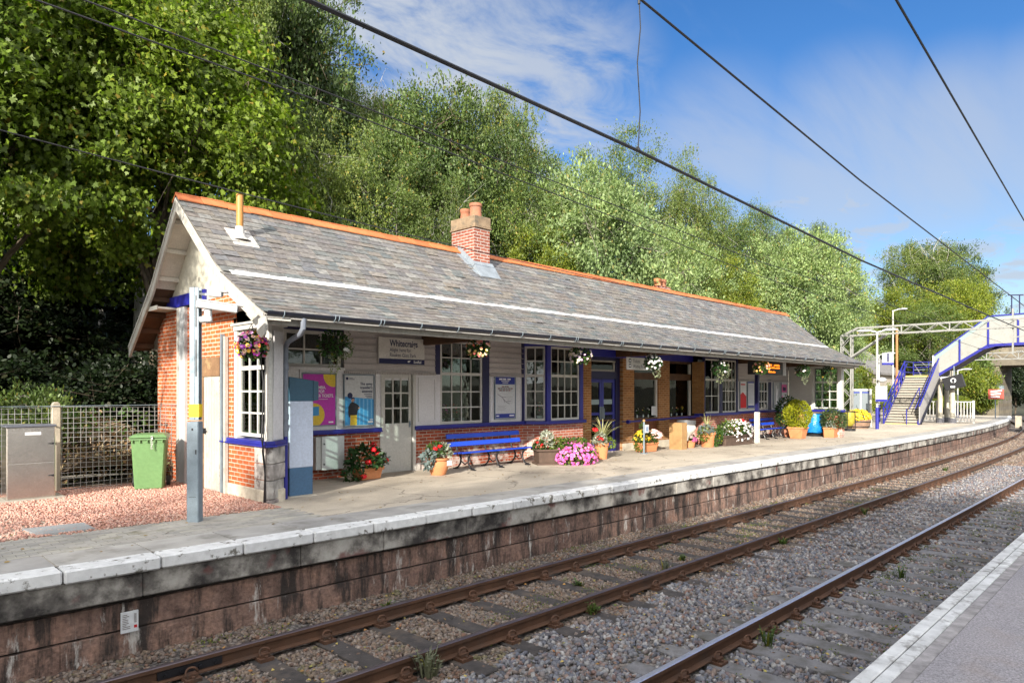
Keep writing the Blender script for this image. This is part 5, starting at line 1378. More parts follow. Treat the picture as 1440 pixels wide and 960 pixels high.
t=planter('terracotta trough of red geraniums by the nine-pane white door',7.95,11.95,.15)
trough(t,.62,.30,.24,taper=.82);soil(t,0,.24,(.55,.25));foliage(t,'leaves',(-.05,0,.40),(.46,.30,.30),520,.10,LGD);foliage(t,'trailing_leaves',(-.42,-.05,.14),(.22,.2,.16),160,.09,LGD,zmin=-1)
foliage(t,'silver_leaves',(.36,-.05,.36),(.16,.14,.14),120,.07,LBLU);heads(t,'flowers',[(-.05,-.24,.62),(.08,-.22,.52),(-.20,-.25,.38),(-.30,-.22,.10),(.12,-.05,.70),(.42,-.1,.36)],.062,REDF)
t=planter('round terracotta pot with a white sticker and mixed silver planting left of the long bench',9.50,11.55)
pot_round(t,.24,.37);soil(t,.2,.36);foliage(t,'silver_leaves',(.10,-.04,.48),(.20,.17,.20),320,.07,LSIL);foliage(t,'leaves',(-.05,.02,.50),(.22,.2,.20),200,.08,LG);foliage(t,'blue_leaves',(-.30,-.03,.36),(.13,.12,.20),150,.10,LBLU,zmin=-1)
heads(t,'flowers',[(-.16,-.1,.58),(-.05,-.12,.62),(.16,0,.63)],.05,REDF,40);mb=MB();F_=Fr(.06,-.215,0,(.2,-1));F_.box(mb,0,.13,.005,.012,.20,.31);lbuild(mb,'sticker',PAPER,t)
t=planter('dark brown timber planter box with silver foliage and lime leaves beside the long bench',12.98,11.45,-.55)
mb=MB();frustum(mb,.56,.46,.62,.52,0,.34);lbuild(mb,'box',PLANTW,t,bevel=.01);mb=MB();mb.box(-.36,-.31,.34,.36,-.22,.385);mb.box(-.36,.22,.34,.36,.31,.385);mb.box(-.36,-.22,.34,-.27,.22,.385);mb.box(.27,-.22,.34,.36,.22,.385);mb.box(-.34,-.29,-.02,.34,.29,.04);lbuild(mb,'rim',PLANTW,t,bevel=.008);soil(t,0,.34,(.55,.45))
foliage(t,'silver_leaves',(-.03,0,.58),(.17,.17,.28),340,.075,LSIL);foliage(t,'leaves',(-.22,-.02,.46),(.16,.18,.14),150,.08,LG);foliage(t,'lime_leaves',(.30,-.05,.45),(.26,.22,.20),260,.08,LGY);heads(t,'flowers',[(-.3,-.12,.56),(-.2,-.15,.5)],.04,REDF,30)
t=planter('big spilling mound of pink petunias beside the brown timber planter',13.55,11.0,nm='petunia_planter')
mb=MB();frustum(mb,.5,.4,.6,.5,0,.26);lbuild(mb,'box',PLANTW,t,bevel=.01);foliage(t,'leaves',(0,0,.22),(.62,.46,.40),1100,.075,LGY,zmin=-.55);foliage(t,'upper_leaves',(0,.1,.45),(.5,.4,.2),420,.08,LG)
blossoms(t,'flowers',(.0,-.02,.20),(.62,.48,.36),330,.085,PINKF,zmin=-.6)
t=planter('terracotta pot with a spiky pale cordyline and red geraniums at the entrance',15.1,11.35)
pot_taper(t,.15,.20,.44);soil(t,.18,.43);blades(t,'spiky_blades',(.06,0,.42),40,.92,LVAR,.021,1.2);foliage(t,'silver_leaves',(-.18,-.08,.52),(.20,.16,.20),300,.07,LSIL);foliage(t,'lime_leaves',(.28,-.05,.42),(.20,.17,.18),220,.07,LGY,zmin=-1)
heads(t,'flowers',[(-.38,-.06,.82),(-.36,-.08,.80),(-.30,-.14,.58),(-.22,-.16,.56)],.07,REDF,60)
t=planter('low terracotta trough of yellow flowers, pale pink flowers and a tiny conifer',18.05,11.85,-.1)
trough(t,.80,.32,.28,taper=.85);soil(t,0,.28,(.7,.28));foliage(t,'leaves',(0,0,.40),(.55,.24,.26),520,.075,LG);foliage(t,'tiny_conifer',(-.02,.1,.66),(.11,.11,.30),300,.05,LG,T=RH,zmin=-1)
blossoms(t,'yellow_flowers',(-.22,-.03,.44),(.30,.2,.22),60,.085,YELF);blossoms(t,'pink_flowers',(.34,-.05,.46),(.26,.2,.20),90,.085,PALEP);foliage(t,'trailing_leaves',(-.42,-.1,.22),(.18,.15,.18),160,.07,LGY,zmin=-1)
t=planter('terracotta pot of striped spiky blades right of the litter bin',21.25,11.5)
pot_taper(t,.20,.27,.50);soil(t,.2,.48);blades(t,'spiky_blades',(0,0,.46),20,.75,LVAR,.022,.75);foliage(t,'blue_leaves',(-.2,-.05,.56),(.3,.24,.2),260,.085,LBLU);foliage(t,'trailing_leaves',(.26,-.18,.34),(.26,.2,.32),420,.075,LG,zmin=-1);foliage(t,'lime_leaves',(-.35,-.05,.45),(.22,.2,.22),200,.08,LGY,zmin=-1)
t=planter('small pot of crimson flowers tucked behind the litter bin',20.55,11.75)
pot_taper(t,.13,.18,.24);foliage(t,'leaves',(0,0,.28),(.22,.2,.14),150,.07,LGD);heads(t,'flowers',[(.0,-.16,.30),(.08,-.14,.24),(-.06,-.15,.24)],.07,PINKF,50)
t=planter('long dark timber planter overflowing with white flowers and red blooms',23.0,11.45,-.05)
mb=MB();mb.box(-.95,-.26,.03,.95,.26,.36);mb.box(-1.0,-.3,.30,1.0,.3,.36);mb.box(-1,-.3,0,1,.3,.05);lbuild(mb,'box',PLANTW,t,bevel=.01);foliage(t,'leaves',(.05,0,.52),(1.05,.34,.32),900,.08,LG);foliage(t,'lime_leaves',(-.1,0,.62),(.8,.3,.28),360,.08,LGY)
blossoms(t,'white_flowers',(.25,-.05,.46),(.85,.38,.42),260,.085,WHF,zmin=-.7);heads(t,'red_flowers',[(.40,-.1,.86),(.55,-.1,.82),(.62,-.12,.76)],.07,REDF,40);mb=MB();mb.box(.05,-.308,.12,.16,-.302,.22);lbuild(mb,'sticker',PAPER,t)
t=planter('small pot of red bronze spiky leaves against the canopy post',24.15,11.6)
pot_taper(t,.15,.2,.38);blades(t,'spiky_blades',(0,0,.36),18,.72,LREDB,.02,.7);foliage(t,'leaves',(.05,-.05,.42),(.28,.24,.16),200,.08,LG,zmin=-.8)
# topiary
t=planter('round clipped golden conifer in a square terracotta pot',28.3,11.25,nm='clipped_conifer')
mb=MB();frustum(mb,.46,.46,.62,.62,0,.46);mb.box(-.33,-.33,.40,.33,.33,.47);lbuild(mb,'pot',TERRA,t,bevel=.012)
GOLD=leafmat('golden conifer leaf',(.30,.32,.018),.35,trans=.35)
P,d=ell(5200,(.53,.53,.62),.82,-.95);P[:,2]*=(1-.12*(P[:,2]>0));P=P*(1+.10*np.sin(P[:,0:1]*11)*np.cos(P[:,2:3]*9)+.06*np.sin(P[:,1:2]*17))+np.array([0,0,1.0]);k=len(P)
V_,F_=leaf_arrays(P,d+RNG.normal(0,.5,(k,3)),d+RNG.normal(0,.5,(k,3)),.075*RNG.uniform(.6,1.2,k),RH);fast_mesh('crown',V_,F_,GOLD,t)
mb=MB();mb.cyl((0,0,.4),(0,0,1.2),.04,.02,n=8);lbuild(mb,'trunk',WOODD,t)
t=planter('dark leafy shrub in a clay pot half hidden behind the golden conifer',28.9,11.75,nm='potted_shrub')
mb=MB();frustum(mb,.40,.40,.52,.52,0,.42);lbuild(mb,'pot',CLAY,t,bevel=.012);foliage(t,'leaves',(-.35,.05,1.05),(.62,.45,.70),1400,.09,LGD,zmin=-.9);foliage(t,'lower_leaves',(.25,-.05,.55),(.3,.3,.3),300,.09,LG,zmin=-.8)
t=planter('leafy evergreen bush in a long terracotta trough at the foot of the end wing',30.55,10.65,.1,nm='potted_bush')
trough(t,1.45,.42,.42,taper=.95);soil(t,0,.42,(1.35,.35));foliage(t,'leaves',(.12,0,.72),(.85,.5,.52),2600,.085,leafmat('variegated leaf',(.085,.13,.05),.45,yellow=(.4,.4,.2)),zmin=-.7);foliage(t,'pale_leaves',(-.62,-.05,.5),(.22,.2,.2),160,.08,LSIL);mb=MB();mb.box(-.16,-.224,.10,.16,-.218,.22);lbuild(mb,'sticker',PAPER,t)
t=planter('half barrel of yellow flowers between the end wing and the lamp post',39.9,12.6,nm='barrel_planter')
mb=MB();mb.lathe([(0,0),(.50,0),(.62,.25),(.64,.48),(.57,.48),(.55,.4)],(0,0,0),24);lbuild(mb,'barrel',M('weathered barrel wood',(.24,.15,.10),.85,.25,6,.4,30),t,smooth=True)
mb=MB()
for z,r in((.10,.562),(.36,.640)):mb.lathe([(r,z-.025),(r+.008,z-.025),(r+.008,z+.025),(r,z+.025)],(0,0,0),24)
lbuild(mb,'hoop',DARKM,t);foliage(t,'leaves',(0,0,.55),(.72,.55,.38),700,.09,LGY);blossoms(t,'flowers',(0,0,.60),(.78,.6,.42),420,.11,YELF)
# hanging baskets
HBG='flower baskets hanging along the canopy'
def basket(label,x,y,z,fl,nfl,r=.24,green=LGD,trail=None,dark=True,zt=2.86,fs=.075):
    r*=.78;nfl=int(nfl*.75)
    t=thing('hanging_basket',label,'hanging basket',(x,y,z),0,HBG)
    mb=MB();mb.lathe([(0,-r*.75),(r*.5,-r*.65),(r*.8,-r*.3),(r*.85,0)],(0,0,0),14);lbuild(mb,'basket',SOIL,t)
    mb=MB()
    for k in range(3):
        a=2*PI*k/3+.4;mb.tube([(r*.8*math.cos(a),r*.8*math.sin(a),0),(0,0,zt-z-.02)],.005,4)
    lbuild(mb,'hanger',DARKM,t)
    foliage(t,'leaves',(0,0,.0),(r*1.1,r*1.1,r*1.0),420,.07,green,zmin=-.9)
    if nfl:blossoms(t,'flowers',(0,0,0),(r*1.15,r*1.15,r*1.05),nfl,fs,fl,zmin=-.75)
    if trail:
        for (dx,dz,n_) in trail:foliage(t,'trailing_sprays',(dx*.8,-.10,dz*.8),(.10,.09,.22),int(n_*.8),.05,SPRAY,zmin=-1)
    return t
basket('full basket of purple, yellow and red pansies hanging in front of the gable window',4.66,10.12,2.44,PANF,150,.26,fs=.08,zt=2.8)
basket('dark trailing basket with silver sprays, under the eaves near the downpipe',6.35,10.6,2.58,WHF,10,.30,trail=[(.22,-.10,150),(-.05,-.42,130),(.3,.0,80)],zt=2.9)
basket('basket of red, pink and yellow flowers beside the Whitecraigs name board',9.35,10.1,2.62,MIXF,90,.26)
basket('basket of lilac and cream flowers in front of the bay window',12.62,10.1,2.60,LILF,80,.29,green=LG)
basket('basket of white and dark red flowers overlapping the tickets sign',15.55,10.0,2.50,WHF,70,.26,trail=[(.05,-.28,120)],green=LGD)
basket('basket of trailing pale sprays before the second bay window',19.2,10.0,2.45,WHF,14,.28,trail=[(.35,-.12,150),(-.2,-.35,120)])
basket('basket of orange and cream flowers partly hiding the departure board',22.1,10.0,2.55,MIXF,70,.30,green=LG)
basket('silver trailing basket right of the departure board',25.6,10.0,2.50,WHF,12,.30,trail=[(.25,.0,120),(-.05,-.35,160)])
basket('basket with silver sprays hanging just inside the glazed end wing',28.3,10.05,2.52,YELF,12,.32,trail=[(.15,-.15,160),(-.1,-.45,140)])
# plants on the inside window sills
def sillplant(label,x,y,z,fl,rr=.13):
    t=thing('window_plant',label,'potted plant',(x,y,z),0,'potted plants standing inside the windows')
    pot_taper(t,.06,.085,.14,PLASTW);foliage(t,'leaves',(0,0,.26),(rr*1.2,rr,.2),130,.07,LG)
    if fl is not None:blossoms(t,'flowers',(0,0,.30),(rr*1.2,rr,.2),16,.06,fl)
sl_=MB();sl_.box(10.42,12.68,.88,11.8,12.95,.95);sl_.build('window_board',WHITED,B)
sillplant('potted plant with pink flowers, left in the window left of the blue post',10.62,12.80,.95,PINKF)
sillplant('leafy plant with one red bloom, second in the window left of the blue post',10.95,12.82,.95,REDF,.16)
sillplant('tall leafy plant, third in the window left of the blue post',11.28,12.82,.95,PALEP,.16)
sillplant('red flowering plant at the right end of the window left of the blue post',11.6,12.80,.95,REDF)
sillplant('orange flowering plant behind the narrow canted bay pane',13.75,12.42,.955,MIXF,.10)
sillplant('white flowering plant behind the wide bay window',14.35,12.40,.955,WHF,.10)
sillplant('small plant in a white pot at the right of the wide bay window',14.9,12.38,.955,None,.08)
for i,(x,c) in enumerate(((18.85,WHF),(19.2,YELF),(19.5,WHF),(20.95,WHF),(21.3,MIXF),(21.65,YELF))):
    sl_=thing('vase',['small vase of white flowers at the left of the first entrance window','vase of yellow flowers in the middle of the first entrance window','vase of white flowers beside the notice in the first entrance window','vase of white flowers at the left of the second entrance window','vase of mixed flowers in the middle of the second entrance window','vase of yellow flowers at the right of the second entrance window'][i],'vase',(x,12.74,.88),0,'vases on the entrance window sills')
    mb=MB();mb.lathe([(0,0),(.035,0),(.045,.06),(.025,.13),(.03,.15)],(0,0,0),10);lbuild(mb,'jar',PLASTW,sl_,smooth=True);foliage(sl_,'leaves',(0,0,.22),(.06,.05,.08),24,.06,LG);blossoms(sl_,'flowers',(0,0,.26),(.07,.06,.08),10,.05,c)
mb=MB();mb.box(15.3,12.74,.82,22.1,12.95,.875);mb.build('window_board',WOODD,B)
tag((lambda m:(m.box(19.58,12.64,.95,19.84,12.645,1.25),m.build('window_notice',PAPER))[1])(MB()),'small white notice stuck in the first entrance window','notice')
# ------------------------------------------------------------------ signs and small things on the platform
t=thing('tickets_sign','pale hanging sign for tickets and waiting room by the entrance','hanging sign',(15.75,10.5,2.3))
mb=MB();mb.box(15.10,10.50,2.33,16.28,10.54,2.66);mb.build('sign_board',SIGNG,t,bevel=.004)
mb=MB();add_text(mb,'Tickets',.13,(15.36,10.497,2.52),XR,ZU,sx=.9);add_text(mb,'Waiting Room',.13,(15.36,10.497,2.38),XR,ZU,sx=.85);mb.build('lettering',BLACKT,t)
mb=MB()
for z in(2.52,2.385):mb.box(15.17,10.4955,z,15.27,10.4985,z+.10)
mb.build('pictogram',BLACKT,t)
mb=MB()
for z in(2.535,2.40):mb.box(15.19,10.4935,z+.01,15.25,10.4955,z+.055)
mb.build('pictogram_mark',WHITET,t);mb=MB()
for x in(15.3,16.1):mb.cyl((x,10.52,2.66),(x,10.52,3.1),.012,n=6)
mb.build('hanger',DARKM,t)
t=thing('departure_board','black hanging departure board with orange dot-matrix text','departure board',(24.5,10.8,2.4))
mb=MB();mb.box(23.2,10.72,2.35,25.55,11.0,2.82);mb.build('case',DARKM,t,bevel=.01);mb=MB();mb.box(25.56,10.7,2.34,25.80,11.02,2.83);mb.build('end_cap',CAMW,t)
mb=MB()
for z_,xa,xb in((2.68,24.0,24.55),(2.68,24.75,25.25),(2.585,24.0,25.25),(2.43,24.3,24.85)):
    q=xa
    while q<xb:
        mb.box(q,10.714,z_,q+.055,10.719,z_+random.choice((.04,.06,.06)));q+=.075
mb.build('dot_lettering',LED,t)
mb=MB();mb.cyl((24.5,10.86,2.82),(24.5,10.86,3.12),.04,n=8);mb.build('hanger',DARKM,t)
t=thing('notice_post','thin steel post with a small notice plate in front of the boarded panel','notice post',(17.4,11.5,ZG(17.4)))
mb=MB();mb.cyl((0,0,0),(0,0,.95),.028,n=10);mb.cyl((0,0,-.01),(0,0,.015),.12,n=14);lbuild(mb,'post',GALV,t,smooth=True)
mb=MB();mb.box(-.01,-.06,.62,.17,-.04,.86);lbuild(mb,'plate',PAPER,t);mb=MB();mb.box(.02,-.0625,.66,.14,-.0605,.80);lbuild(mb,'plate_print',M('blue grey print',(.2,.27,.38),.5,0,2,0),t)
mb=MB();mb.blob((0,0,.98),(.045,.045,.045),8,6);lbuild(mb,'cap',WOODL,t,smooth=True)
t=thing('litter_bin','pale wooden litter bin housing with a clear bag under a steel ring','litter bin',(19.95,11.7,ZG(20)))
mb=MB();mb.box(-.42,-.22,-.02,-.08,.24,.86);lbuild(mb,'housing',WOODL,t,bevel=.008)
mb=MB();mb.lathe([(.27,.78),(.31,.78),(.31,.92),(.27,.92),(.27,.78)],(.25,0,0),20);lbuild(mb,'ring',M('dark ring steel',(.12,.12,.125),.4,.1,3,.05,60,metal=.4),t,smooth=True)
mb=MB();P=[];
for i in range(11):
    z=.80-.055*i;rr=.27+.05*math.sin(i*.55)-.004*i*i*.6
    P.append((max(.05,rr),z))
mb.lathe(P+[(.0,P[-1][1]-.02)],(.25,0,0),22)
mb.v=[(a+.016*math.sin(c*23+a*31),b+.016*math.sin(c*19+b*27),c) for a,b,c in mb.v];lbuild(mb,'bag',CLEARBAG,t,smooth=True)
t=thing('recycling_sack','bright blue plastic sack in a hoop stand by the glazed end wing','recycling sack',(32.0,12.05,ZG(32)))
t.location=(30.05,11.45,ZG(30))
mb=MB();P=[(.36,1.0),(.38,.9),(.36,.75),(.40,.55),(.40,.35),(.34,.16),(.2,.10),(0,.09)];mb.lathe(P,(.55,0,0),22)
mb.v=[(a+.03*math.sin(c*13+b*17),b+.03*math.sin(c*15+a*19),c) for a,b,c in mb.v];lbuild(mb,'sack',BLUEBAG,t,smooth=True)
mb=MB();mb.lathe([(.36,.98),(.40,.98),(.40,1.02),(.36,1.02),(.36,.98)],(.55,0,0),22);mb.lathe([(0,0),(.34,0),(.36,.10),(0,.10)],(.55,0,0),18);lbuild(mb,'stand',DARKM,t,smooth=True)

SIGNW=M('outdoor sign face',(.33,.335,.34),.4,.04,3,0)
POSTW=M('lamp post paint',(.36,.36,.35),.45,.08,3,.05,60)
# ------------------------------------------------------------------ footbridge
t=thing('footbridge','white and blue steel footbridge with stair crossing the tracks','footbridge',(52,11,ZG(52)))
PW=M('footbridge white panel',(.26,.26,.24),.5,.06,2,.05,40,dirt=(.19,.17,.13),dlo=.58,dhi=.8);PGL=M('pale green parapet strip',(.24,.31,.30),.3,.06,2,0)
TREAD=M('stair tread',(.34,.31,.26),.6,.1,4,.1,40)
N=18;xa,xb=47.7,52.3;ya,yb=11.6,13.45;z0=ZG(48);z1=2.72
mb=MB()
for i in range(N):
    xx=xa+(xb-xa)*i/N;x2=xa+(xb-xa)*(i+1)/N;z=z0+(z1-z0)*(i+1)/N;zl=z0+(z1-z0)*i/N
    mb.box(xx-.02,ya,z-.035,x2,yb,z);mb.box(xx+.035,ya,zl,xx+.05,yb,z-.045)
mb.build('stair_treads',TREAD,t)
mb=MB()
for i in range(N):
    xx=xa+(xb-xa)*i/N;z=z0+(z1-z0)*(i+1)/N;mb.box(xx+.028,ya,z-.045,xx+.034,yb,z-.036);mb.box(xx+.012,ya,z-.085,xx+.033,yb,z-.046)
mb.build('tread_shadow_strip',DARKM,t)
mb=MB();mb.box(xa-.06,ya,z0-.05,xa+.02,yb,z0+.04);mb.box(xb-.04,ya,z1-.03,xb+.02,yb,z1+.10);mb.build('yellow_nosing',M('ochre nosing',(.55,.36,.10),.6,.1,4,0),t)
mb=MB()
for y in(ya-.03,yb+.03):
    mb.prism([(xa-.1,y-.03,z0-.05),(xa+.3,y-.03,z0-.05),(xb,y-.03,z1-.28),(xb,y-.03,z1+.05),(xa-.1,y-.03,z0+.2)],(0,.06,0))
mb.build('stringer',BLUE,t)
mb=MB()
for k,h in enumerate((.35,.70,1.08)):
    mb.tube([(xa-.1,yb+.06,z0+h+.1),(xb,yb+.06,z1+h)],.038 if k==2 else .028,6)
for i in range(7):
    f=i/6;x=xa-.1+(xb-xa+.1)*f;z=z0+(z1-z0)*f;mb.box(x-.03,yb+.03,z-.05,x+.03,yb+.09,z+1.1)
mb.tube([(xa-.1,yb-.08,z0+1.0),(xb,yb-.08,z1+.92)],.03,6)
mb.tube([(xa-.15,ya+.10,z0+1.0),(xb,ya+.10,z1+.92)],.03,6);mb.tube([(xa-.1,ya+.6,z0+.95),(xa-.1,ya+.6,z0),],.03,6);mb.tube([(xa-.1,ya+.45,z0+.95),(xa+2.2,ya+.45,z0+2.3)],.025,6);mb.tube([(xa+2.2,ya+.45,z0+1.4),(xa+2.2,ya+.45,z0+2.3)],.025,6)
mb.build('stair_railing',BLUE,t)
mb=MB();mb.prism([(xa-.1,ya-.08,z0+.1),(xb,ya-.08,z1-.1),(xb,ya-.08,z1+1.15),(xa-.1,ya-.08,z0+1.1)],(0,-.05,0))
sp=mb.build('stair_side_panel',M('perforated pale panel',(.30,.29,.28),.6,.2,30,.3,40),t)
mb=MB();mb.tube([(xa-.1,ya-.11,z0+1.15),(xb,ya-.11,z1+1.2)],.05,6);mb.build('top_rail',BLUE,sp)
mb=MB();mb.tube([(xa-.1,ya-.2,z0+.05),(xb,ya-.2,z1-.18)],.05,6);mb.tube([(xa-.1,ya-.25,z0+.4),(xb,ya-.25,z1+.1)],.02,6);mb.build('lower_rail',DARKM,sp)
mb=MB();mb.box(xb,10.9,z1-.18,54.6,13.6,z1);mb.build('landing',GREYB,t)
mb=MB()
for z in(.35,.72,1.08):mb.bar((54.6,10.9,z1+z),(54.6,13.55,z1+z),.05,.05);mb.bar((xb,13.55,z1+z),(54.6,13.55,z1+z),.05,.05)
for y in(13.55,12.6,11.2):mb.box(54.57,y-.03,z1,54.63,y+.03,z1+1.12)
mb.build('landing_railing',BLUE,t)
mb=MB()
for z in(.2,.55,.9):mb.bar((54.52,10.9,z1+z),(54.52,13.5,z1+z),.03,.04)
mb.build('landing_inner_rail',GALV,t)
BL=[(11.75,2.75),(8.75,4.75),(-3.2,4.95)];TP=[(11.75,4.12),(8.75,6.52),(-3.2,6.72)]
for x in(52.3,54.3):
    mb=MB();mb.prism([(x,BL[0][0],BL[0][1]),(x,BL[1][0],BL[1][1]),(x,BL[2][0],BL[2][1]),(x,TP[2][0],TP[2][1]-.34),(x,TP[1][0],TP[1][1]-.34),(x,TP[0][0],TP[0][1]-.34)],(.04,0,0));pp=mb.build('side_panel',PW,t)
    mb=MB()
    for (a,b) in((0,1),(1,2)):mb.prism([(x+.004,TP[a][0],TP[a][1]-.335),(x+.004,TP[b][0],TP[b][1]-.335),(x+.004,TP[b][0],TP[b][1]-.03),(x+.004,TP[a][0],TP[a][1]-.03)],(.03,0,0))
    mb.build('parapet_strip',PGL,pp)
    mb=MB()
    for a,b in((0,1),(1,2)):
        mb.bar((x+.02,TP[a][0],TP[a][1]),(x+.02,TP[b][0],TP[b][1]),.12,.08)
        mb.bar((x+.02,BL[a][0],BL[a][1]-.08),(x+.02,BL[b][0],BL[b][1]-.08),.16,.16)
    for y in(10.3,8.75,7.2,5.6,4.0,2.4,.8,-.8):
        zb=BL[1][1]+(BL[1][1]-BL[0][1])/(8.75-11.75)*(y-8.75) if y>8.75 else 4.75+.2*(8.75-y)/11.95
        zt=zb+(1.42 if y>9 else 1.50);mb.box(x-.06,y-.05,zb-.1,x-.002,y+.05,zt)
    mb.prism([(x-.09,8.9,4.45),(x-.09,8.5,4.55),(x-.09,7.9,4.72),(x-.09,9.3,4.5)],(.2,0,0))
    mb.build('panel_trim',BLUE,pp)
mb=MB();mb.prism([(52.34,BL[0][0],BL[0][1]),(52.34,BL[1][0],BL[1][1]),(52.34,BL[1][0],BL[1][1]-.15),(52.34,BL[0][0],BL[0][1]-.15)],(1.96,0,0));mb.box(52.34,-3.2,4.70,54.3,8.75,4.85);mb.build('deck',M('deck underside',(.12,.11,.10),.8,.2,2,.1,30),t)
mb=MB();mb.prism([(52.28,11.74,2.72),(52.28,11.86,2.72),(52.28,11.86,4.15),(52.28,11.74,4.15)],(.1,0,0));mb.build('corner_trim',WHITE,t)
CREAM=M('cream column paint',(.40,.37,.30),.6,.15,4,.15,30,dirt=(.35,.18,.08),dlo=.6,dhi=.75)
for x,y in((52.5,11.45),(52.5,10.75),(54.3,11.45),(54.3,13.3),(52.6,-2.2),(54.2,-2.2)):
    zt=2.6 if y>11 else (3.1 if y>5 else 4.7);zb=ZG(x)-.1
    mb=MB();mb.cyl((x,y,zb),(x,y,zt),.15,n=12);cc=mb.build('column',CREAM,t,smooth=True);mb=MB();mb.cyl((x,y,zb),(x,y,zb+.42),.24,n=12);mb.build('column_base',M('grey column base',(.16,.16,.18),.7,.1,3,.1,30),cc)
mb=MB()
for x in(52.34,54.26):
    mb.tube([(x,6.9,6.7),(x,6.9,7.9)],.04,6) if False else None
for y in(7.55,7.15):mb.tube([(52.4,y,6.6),(52.4,y,7.75)],.035,6)
mb.bar((52.4,7.75,7.78),(52.4,6.95,7.72),.1,.06);mb.build('lamp_frame',NAVY,t)
mb=MB();mb.tube([(54.4,11.9,z1+.9),(54.4,11.9,z1+1.75),(54.3,11.7,z1+1.92),(54.3,11.3,z1+1.98)],.04,6);mb.bar((54.3,11.4,z1+1.98),(54.3,10.7,z1+2.02),.3,.12);mb.build('landing_lamp',GALV,t)
t=thing('display_screen','black tilted passenger display hanging under the footbridge flight','display screen',(52.0,10.2,2.2))
mb=MB();mb.obox((51.9,10.55,2.33),(.3,1.15,.85),Matrix.Rotation(-.28,3,'X'));mb.build('case',M('black screen case',(.02,.02,.022),.35,.1,3,0),t,bevel=.03)
mb=MB();disc(mb,(51.745,10.55,2.45),.16,(0,-1,0),ZU);mb.box(51.735,10.45,1.98,51.745,10.7,2.1);mb.build('pale_mark',PAPER,t);mb=MB();mb.box(51.738,10.5,2.3,51.741,10.6,2.56);disc(mb,(51.74,10.55,2.45),.09,(0,-1,0),ZU);mb.build('inner_mark',BLACKT,t);mb=MB();mb.cyl((51.95,10.55,2.7),(51.95,10.55,3.4),.04,n=6);mb.build('bracket',GALV,t)
def picket(label,x0,y0,x1,y1,h):
    t=thing('picket_fence',label,'picket fence',((x0+x1)/2,(y0+y1)/2,ZG(x0)),0,'white railings under the footbridge');a=Vector((x0,y0,ZG(x0)));b=Vector((x1,y1,ZG(x1)))
    mb=MB();n=max(4,int((b-a).length/.17))
    for i in range(n+1):
        q=a.lerp(b,i/n);mb.box(q.x-.025,q.y-.03,q.z+.08,q.x+.025,q.y+.03,q.z+h-.05)
    mb.bar(a+Vector((0,0,.12)),b+Vector((0,0,.12)),.05,.05);mb.bar(a+Vector((0,0,h-.05)),b+Vector((0,0,h-.05)),.06,.06);mb.build('railing',POSTW,t)
    for q in(a,b):
        mb=MB();mb.box(q.x-.06,q.y-.06,q.z-.05,q.x+.06,q.y+.06,q.z+h+.04);mb.build('post',WHITE,t)
picket('white metal railings between stair and cream columns',52.9,12.55,53.0,11.75,1.45)
picket('white metal railings right of the cream columns',52.9,10.7,53.2,9.7,1.45)

# ------------------------------------------------------------------ overhead line gantries
WG=M('pale galvanised gantry',(.24,.24,.225),.55,.1,4,.05,60)
def gantry(label,x,yl,yr,zb,zt,kn=True,dx=.35,zr=-1.2):
    t=thing('line_gantry',label,'gantry',(x,yl,ZG(x)),0,'lattice gantries over the tracks')
    for yc in(yl,yr):
        z0=ZG(x)-.05 if yc==yl else ZG(x)-.05;mb=MB();w_=.26
        C=[(x-dx/2,yc-w_),(x+dx/2,yc-w_),(x+dx/2,yc+w_),(x-dx/2,yc+w_)]
        top=zb if yc==yl else zb
        for a,b in C:mb.bar((a,b,z0),(a,b,top),.06,.06)
        k=int((top-z0)/.55)
        for i in range(k):
            za=z0+(top-z0)*i/k;z2=z0+(top-z0)*(i+1)/k
            for (p,q) in((0,3),(1,2),(0,1),(2,3)):
                A,B_=(C[p],C[q]) if i%2 else (C[q],C[p]);mb.bar((A[0],A[1],za),(B_[0],B_[1],z2),.05,.03)
        mb.box(x-.3,yc-.4,z0-.1,x+.3,yc+.4,z0+.08);mb.build('mast',WG,t)
    mb=MB()
    for a in(-dx/2,dx/2):
        mb.bar((x+a,yl-.6,zt),(x+a,yr,zt),.06,.065);mb.bar((x+a,yl+.26,zb),(x+a,yr,zb),.065,.07);mb.bar((x+a,yl+.26,zb),(x+a,yl-.6,zt),.07,.07)
        y=yl-.6;i=0
        while y-.55>yr:
            mb.bar((x+a,y,zt if i%2 else zb),(x+a,y-.55,zb if i%2 else zt),.035,.03);y-=.55;i+=1
    y=yl-.6
    while y>yr:
        mb.bar((x-dx/2,y,zt),(x+dx/2,y,zt),.05,.04);y-=2.2;mb.bar((x-dx/2,y,zb),(x-dx/2,y,zt),.06,.04)
    mb.build('lattice_beam',WG,t)
    if kn:
        mb=MB()
        for a in(-dx/2,dx/2):mb.bar((x+a,yl-.2,zb-1.25),(x+a,yl-2.0,zb-.05),.09,.07)
        mb.build('knee_brace',WG,t)
    mb=MB()
    for y,dz in((yl-7.6,1.3),(yl-10.6,1.3)):
        mb.bar((x,y,zt+.5),(x,y,zb-dz),.07,.07);mb.bar((x,y,zb-.5),(x,y-.45,zb-.45),.05,.05)
        for k in range(4):mb.cyl((x,y-.15-.07*k,zb-dz+.1),(x,y-.19-.07*k,zb-dz+.1),.06,n=8)
        mb.bar((x,y,zb-dz+.1),(x,y-1.1,zb-dz+.02),.04,.04)
    mb.build('drop_arm',WG,t)
    return t
gantry('white lattice gantry beam crossing in front of the footbridge',40.6,13.4,-2.6,4.86,5.26)
gantry('farther lattice gantry seen under the footbridge deck',70,14.6,1.5,4.45,5.0,kn=False)
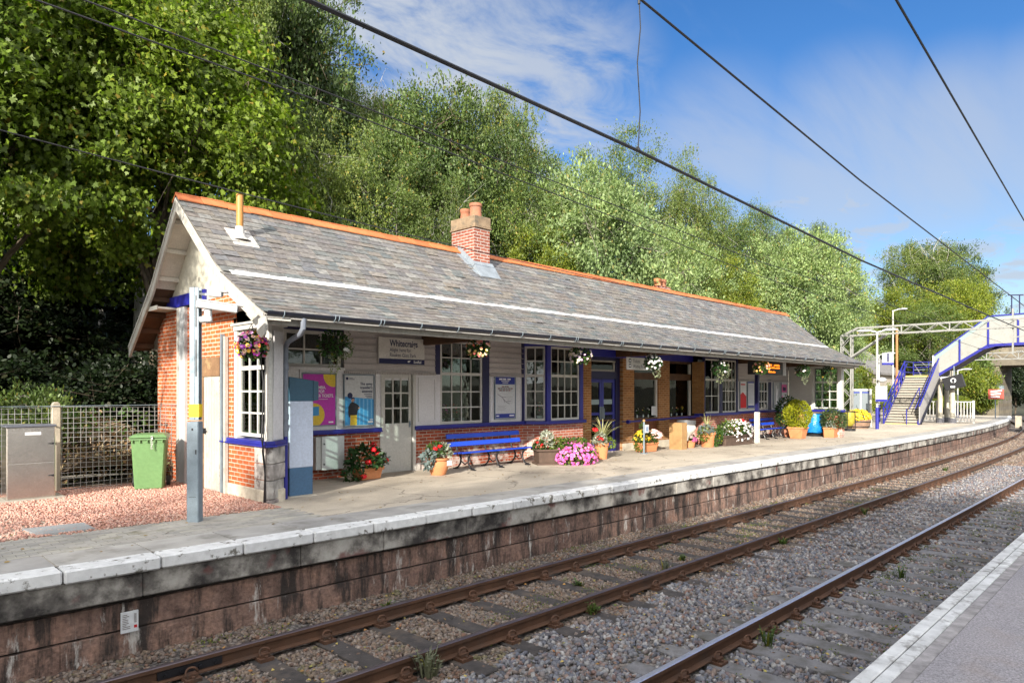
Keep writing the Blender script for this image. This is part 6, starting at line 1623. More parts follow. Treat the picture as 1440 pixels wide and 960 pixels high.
# ------------------------------------------------------------------ poles and platform furniture beyond the building
def lamp(label,x,y,h,base=True,rb=.09,heads=1,bh=1.15,zb=None):
    z=ZG(x) if zb is None else zb
    t=thing('lamp_post',label,'lamp post',(x,y,z),0,'slim platform lamp posts')
    mb=MB();mb.cyl((x,y,z-.05),(x,y,z+h),rb*.72,rb*.6,n=10);mb.build('pole',POSTW,t,smooth=True)
    if base:mb=MB();mb.cyl((x,y,z-.05),(x,y,z+bh),rb,n=12);mb.build('base',BLUE,t,smooth=True)
    mb=MB()
    d=Vector((.2,-.98,0))
    sg=[1] if heads==1 else [1,-1]
    for s_ in sg:
        a=Vector((x,y,z+h));mb.bar(a-d*.05*s_,a+d*.35*s_+Vector((0,0,.08)),.05,.05)
        mb.blob(a+d*.62*s_+Vector((0,0,.10)),(.16,.40,.075),10,6)
    mb.build('lamp_head',M('lamp head grey',(.55,.56,.56),.4,.08,3,0),t,smooth=True)
    return t
lamp('white lamp post with blue base carrying the number 1 sign, right of the barrel',39.6,11.55,5.15,heads=2)
lamp('white lamp post with blue base rising behind the blue stair railing',50.8,14.7,4.55)
lamp('tall grey lamp post behind the top of the footbridge stair',58,15.8,8.3,base=False)
lamp('white lamp post with blue base beyond the white railings',66.3,13.2,3.9)
t=thing('slim_post','orange brown slim post standing behind the footbridge landing','post',(62,17,ZG(62)));mb=MB();mb.cyl((62,16.6,-.5),(62,16.6,6.9),.085,n=8);mb.build('post',ORANGE,t);mb=MB();mb.cyl((62,16.6,-.6),(62,16.6,-.2),.25,n=8);mb.build('base',CONC,t)
t=thing('platform_number_sign','white platform number 1 sign with blue edge between two poles','platform sign',(39.55,11.3,3))
def pt(x,y,z):return (x,y,z)
Rp=rt;Up=Vector((0,0,1));c=Vector((39.55,11.35,0))
mb=MB();mb.bar(c+Rp*.06+Vector((0,0,3.52)),c+Rp*.66+Vector((0,0,3.52)),.04,.52);mb.build('plate',SIGNW,t)
mb=MB();mb.bar(c+Rp*.06-fw*.0+Vector((0,0,3.205)),c+Rp*.66+Vector((0,0,3.205)),.05,.11);mb.build('blue_edge',BLUE,t)
mb=MB();add_text(mb,'1',.62,c+Rp*.36-fw*.03+Vector((0,0,3.32)),Rp,Up,bold=True,align='CENTER');mb.build('number',NAVYT,t)
t=thing('station_plate','small white station plate with blue foot fixed to the lamp post','station plate',(39.55,11.3,2))
mb=MB();mb.bar(c-Rp*.35-fw*.10+Vector((0,0,1.62)),c+Rp*.27-fw*.10+Vector((0,0,1.62)),.04,.82);mb.build('plate',SIGNW,t)
mb=MB();mb.bar(c-Rp*.34-fw*.125+Vector((0,0,1.27)),c+Rp*.26-fw*.125+Vector((0,0,1.27)),.01,.12);mb.build('blue_foot',BLUE,t)
mb=MB()
for i,w_ in enumerate((.4,.46,.34)):mb.bar(c-Rp*.26-fw*.125+Vector((0,0,1.86-.15*i)),c-Rp*(.26-w_)-fw*.125+Vector((0,0,1.86-.15*i)),.01,.05)
mb.build('print',M('plate print',(.3,.33,.4),.5,0,2,0),t)
mb=MB();mb.blob(c+Vector((0,-.05,2.35)),(.32,.22,.14),10,6);ls=mb.build('loudspeaker',CAMW,t,smooth=True)
t=thing('timetable_board','white framed timetable board on two posts beside the lamp post','timetable board',(41.6,12.9,ZG(41)))
o=Vector((41.3,12.9,ZG(41)));
mb=MB()
for s_ in(-.56,.56):mb.bar(o+Rp*s_+Vector((0,0,-.05)),o+Rp*s_+Vector((0,0,2.15)),.10,.10,up=(1,0,0))
mb.build('post',WHITE,t)
mb=MB();mb.bar(o-Rp*.52+Vector((0,0,2.10)),o+Rp*.52+Vector((0,0,2.10)),.1,.10);mb.bar(o-Rp*.52+Vector((0,0,.62)),o+Rp*.52+Vector((0,0,.62)),.1,.10);mb.bar(o+Vector((0,0,.65)),o+Vector((0,0,2.1)),.1,.09,up=(1,0,0));mb.build('frame',WHITE,t)
for s_ in(-1,1):
    mb=MB();mb.bar(o+Rp*(.05*s_)+Vector((0,0,1.36)),o+Rp*(.50*s_)+Vector((0,0,1.36)),.05,1.36);q=mb.build('sheet',M('pale grey sheet',(.17,.195,.21),.7,.06,2,0,spec=.1),t)
    mb=MB();mb.bar(o+Rp*(.07*s_)-fw*.028+Vector((0,0,1.95)),o+Rp*(.48*s_)-fw*.028+Vector((0,0,1.95)),.006,.07);mb.build('blue_heading',BLUET,q)
t=thing('waste_bin','black hoop stand with a yellow bag beside the barrel planter','waste bin',(36.4,11.9,ZG(36)))
mb=MB();mb.lathe([(.26,.95),(.29,.95),(.29,1.0),(.26,1.0),(.26,.95)],(0,0,0),16);mb.lathe([(0,0),(.28,0),(.28,.12),(0,.12)],(0,0,0),16)
for k in range(4):
    a=PI/2*k;mb.cyl((.28*math.cos(a),.28*math.sin(a),0),(.28*math.cos(a),.28*math.sin(a),1.0),.02,n=6)
lbuild(mb,'stand',DARKM,t);mb=MB();mb.lathe([(.25,.95),(.27,.7),(.25,.4),(.15,.25),(0,.24)],(0,0,0),16);lbuild(mb,'bag',M('yellow sack',(.30,.25,.03),.4,.2,5,.4,14,bd=.03),t,smooth=True)
t=thing('warning_board','small red warning board on a post at the platform end','warning board',(66.8,10.9,ZG(67)));q=Vector((66.8,10.7,ZG(67)))
mb=MB();mb.cyl(q,q+Vector((0,0,1.7)),.04,n=6);mb.build('post',GALV,t);mb=MB();mb.bar(q-Rp*.62-fw*.08+Vector((0,0,1.95)),q+Rp*.62-fw*.08+Vector((0,0,1.95)),.05,.78);mb.build('board',M('faded red board',(.42,.07,.05),.5,.12,2,0),t)
mb=MB()
for i in range(3):mb.bar(q-Rp*.45-fw*.115+Vector((0,0,2.15-.2*i)),q+Rp*(.45-.1*i)-fw*.115+Vector((0,0,2.25-.26*i)),.006,.1)
mb.build('print',WHITET,t)
t=thing('signal_housing','short concrete signal housing standing on the track beyond the platform ramp','signal housing',(77,11.2,ZG(77)))
mb=MB();mb.box(76.7,10.35,-1.6,77.2,10.8,-.45);mb.build('body',CONC,t,bevel=.02);mb=MB();mb.box(76.65,10.3,-.45,77.25,10.85,-.38);mb.build('cap',DARKM,t)
# ------------------------------------------------------------------ wires
WIRE=M('overhead wire',(.02,.02,.022),.5,.1,3,0)
def wire(name,label,pts,r,cat='wire',grp='overhead line wires',mat=None):
    mb=MB();mb.tube(pts,r,6);return tag(mb.build(name,mat or WIRE,smooth=True),label,cat,grp)
def sag(a,b,s_,n=14):
    a=Vector(a);b=Vector(b);return [a.lerp(b,i/n)-Vector((0,0,s_*4*(i/n)*(1-i/n))) for i in range(n+1)]
wire('contact_wire','thick lower overhead wire running from the top edge to the gantry, above the ridge',[(-25,2.75,3.80),(1.78,3.19,3.75),(4.83,3.25,3.765),(11.1,3.47,3.74),(18.3,3.43,3.66),(40.6,3.4,3.50),(70,4.8,3.3),(110,11.5,3.1)],.0135)
wire('catenary_wire','upper overhead wire joining the dropper at the top edge of the sky',[(-25,2.6,6.4),(0,3.1,5.2),(4.84,3.25,5.05),(10.9,3.42,4.90),(26.5,3.5,4.42),(40.6,3.4,4.75),(70,4.8,4.5)],.0115)
mb=MB();mb.tube([(4.83,3.25,3.77),(4.852,3.244,4.1),(4.822,3.252,4.5),(4.856,3.244,4.8),(4.845,3.25,5.05)],.0055,6);o=mb.build('dropper_wire',WIRE,smooth=True)
mb=MB();mb.cyl((4.83,3.25,3.765),(4.832,3.25,3.80),.018,.006,n=8);mb.tube([(4.80,3.249,3.775),(4.83,3.25,3.80),(4.86,3.251,3.775)],.008,6);mb.cyl((4.845,3.25,5.0),(4.845,3.25,5.06),.012,n=8);mb.build('clamp',WIRE,o)
tag(o,'short vertical dropper wire hanging between the two thick wires in the sky','wire','overhead line wires')
wire('feeder_wire','steep overhead wire crossing the sky at the right edge',[(-20,.3,5.9),(7.45,2.0,5.6),(18.7,2.47,5.52),(40.6,2.5,5.5),(80,6.0,5.3)],.013)
wire('thin_wire','upper of the two thin pale wires crossing the trees at top left',[(-12,6.2,5.2),(3.55,6.3,4.84),(9.2,6.3,4.63),(13.4,6.35,4.50),(40.6,6.4,4.2),(70,7.5,4.0)],.007)
wire('thin_wire','lower of the two thin pale wires crossing the trees at top left',[(-12,6.2,4.95),(3.55,6.3,4.72),(9.2,6.3,4.43),(13.4,6.35,4.2),(40.6,6.4,3.55),(70,7.5,3.4)],.007)
wire('telephone_wire','thin black cable sagging above the slate roof past the chimney',sag((-9,12.1,6.25),(28,12.0,5.05),.50,20),.011,'cable')
# ------------------------------------------------------------------ stone overbridge, house, scrub
t=thing('stone_bridge','weathered stone road bridge over the tracks behind the footbridge','bridge',(94,11,-2))
SB=island('bridge masonry',[(.30,.26,.19),(.36,.31,.23),(.25,.21,.16),(.33,.27,.20)],.9,.5,8,1.5,.3,dirt=(.10,.09,.07),dlo=.5,dhi=.7,dscale=.8)
BBK=brick('bridge stone blocks','y',(.22,.19,.14),(.16,.135,.10),(.18,.16,.13),bw=.9,rh=.4)
mb=MB();mb.box(92,14.4,-3,100,26,4.6);mb.box(92,-12,-3,100,6.2,4.6);mb.build('abutment',BBK,t)
mb=MB();mb.box(91.8,-12,4.6,100.2,26,5.6);mb.build('girder',M('bridge concrete girder',(.15,.13,.10),.9,.2,1.5,.3,10,dirt=(.12,.10,.08)),t)
mb=MB();mb.box(91.95,-12,5.6,92.5,26,7.6);mb.box(99.5,-12,5.6,100.1,26,7.6);mb.build('parapet',BBK,t)
mb=MB();mb.box(91.8,-12,7.6,92.65,26,7.85);mb.build('coping',STONEW,t)
mb=MB();mb.tube([(91.7,14.2,1.3),(91.7,15.5,1.3),(91.7,15.6,3.4)],.14,8);mb.box(91.5,13.9,1.2,91.8,14.6,2.4);mb.build('pipe',GALV,t)
t=thing('stone_house','grey slate-roofed stone house beyond the trees left of the stair','house',(62,18.5,0))
HW=M('house stone',(.34,.30,.25),.9,.15,1,.2,6)
hx,hy=66,22.3
mb=MB();mb.box(hx,hy-2.5,-1,hx+9,hy+4.5,3.6);mb.prism([(hx,hy-2.5,3.6),(hx,hy+4.5,3.6),(hx,hy+1,6.0)],(9,0,0));mb.build('wall',HW,t)
mb=MB()
for s_ in(-1,1):mb.prism([(hx-.3,hy+1,6.15),(hx-.3,hy+1+s_*3.9,3.45),(hx-.3,hy+1+s_*3.9,3.25),(hx-.3,hy+1,5.95)],(9.6,0,0))
rf=mb.build('roof',M('grey house slate',(.17,.16,.155),.7,.2,4,.2,10),t);mb=MB();mb.box(hx+.2,hy+.6,5.6,hx+.9,hy+1.5,7.0);mb.build('chimney',HW,rf)
for y,z in((hy-1,1.2),(hy+2.2,1.2),(hy+.4,3.6)):
    mb=MB();mb.box(hx-.06,y,z,hx+.05,y+1.1,z+1.4);ww=mb.build('window',WHITE,t);mb=MB();mb.box(hx-.08,y+.1,z+.1,hx-.061,y+1.0,z+1.3);mb.build('pane',DARKM,ww)

# ------------------------------------------------------------------ trees
BIRCHB=M('birch bark',(.42,.40,.36),.8,.2,3,.3,20,dirt=(.05,.045,.04),dlo=.52,dhi=.60,dscale=4)
BARK=M('dark bark',(.085,.065,.045),.9,.3,4,.6,15,bd=.03)
PALEB=M('grey bark',(.20,.18,.15),.9,.25,4,.5,15,bd=.02)
L_SYC=leafmat('sycamore leaf',(.148,.215,.022),.45,yellow=(.26,.20,.03),trans=.42)
L_BIR=leafmat('birch leaf',(.13,.18,.045),.42,yellow=(.28,.22,.04),trans=.38)
L_OAK=leafmat('oak leaf',(.075,.12,.035),.45,yellow=(.16,.12,.03),trans=.3)
L_PAL=leafmat('pale willow leaf',(.20,.28,.125),.38,yellow=(.30,.27,.10),trans=.35)
L_MID=leafmat('mid green leaf',(.11,.165,.045),.42,yellow=(.24,.18,.04),trans=.35)
L_YEL=leafmat('yellow green leaf',(.18,.225,.028),.3,yellow=(.34,.26,.03),trans=.4)
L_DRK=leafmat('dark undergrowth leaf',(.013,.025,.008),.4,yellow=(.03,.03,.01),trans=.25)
def tree_proto(seed,H,rx,zc,rz,nlimb,nclump,per,csize,lsize,T,mat,bark,tr=.16,droop=0.,kind='round',lump=.28):
    """returns (trunk mesh, crown mesh): limbs that leave a tapered stem, leaf clumps along them"""
    rnd=random.Random(seed);rg=np.random.default_rng(seed)
    mb=MB();tp=[];lean=Vector((rnd.uniform(-.05,.05),rnd.uniform(-.05,.05),0))
    for i in range(9):
        z=H*.76*i/8;tp.append(Vector((lean.x*z+rnd.uniform(-.07,.07)*i/3,lean.y*z+rnd.uniform(-.07,.07)*i/3,z-.3 if i==0 else z)))
    mb.tube(tp,[tr*(1.25 if i==0 else 1)*(1-.88*i/8) for i in range(9)],8)
    # an uneven envelope made of a few big lobes
    lobes=[(unit(rg.normal(size=(1,3)))[0],rg.uniform(-lump,lump)) for _ in range(14)]
    def env(d):
        k=1.0
        for l,a in lobes:k+=a*max(0,float(np.dot(l,d)))**6
        return k
    cl=[]
    for i in range(nlimb):
        f=.22+.70*(i+rnd.random())/nlimb;z0=H*f;a=i*2.4+rnd.uniform(-.5,.5)
        j=min(7,int(min(f,.75)/.76*8));b=tp[j].lerp(tp[min(8,j+1)],rnd.random())
        el=rnd.uniform(-.1,.8)+ (f-.5)*.9
        d=np.array([math.cos(a)*math.cos(el),math.sin(a)*math.cos(el),math.sin(el)])
        e=Vector((d[0]*rx,d[1]*rx,d[2]*rz))*env(d)*rnd.uniform(.52,.78)+Vector((0,0,zc));
        e.z=min(e.z,zc+rz*.72)
        if e.z<b.z-1.2:e.z=b.z-1.2
        m=b.lerp(e,.5)+Vector((rnd.uniform(-.3,.3),rnd.uniform(-.3,.3),rnd.uniform(.0,.6)))
        r0=tr*.42*(1-.6*f);mb.tube([b,b.lerp(m,.5)+Vector((0,0,.12)),m,e],[r0,r0*.75,r0*.5,r0*.15],5)
        for q in(.45,.62,.8,1.0):
            c=m.lerp(e,(q-.5)*2) if q>.5 else b.lerp(m,q*2);cl.append(np.array(c)+rg.normal(0,.25,3))
            if q>=.62:
                for _ in range(2):
                    c2=np.array(c)+rg.normal(0,.6,3);c2[2]=min(c2[2],zc+rz*.68);mb.tube([c,Vector(c2)],[r0*.22,r0*.06],4);cl.append(c2)
    while len(cl)<nclump:
        d=unit(rg.normal(size=(1,3)))[0]
        k=env(d)*(rg.uniform(.35,1)**.4);cl.append(np.array([d[0]*rx*k,d[1]*rx*k,zc+d[2]*rz*k]))
    cl=np.array(cl)
    nl=max(8,int(16*(rx*rx*rz/40)**.5));LC=[]
    for i in range(nl):
        d=unit(rg.normal(size=(1,3)))[0]
        if d[2]<-.55:d[2]*=-.5
        k=env(d)*rg.uniform(.55,.80);LC.append((d[0]*rx*k,d[1]*rx*k,zc+d[2]*rz*k))
    LC=np.array(LC);lr=.40*min(rx,rz)
    # draw loose clumps in to the skin of the nearest big lobe
    for i in range(len(cl)):
        v=cl[i]-LC;dd=np.linalg.norm(v,axis=1);j=int(np.argmin(dd));r_=lr*rg.uniform(.75,1.12)
        if dd[j]>r_*1.25 or (dd[j]<r_*.6 and rg.random()<.6):cl[i]=LC[j]+v[j]/max(.05,dd[j])*r_
    Ps=[];As=[];Ns=[];Ss=[]
    cc=np.array([0,0,zc])
    for c in cl:
        s_=csize*rg.uniform(.6,1.35);n=int(per*rg.uniform(.6,1.3))
        out=unit((c-cc)[None]/np.array([rx,rx,rz]))[0];v=c-LC;lo=v[int(np.argmin(np.linalg.norm(v,axis=1)))];out=unit((out*.55+lo/max(.05,np.linalg.norm(lo))*.75)[None])[0]
        if kind=='weep':
            ns=max(3,n//16);b=c+rg.normal(0,s_*.55,(ns,3))*np.array([1,1,.45]);ln=rg.uniform(.5,1.5,ns)*s_*1.5
            idx=rg.integers(0,ns,n);f=rg.random(n);P=b[idx]+np.stack([out[0]*.25*np.sqrt(f),out[1]*.25*np.sqrt(f),-f*ln[idx]],1)+rg.normal(0,.045,(n,3))
            A=rg.normal(0,.6,(n,3))+np.array([0,0,-.9]);N=rg.normal(0,.7,(n,3))+out*.95
        else:
            P=c+rg.normal(0,s_*.52,(n,3))*np.array([1,1,.62]);A=out+rg.normal(0,.7,(n,3))-np.array([0,0,droop]);N=np.array([0,0,.42])+out*.85+rg.normal(0,.5,(n,3))
        Ps.append(P);As.append(A);Ns.append(N);Ss.append(lsize*rg.uniform(.6,1.25,n))
    allP=np.concatenate(Ps);H=float(np.quantile(allP[:,2],.985))
    V,F=leaf_arrays(allP,np.concatenate(As),np.concatenate(Ns),np.concatenate(Ss),T)
    root=bpy.data.objects.new('proto',None)
    tm=mb.build('trunk',bark,smooth=True);cm=fast_mesh('crown',V,F,mat)
    return tm,cm,H
PROTO={}
def P_(k,*a,**kw):
    tm,cm,H=tree_proto(*a,**kw);PROTO[k]=[tm,cm,H,False]
P_('sycamore',11,11,3.9,6.2,4.5,26,440,215,.55,.10,MAPLE,L_SYC,BARK,.22,.5)
P_('sycamore2',17,11,3.7,6.6,4.2,26,420,215,.55,.10,MAPLE,L_SYC,BARK,.20,.5)
P_('birch',21,12,2.9,7.2,4.9,24,320,190,.50,.09,RH,L_BIR,BIRCHB,.13,kind='weep')
P_('birch2',25,12,2.5,7.4,5.0,24,300,200,.48,.09,RH,L_BIR,BIRCHB,.13,kind='weep')
P_('oak',31,10,3.5,6.2,4.0,26,340,150,.55,.11,OVAL,L_OAK,BARK,.22,lump=.4)
P_('oak2',37,10,3.2,6.0,4.1,26,320,150,.55,.11,OVAL,L_OAK,BARK,.22,lump=.4)
P_('pale',41,8,3.1,4.6,3.5,24,320,150,.5,.12,RH,L_PAL,PALEB,.14,lump=.4)
P_('mid',51,10,3.2,5.9,4.2,24,330,150,.55,.10,RH,L_MID,PALEB,.16,lump=.38)
P_('mid2',57,10,2.9,6.1,4.3,24,310,150,.52,.10,RH,L_MID,PALEB,.16,lump=.42)
P_('yellow',61,9,3.2,5.2,3.9,24,300,140,.55,.13,RH,L_YEL,BARK,.17,lump=.4)
P_('high',91,10.4,2.5,8.0,2.5,20,260,170,.5,.10,OVAL,L_MID,BARK,.12,lump=.4)
P_('bush',71,2.6,1.7,1.15,1.3,14,120,110,.34,.10,OVAL,L_MID,PALEB,.05,lump=.35)
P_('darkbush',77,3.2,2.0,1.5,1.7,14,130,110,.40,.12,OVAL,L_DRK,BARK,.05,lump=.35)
P_('yellowbush',81,2.6,1.7,1.15,1.3,14,120,120,.34,.10,OVAL,L_YEL,PALEB,.05,lump=.35)
NAMES={'sycamore':'sycamore_tree','sycamore2':'sycamore_tree','birch':'birch_tree','birch2':'birch_tree','oak':'oak_tree','oak2':'oak_tree','pale':'whitebeam_tree','mid':'woodland_tree','mid2':'woodland_tree','yellow':'maple_tree','bush':'bush','high':'woodland_tree','darkbush':'bush','yellowbush':'bush'}
def plant(kind,x,y,h,sxy,label,rz=None,group=None,zb=None,cat='tree'):
    tm,cm,H,used=PROTO[kind]
    z=(HT(x,y) if zb is None else zb)-.1
    t=thing(NAMES[kind],label,cat,(x,y,z),random.uniform(0,2*PI) if rz is None else rz,group)
    t.scale=(sxy,sxy,h/H)
    for i,src in enumerate((tm,cm)):
        if used:o=src.copy();COL.objects.link(o)
        else:o=src
        o.name=('trunk','crown')[i];o.parent=t
    PROTO[kind][3]=True
    return t
TG='trees on the wooded bank behind the station'
def at(u,d):
    s_=(u-720)/960;return d*(fw.x+s_*rt.x),d*(fw.y+s_*rt.y)
def tree_px(kind,u,d,vtop,sxy,label,rz=None,group=TG,cat='tree'):
    x,y=at(u,d);zt=1.75+(550-vtop)/960*d;zb=HT(x,y);return plant(kind,x,y,max(1.0,zt-zb),sxy,label,rz,group,cat=cat)
T_=[('mid2',12,26,110,1.25,'green tree filling the gap behind the sycamore at the left edge'),('sycamore',-35,16.5,-190,1.15,'broad bright sycamore filling the top left corner behind the steel cabinet'),
('sycamore2',218,18.8,-40,1.08,'sycamore with drooping bright leaves left of the gable roof'),
('birch',205,22,-150,1.1,'birch with white leaning stems seen under the gable verge'),
('birch2',300,22.5,-110,1.05,'tall birch behind the brown flue and roof apex'),
('oak',395,25,-95,.95,'tall dark tree whose crown meets the sky at the top edge left of the clouds'),
('birch',455,23,175,.85,'yellowish birch standing in front of the tall dark tree above the ridge'),
('birch2',512,29,112,.95,'birch with thin brownish top just right of the tall dark tree'),
('oak2',592,26,128,.95,'dark green oak with a rounded crown left of the chimney'),
('birch2',690,31,148,.95,'birch top rising directly behind the oak above the chimney'),
('oak',668,28,190,.85,'dark oak crown straight above the chimney pots'),
('mid',775,34,228,.9,'mid green tree on the skyline right of the chimney'),
('pale',838,28,255,1.05,'pale silvery tree standing in front, right of the chimney'),
('mid2',868,38,206,1.0,'olive tree on the skyline where the thick wire meets the dropper'),
('birch',960,41,236,1.0,'birch on the skyline right of the dropper wire'),
('pale',915,33,330,.85,'smaller pale tree above the second chimney pots'),
('mid2',1015,46,292,1.0,'tree with feathery top on the skyline above the second chimney'),
('mid',1075,49,298,.95,'rounded mid green tree on the skyline near the far end of the ridge'),
('birch2',1142,50,325,.95,'weeping birch at the right end of the wooded skyline'),
('birch',1188,54,362,.75,'thin hanging birch last on the right of the wood beside open sky'),
('pale',1112,41,338,1.12,'large pale whitebeam above the right end of the slate roof'),
('yellow',1010,38,372,.75,'yellow green tree just behind the ridge near its far end'),
('mid',735,27,262,.75,'low green tree right behind the chimney'),
('mid2',540,24,212,.8,'green tree filling the gap above the middle of the ridge left of the chimney'),
('yellow',770,26,335,.6,'low yellowish tree just behind the ridge right of the chimney'),
('pale',1170,46,430,.75,'low pale tree at the end of the roof beside the gantry'),
('mid',960,36,345,.75,'low olive tree behind the ridge and second chimney'),
('birch',620,24,262,.6,'low birch foliage directly left of the chimney pots'),
('oak2',80,28,-170,1.1,'dark tree deep in the wood behind the left sycamore'),
('oak',230,30,-150,1.15,'dark tree deep in the wood behind the leaning birch'),
('mid',420,31,85,1.1,'green tree deep in the wood behind the tall dark tree'),
('oak2',-60,20,-250,1.1,'dark tree at the left edge of the wood'),
('mid',130,34,-120,1.2,'tall tree at the back of the wood on the left'),
('mid2',330,36,-60,1.2,'tall tree at the back of the wood behind the gable')]
for k,u,d,v,s_,lb in T_:tree_px(k,u,d,v,s_,lb)
# the clump beyond the footbridge
for k,u,d,v,s_,lb in [('birch2',1300,84,342,2.0,'tall dark-topped tree alone beyond the footbridge stair'),('oak',1340,90,352,1.7,'rounded tree joined to the right of the tall tree beyond the footbridge'),('yellow',1262,76,408,1.45,'yellow-green tree at the left of the clump beyond the gantry'),('yellow',1345,74,398,1.3,'yellow-green tree right of centre in the clump beyond the gantry'),('mid',1305,72,430,1.4,'mid green tree low in the clump behind the stair'),('oak2',1245,82,455,1.3,'low dark tree behind the lamp posts'),('mid2',1410,112,500,1.5,'green tree seen through the opening of the stone bridge'),('darkbush',1428,108,512,2.6,'dark foliage filling the opening of the stone bridge'),('darkbush',1446,110,510,2.6,'dark foliage at the right edge behind the stone bridge'),('oak',1450,125,470,2.0,'dark tree beyond the stone bridge at the right edge'),('mid',1350,90,470,1.2,'tree rising behind the footbridge side panels')]:
    tree_px(k,u,d,v,s_,lb,group='trees beyond the footbridge')
BG='bushes and scrub along the line'
for k,u,d,v,s_,lb in [('yellowbush',1352,70,512,1.9,'bright bush left of the stone abutment under the footbridge'),('bush',1366,74,500,2.0,'tall bush against the stone abutment'),('yellowbush',1376,74,548,1.2,'low yellow bush behind the red warning board'),('yellowbush',1214,52,538,1.2,'yellow-green shrub behind the timetable board'),('bush',1200,52,545,1.3,'green shrub left of the timetable board'),('yellowbush',1196,44,515,1.0,'tall yellow-green shrub seen through the far glazed wing'),('bush',1238,66,548,1.6,'bush behind the left railing of the stair'),('darkbush',1318,68,545,1.3,'dark bush behind the cream columns'),('yellowbush',1336,66,556,1.4,'low bush beyond the white railings'),('bush',1170,40,520,1.1,'bush outside the panes of the glazed end wing')]:
    tree_px(k,u,d,v,s_,lb,group=BG,cat='bush')
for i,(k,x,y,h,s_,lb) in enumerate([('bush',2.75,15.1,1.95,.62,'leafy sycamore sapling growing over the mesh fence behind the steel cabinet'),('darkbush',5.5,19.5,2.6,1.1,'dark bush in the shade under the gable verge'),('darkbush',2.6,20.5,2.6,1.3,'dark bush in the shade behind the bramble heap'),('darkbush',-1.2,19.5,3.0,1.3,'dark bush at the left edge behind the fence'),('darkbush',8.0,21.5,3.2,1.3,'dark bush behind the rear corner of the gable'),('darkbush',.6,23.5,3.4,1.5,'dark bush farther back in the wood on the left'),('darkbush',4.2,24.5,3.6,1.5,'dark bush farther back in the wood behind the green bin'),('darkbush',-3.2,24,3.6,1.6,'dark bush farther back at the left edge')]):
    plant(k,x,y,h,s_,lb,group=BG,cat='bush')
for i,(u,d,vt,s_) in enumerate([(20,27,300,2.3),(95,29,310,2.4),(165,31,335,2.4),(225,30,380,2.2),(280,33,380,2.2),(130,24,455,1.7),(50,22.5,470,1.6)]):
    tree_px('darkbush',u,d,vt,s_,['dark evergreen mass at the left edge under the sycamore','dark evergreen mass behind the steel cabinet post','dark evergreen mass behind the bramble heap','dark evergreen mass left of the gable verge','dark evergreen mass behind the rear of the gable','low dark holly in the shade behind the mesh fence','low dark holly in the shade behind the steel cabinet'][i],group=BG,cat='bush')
for i,(u,d,ln) in enumerate([(200,20.5,.22),(188,21.5,.05),(146,23,-.04)]):
    x,y=at(u,d);z=HT(x,y);mb=MB();mb.tube([(x,y,z-.2),(x+ln*1.2*rt.x,y+ln*1.2*rt.y,z+1.6),(x+ln*4*rt.x,y+ln*4*rt.y,z+4.2),(x+ln*7*rt.x,y+ln*7*rt.y,z+8)],[.13,.115,.10,.06],8)
    t=thing('birch_tree',['white leaning birch stem under the low end of the gable verge','white upright birch stem beside the leaning one','thin white birch stem standing alone in the dark wood'][i],'tree',(x,y,z),0,TG);mb.build('trunk',BIRCHB,t,smooth=True)
# woodland off the left edge and trees behind the near platform, which shade the wood and the tracks
for k,x,y,h,s_,lb in [('darkbush',-5.5,18.6,5.0,1.7,'tall dark bush off the left edge of the photo'),('darkbush',-9.5,17.6,5.5,1.8,'second tall dark bush off the left edge of the photo'),('oak2',-8,20,9,1.0,'low oak off the left edge of the photo'),('oak',-5,23,13,1.2,'oak off the left edge of the photo'),('oak2',-12,21,13,1.2,'second oak off the left edge of the photo')]:
    plant(k,x,y,h,s_,lb,group='trees off the left edge')
for k,x,y,h,s_ in SHADERS:
    plant(k,x,y,h,s_,'tree behind the near platform, outside the photo',group='trees behind the near platform',zb=ZG(x)-.1)
for k,x,y,h,s_ in REFLECT:
    plant(k,x,y,h,s_,'tree on the bank behind the near platform, outside the photo',group='trees on the bank behind the near platform')
plant('high',-6,10.3,10.4,1,'young high-crowned tree off the left edge, its shadow dappling the rear of the gable',group='trees off the left edge',zb=0)
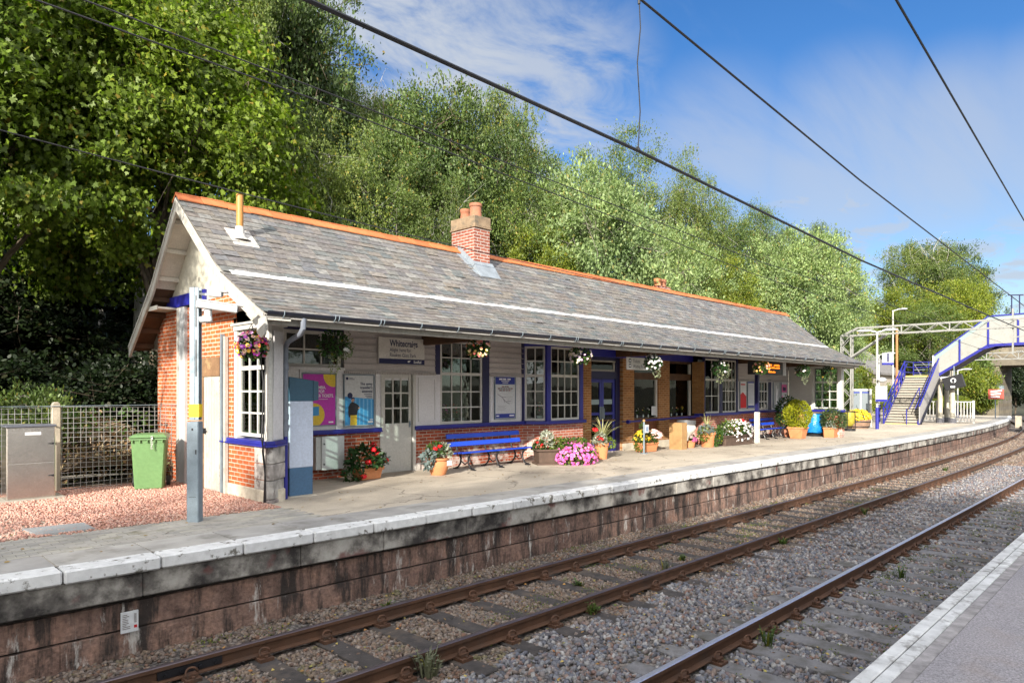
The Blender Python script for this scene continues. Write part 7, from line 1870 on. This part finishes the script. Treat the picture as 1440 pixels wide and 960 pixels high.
# heap of dead brambles behind the fence
HEAP=island('dead bramble leaf',[(.22,.145,.07),(.31,.22,.12),(.13,.08,.04),(.38,.30,.18),(.11,.12,.035),(.25,.14,.06),(.08,.12,.03),(.16,.10,.06)],.85,0,10,6,.25)
t=thing('bramble_heap','heap of dead brambles and leaves piled behind the mesh fence','bramble heap',(3.2,15.3,0))
def hh(x):return .98*math.exp(-((x-3.9)/1.15)**2)+.42*math.exp(-((x-2.0)/1.5)**2)+.26
n=15000;X=RNG.uniform(-2.5,6.0,n);f=RNG.random(n)**.5
Y=14.42+RNG.random(n)*1.5;Z=np.array([hh(a) for a in X])*f*np.minimum(1,.55+(Y-14.4)*.5)+RNG.normal(0,.04,n)
P=np.stack([X-3.2,Y-15.3,np.maximum(0,Z)],1)
V,F=leaf_arrays(P,RNG.normal(size=(n,3)),RNG.normal(size=(n,3))+np.array([0,-.6,.4]),.065*RNG.uniform(.5,1.5,n),OVAL);fast_mesh('leaf_litter',V,F,HEAP,t)
mb=MB()
for i in range(330):
    x=random.uniform(-2,5.2);y=random.uniform(14.4,15.3);z=hh(x)*random.uniform(.3,.92);a=random.uniform(0,PI);L=random.uniform(.25,.7)
    d=Vector((math.cos(a),.3*math.sin(a),random.uniform(-.6,.6)))*L*.5;c=Vector((x,y,max(.05,z)));mb.tube([c-d,c+Vector((0,0,random.uniform(0,.12))),c+d],.0065,4,caps=False)
mb.build('dead_stems',M('dead stem',(.33,.26,.18),.9,.3,5,0),t,recalc=False)
mb=MB();xs_=np.arange(-2.8,6.2,.3)
for a,b in zip(xs_,xs_[1:]):
    for ya,yb,ka,kb in((14.42,15.0,.35,.72),(15.0,16.2,.72,.1)):mb.quad((a,ya,hh(a)*ka-.1),(b,ya,hh(b)*ka-.1),(b,yb,hh(b)*kb-.1),(a,yb,hh(a)*kb-.1))
mb.build('core',M('dark heap core',(.05,.035,.02),.95,.4,4,.6,10,bd=.05),t)
foliage(t,'green_shoots',(.7-.0,-.7,1.15),(.9,.3,.35),160,.10,LG);foliage(t,'left_shoots',(-3.6,-.8,.55),(1.0,.3,.5),260,.11,LGY)
# fallen leaves on the gravel and platform
n=260;P=np.zeros((n,3));P[:,0]=RNG.uniform(.5,30,n);P[:,1]=RNG.uniform(8.3,12.4,n);P[:,2]=S*P[:,0]+.012
V,F=leaf_arrays(P,RNG.normal(size=(n,3))*np.array([1,1,.1]),RNG.normal(0,.2,(n,3))+np.array([0,0,1]),.05*RNG.uniform(.6,1.3,n),OVAL)
tag(fast_mesh('platform_leaves',V,F,island('dry platform leaf',[(.25,.13,.04),(.32,.22,.07),(.16,.10,.04)],.8,0,10,10,.2)),kind='stuff')
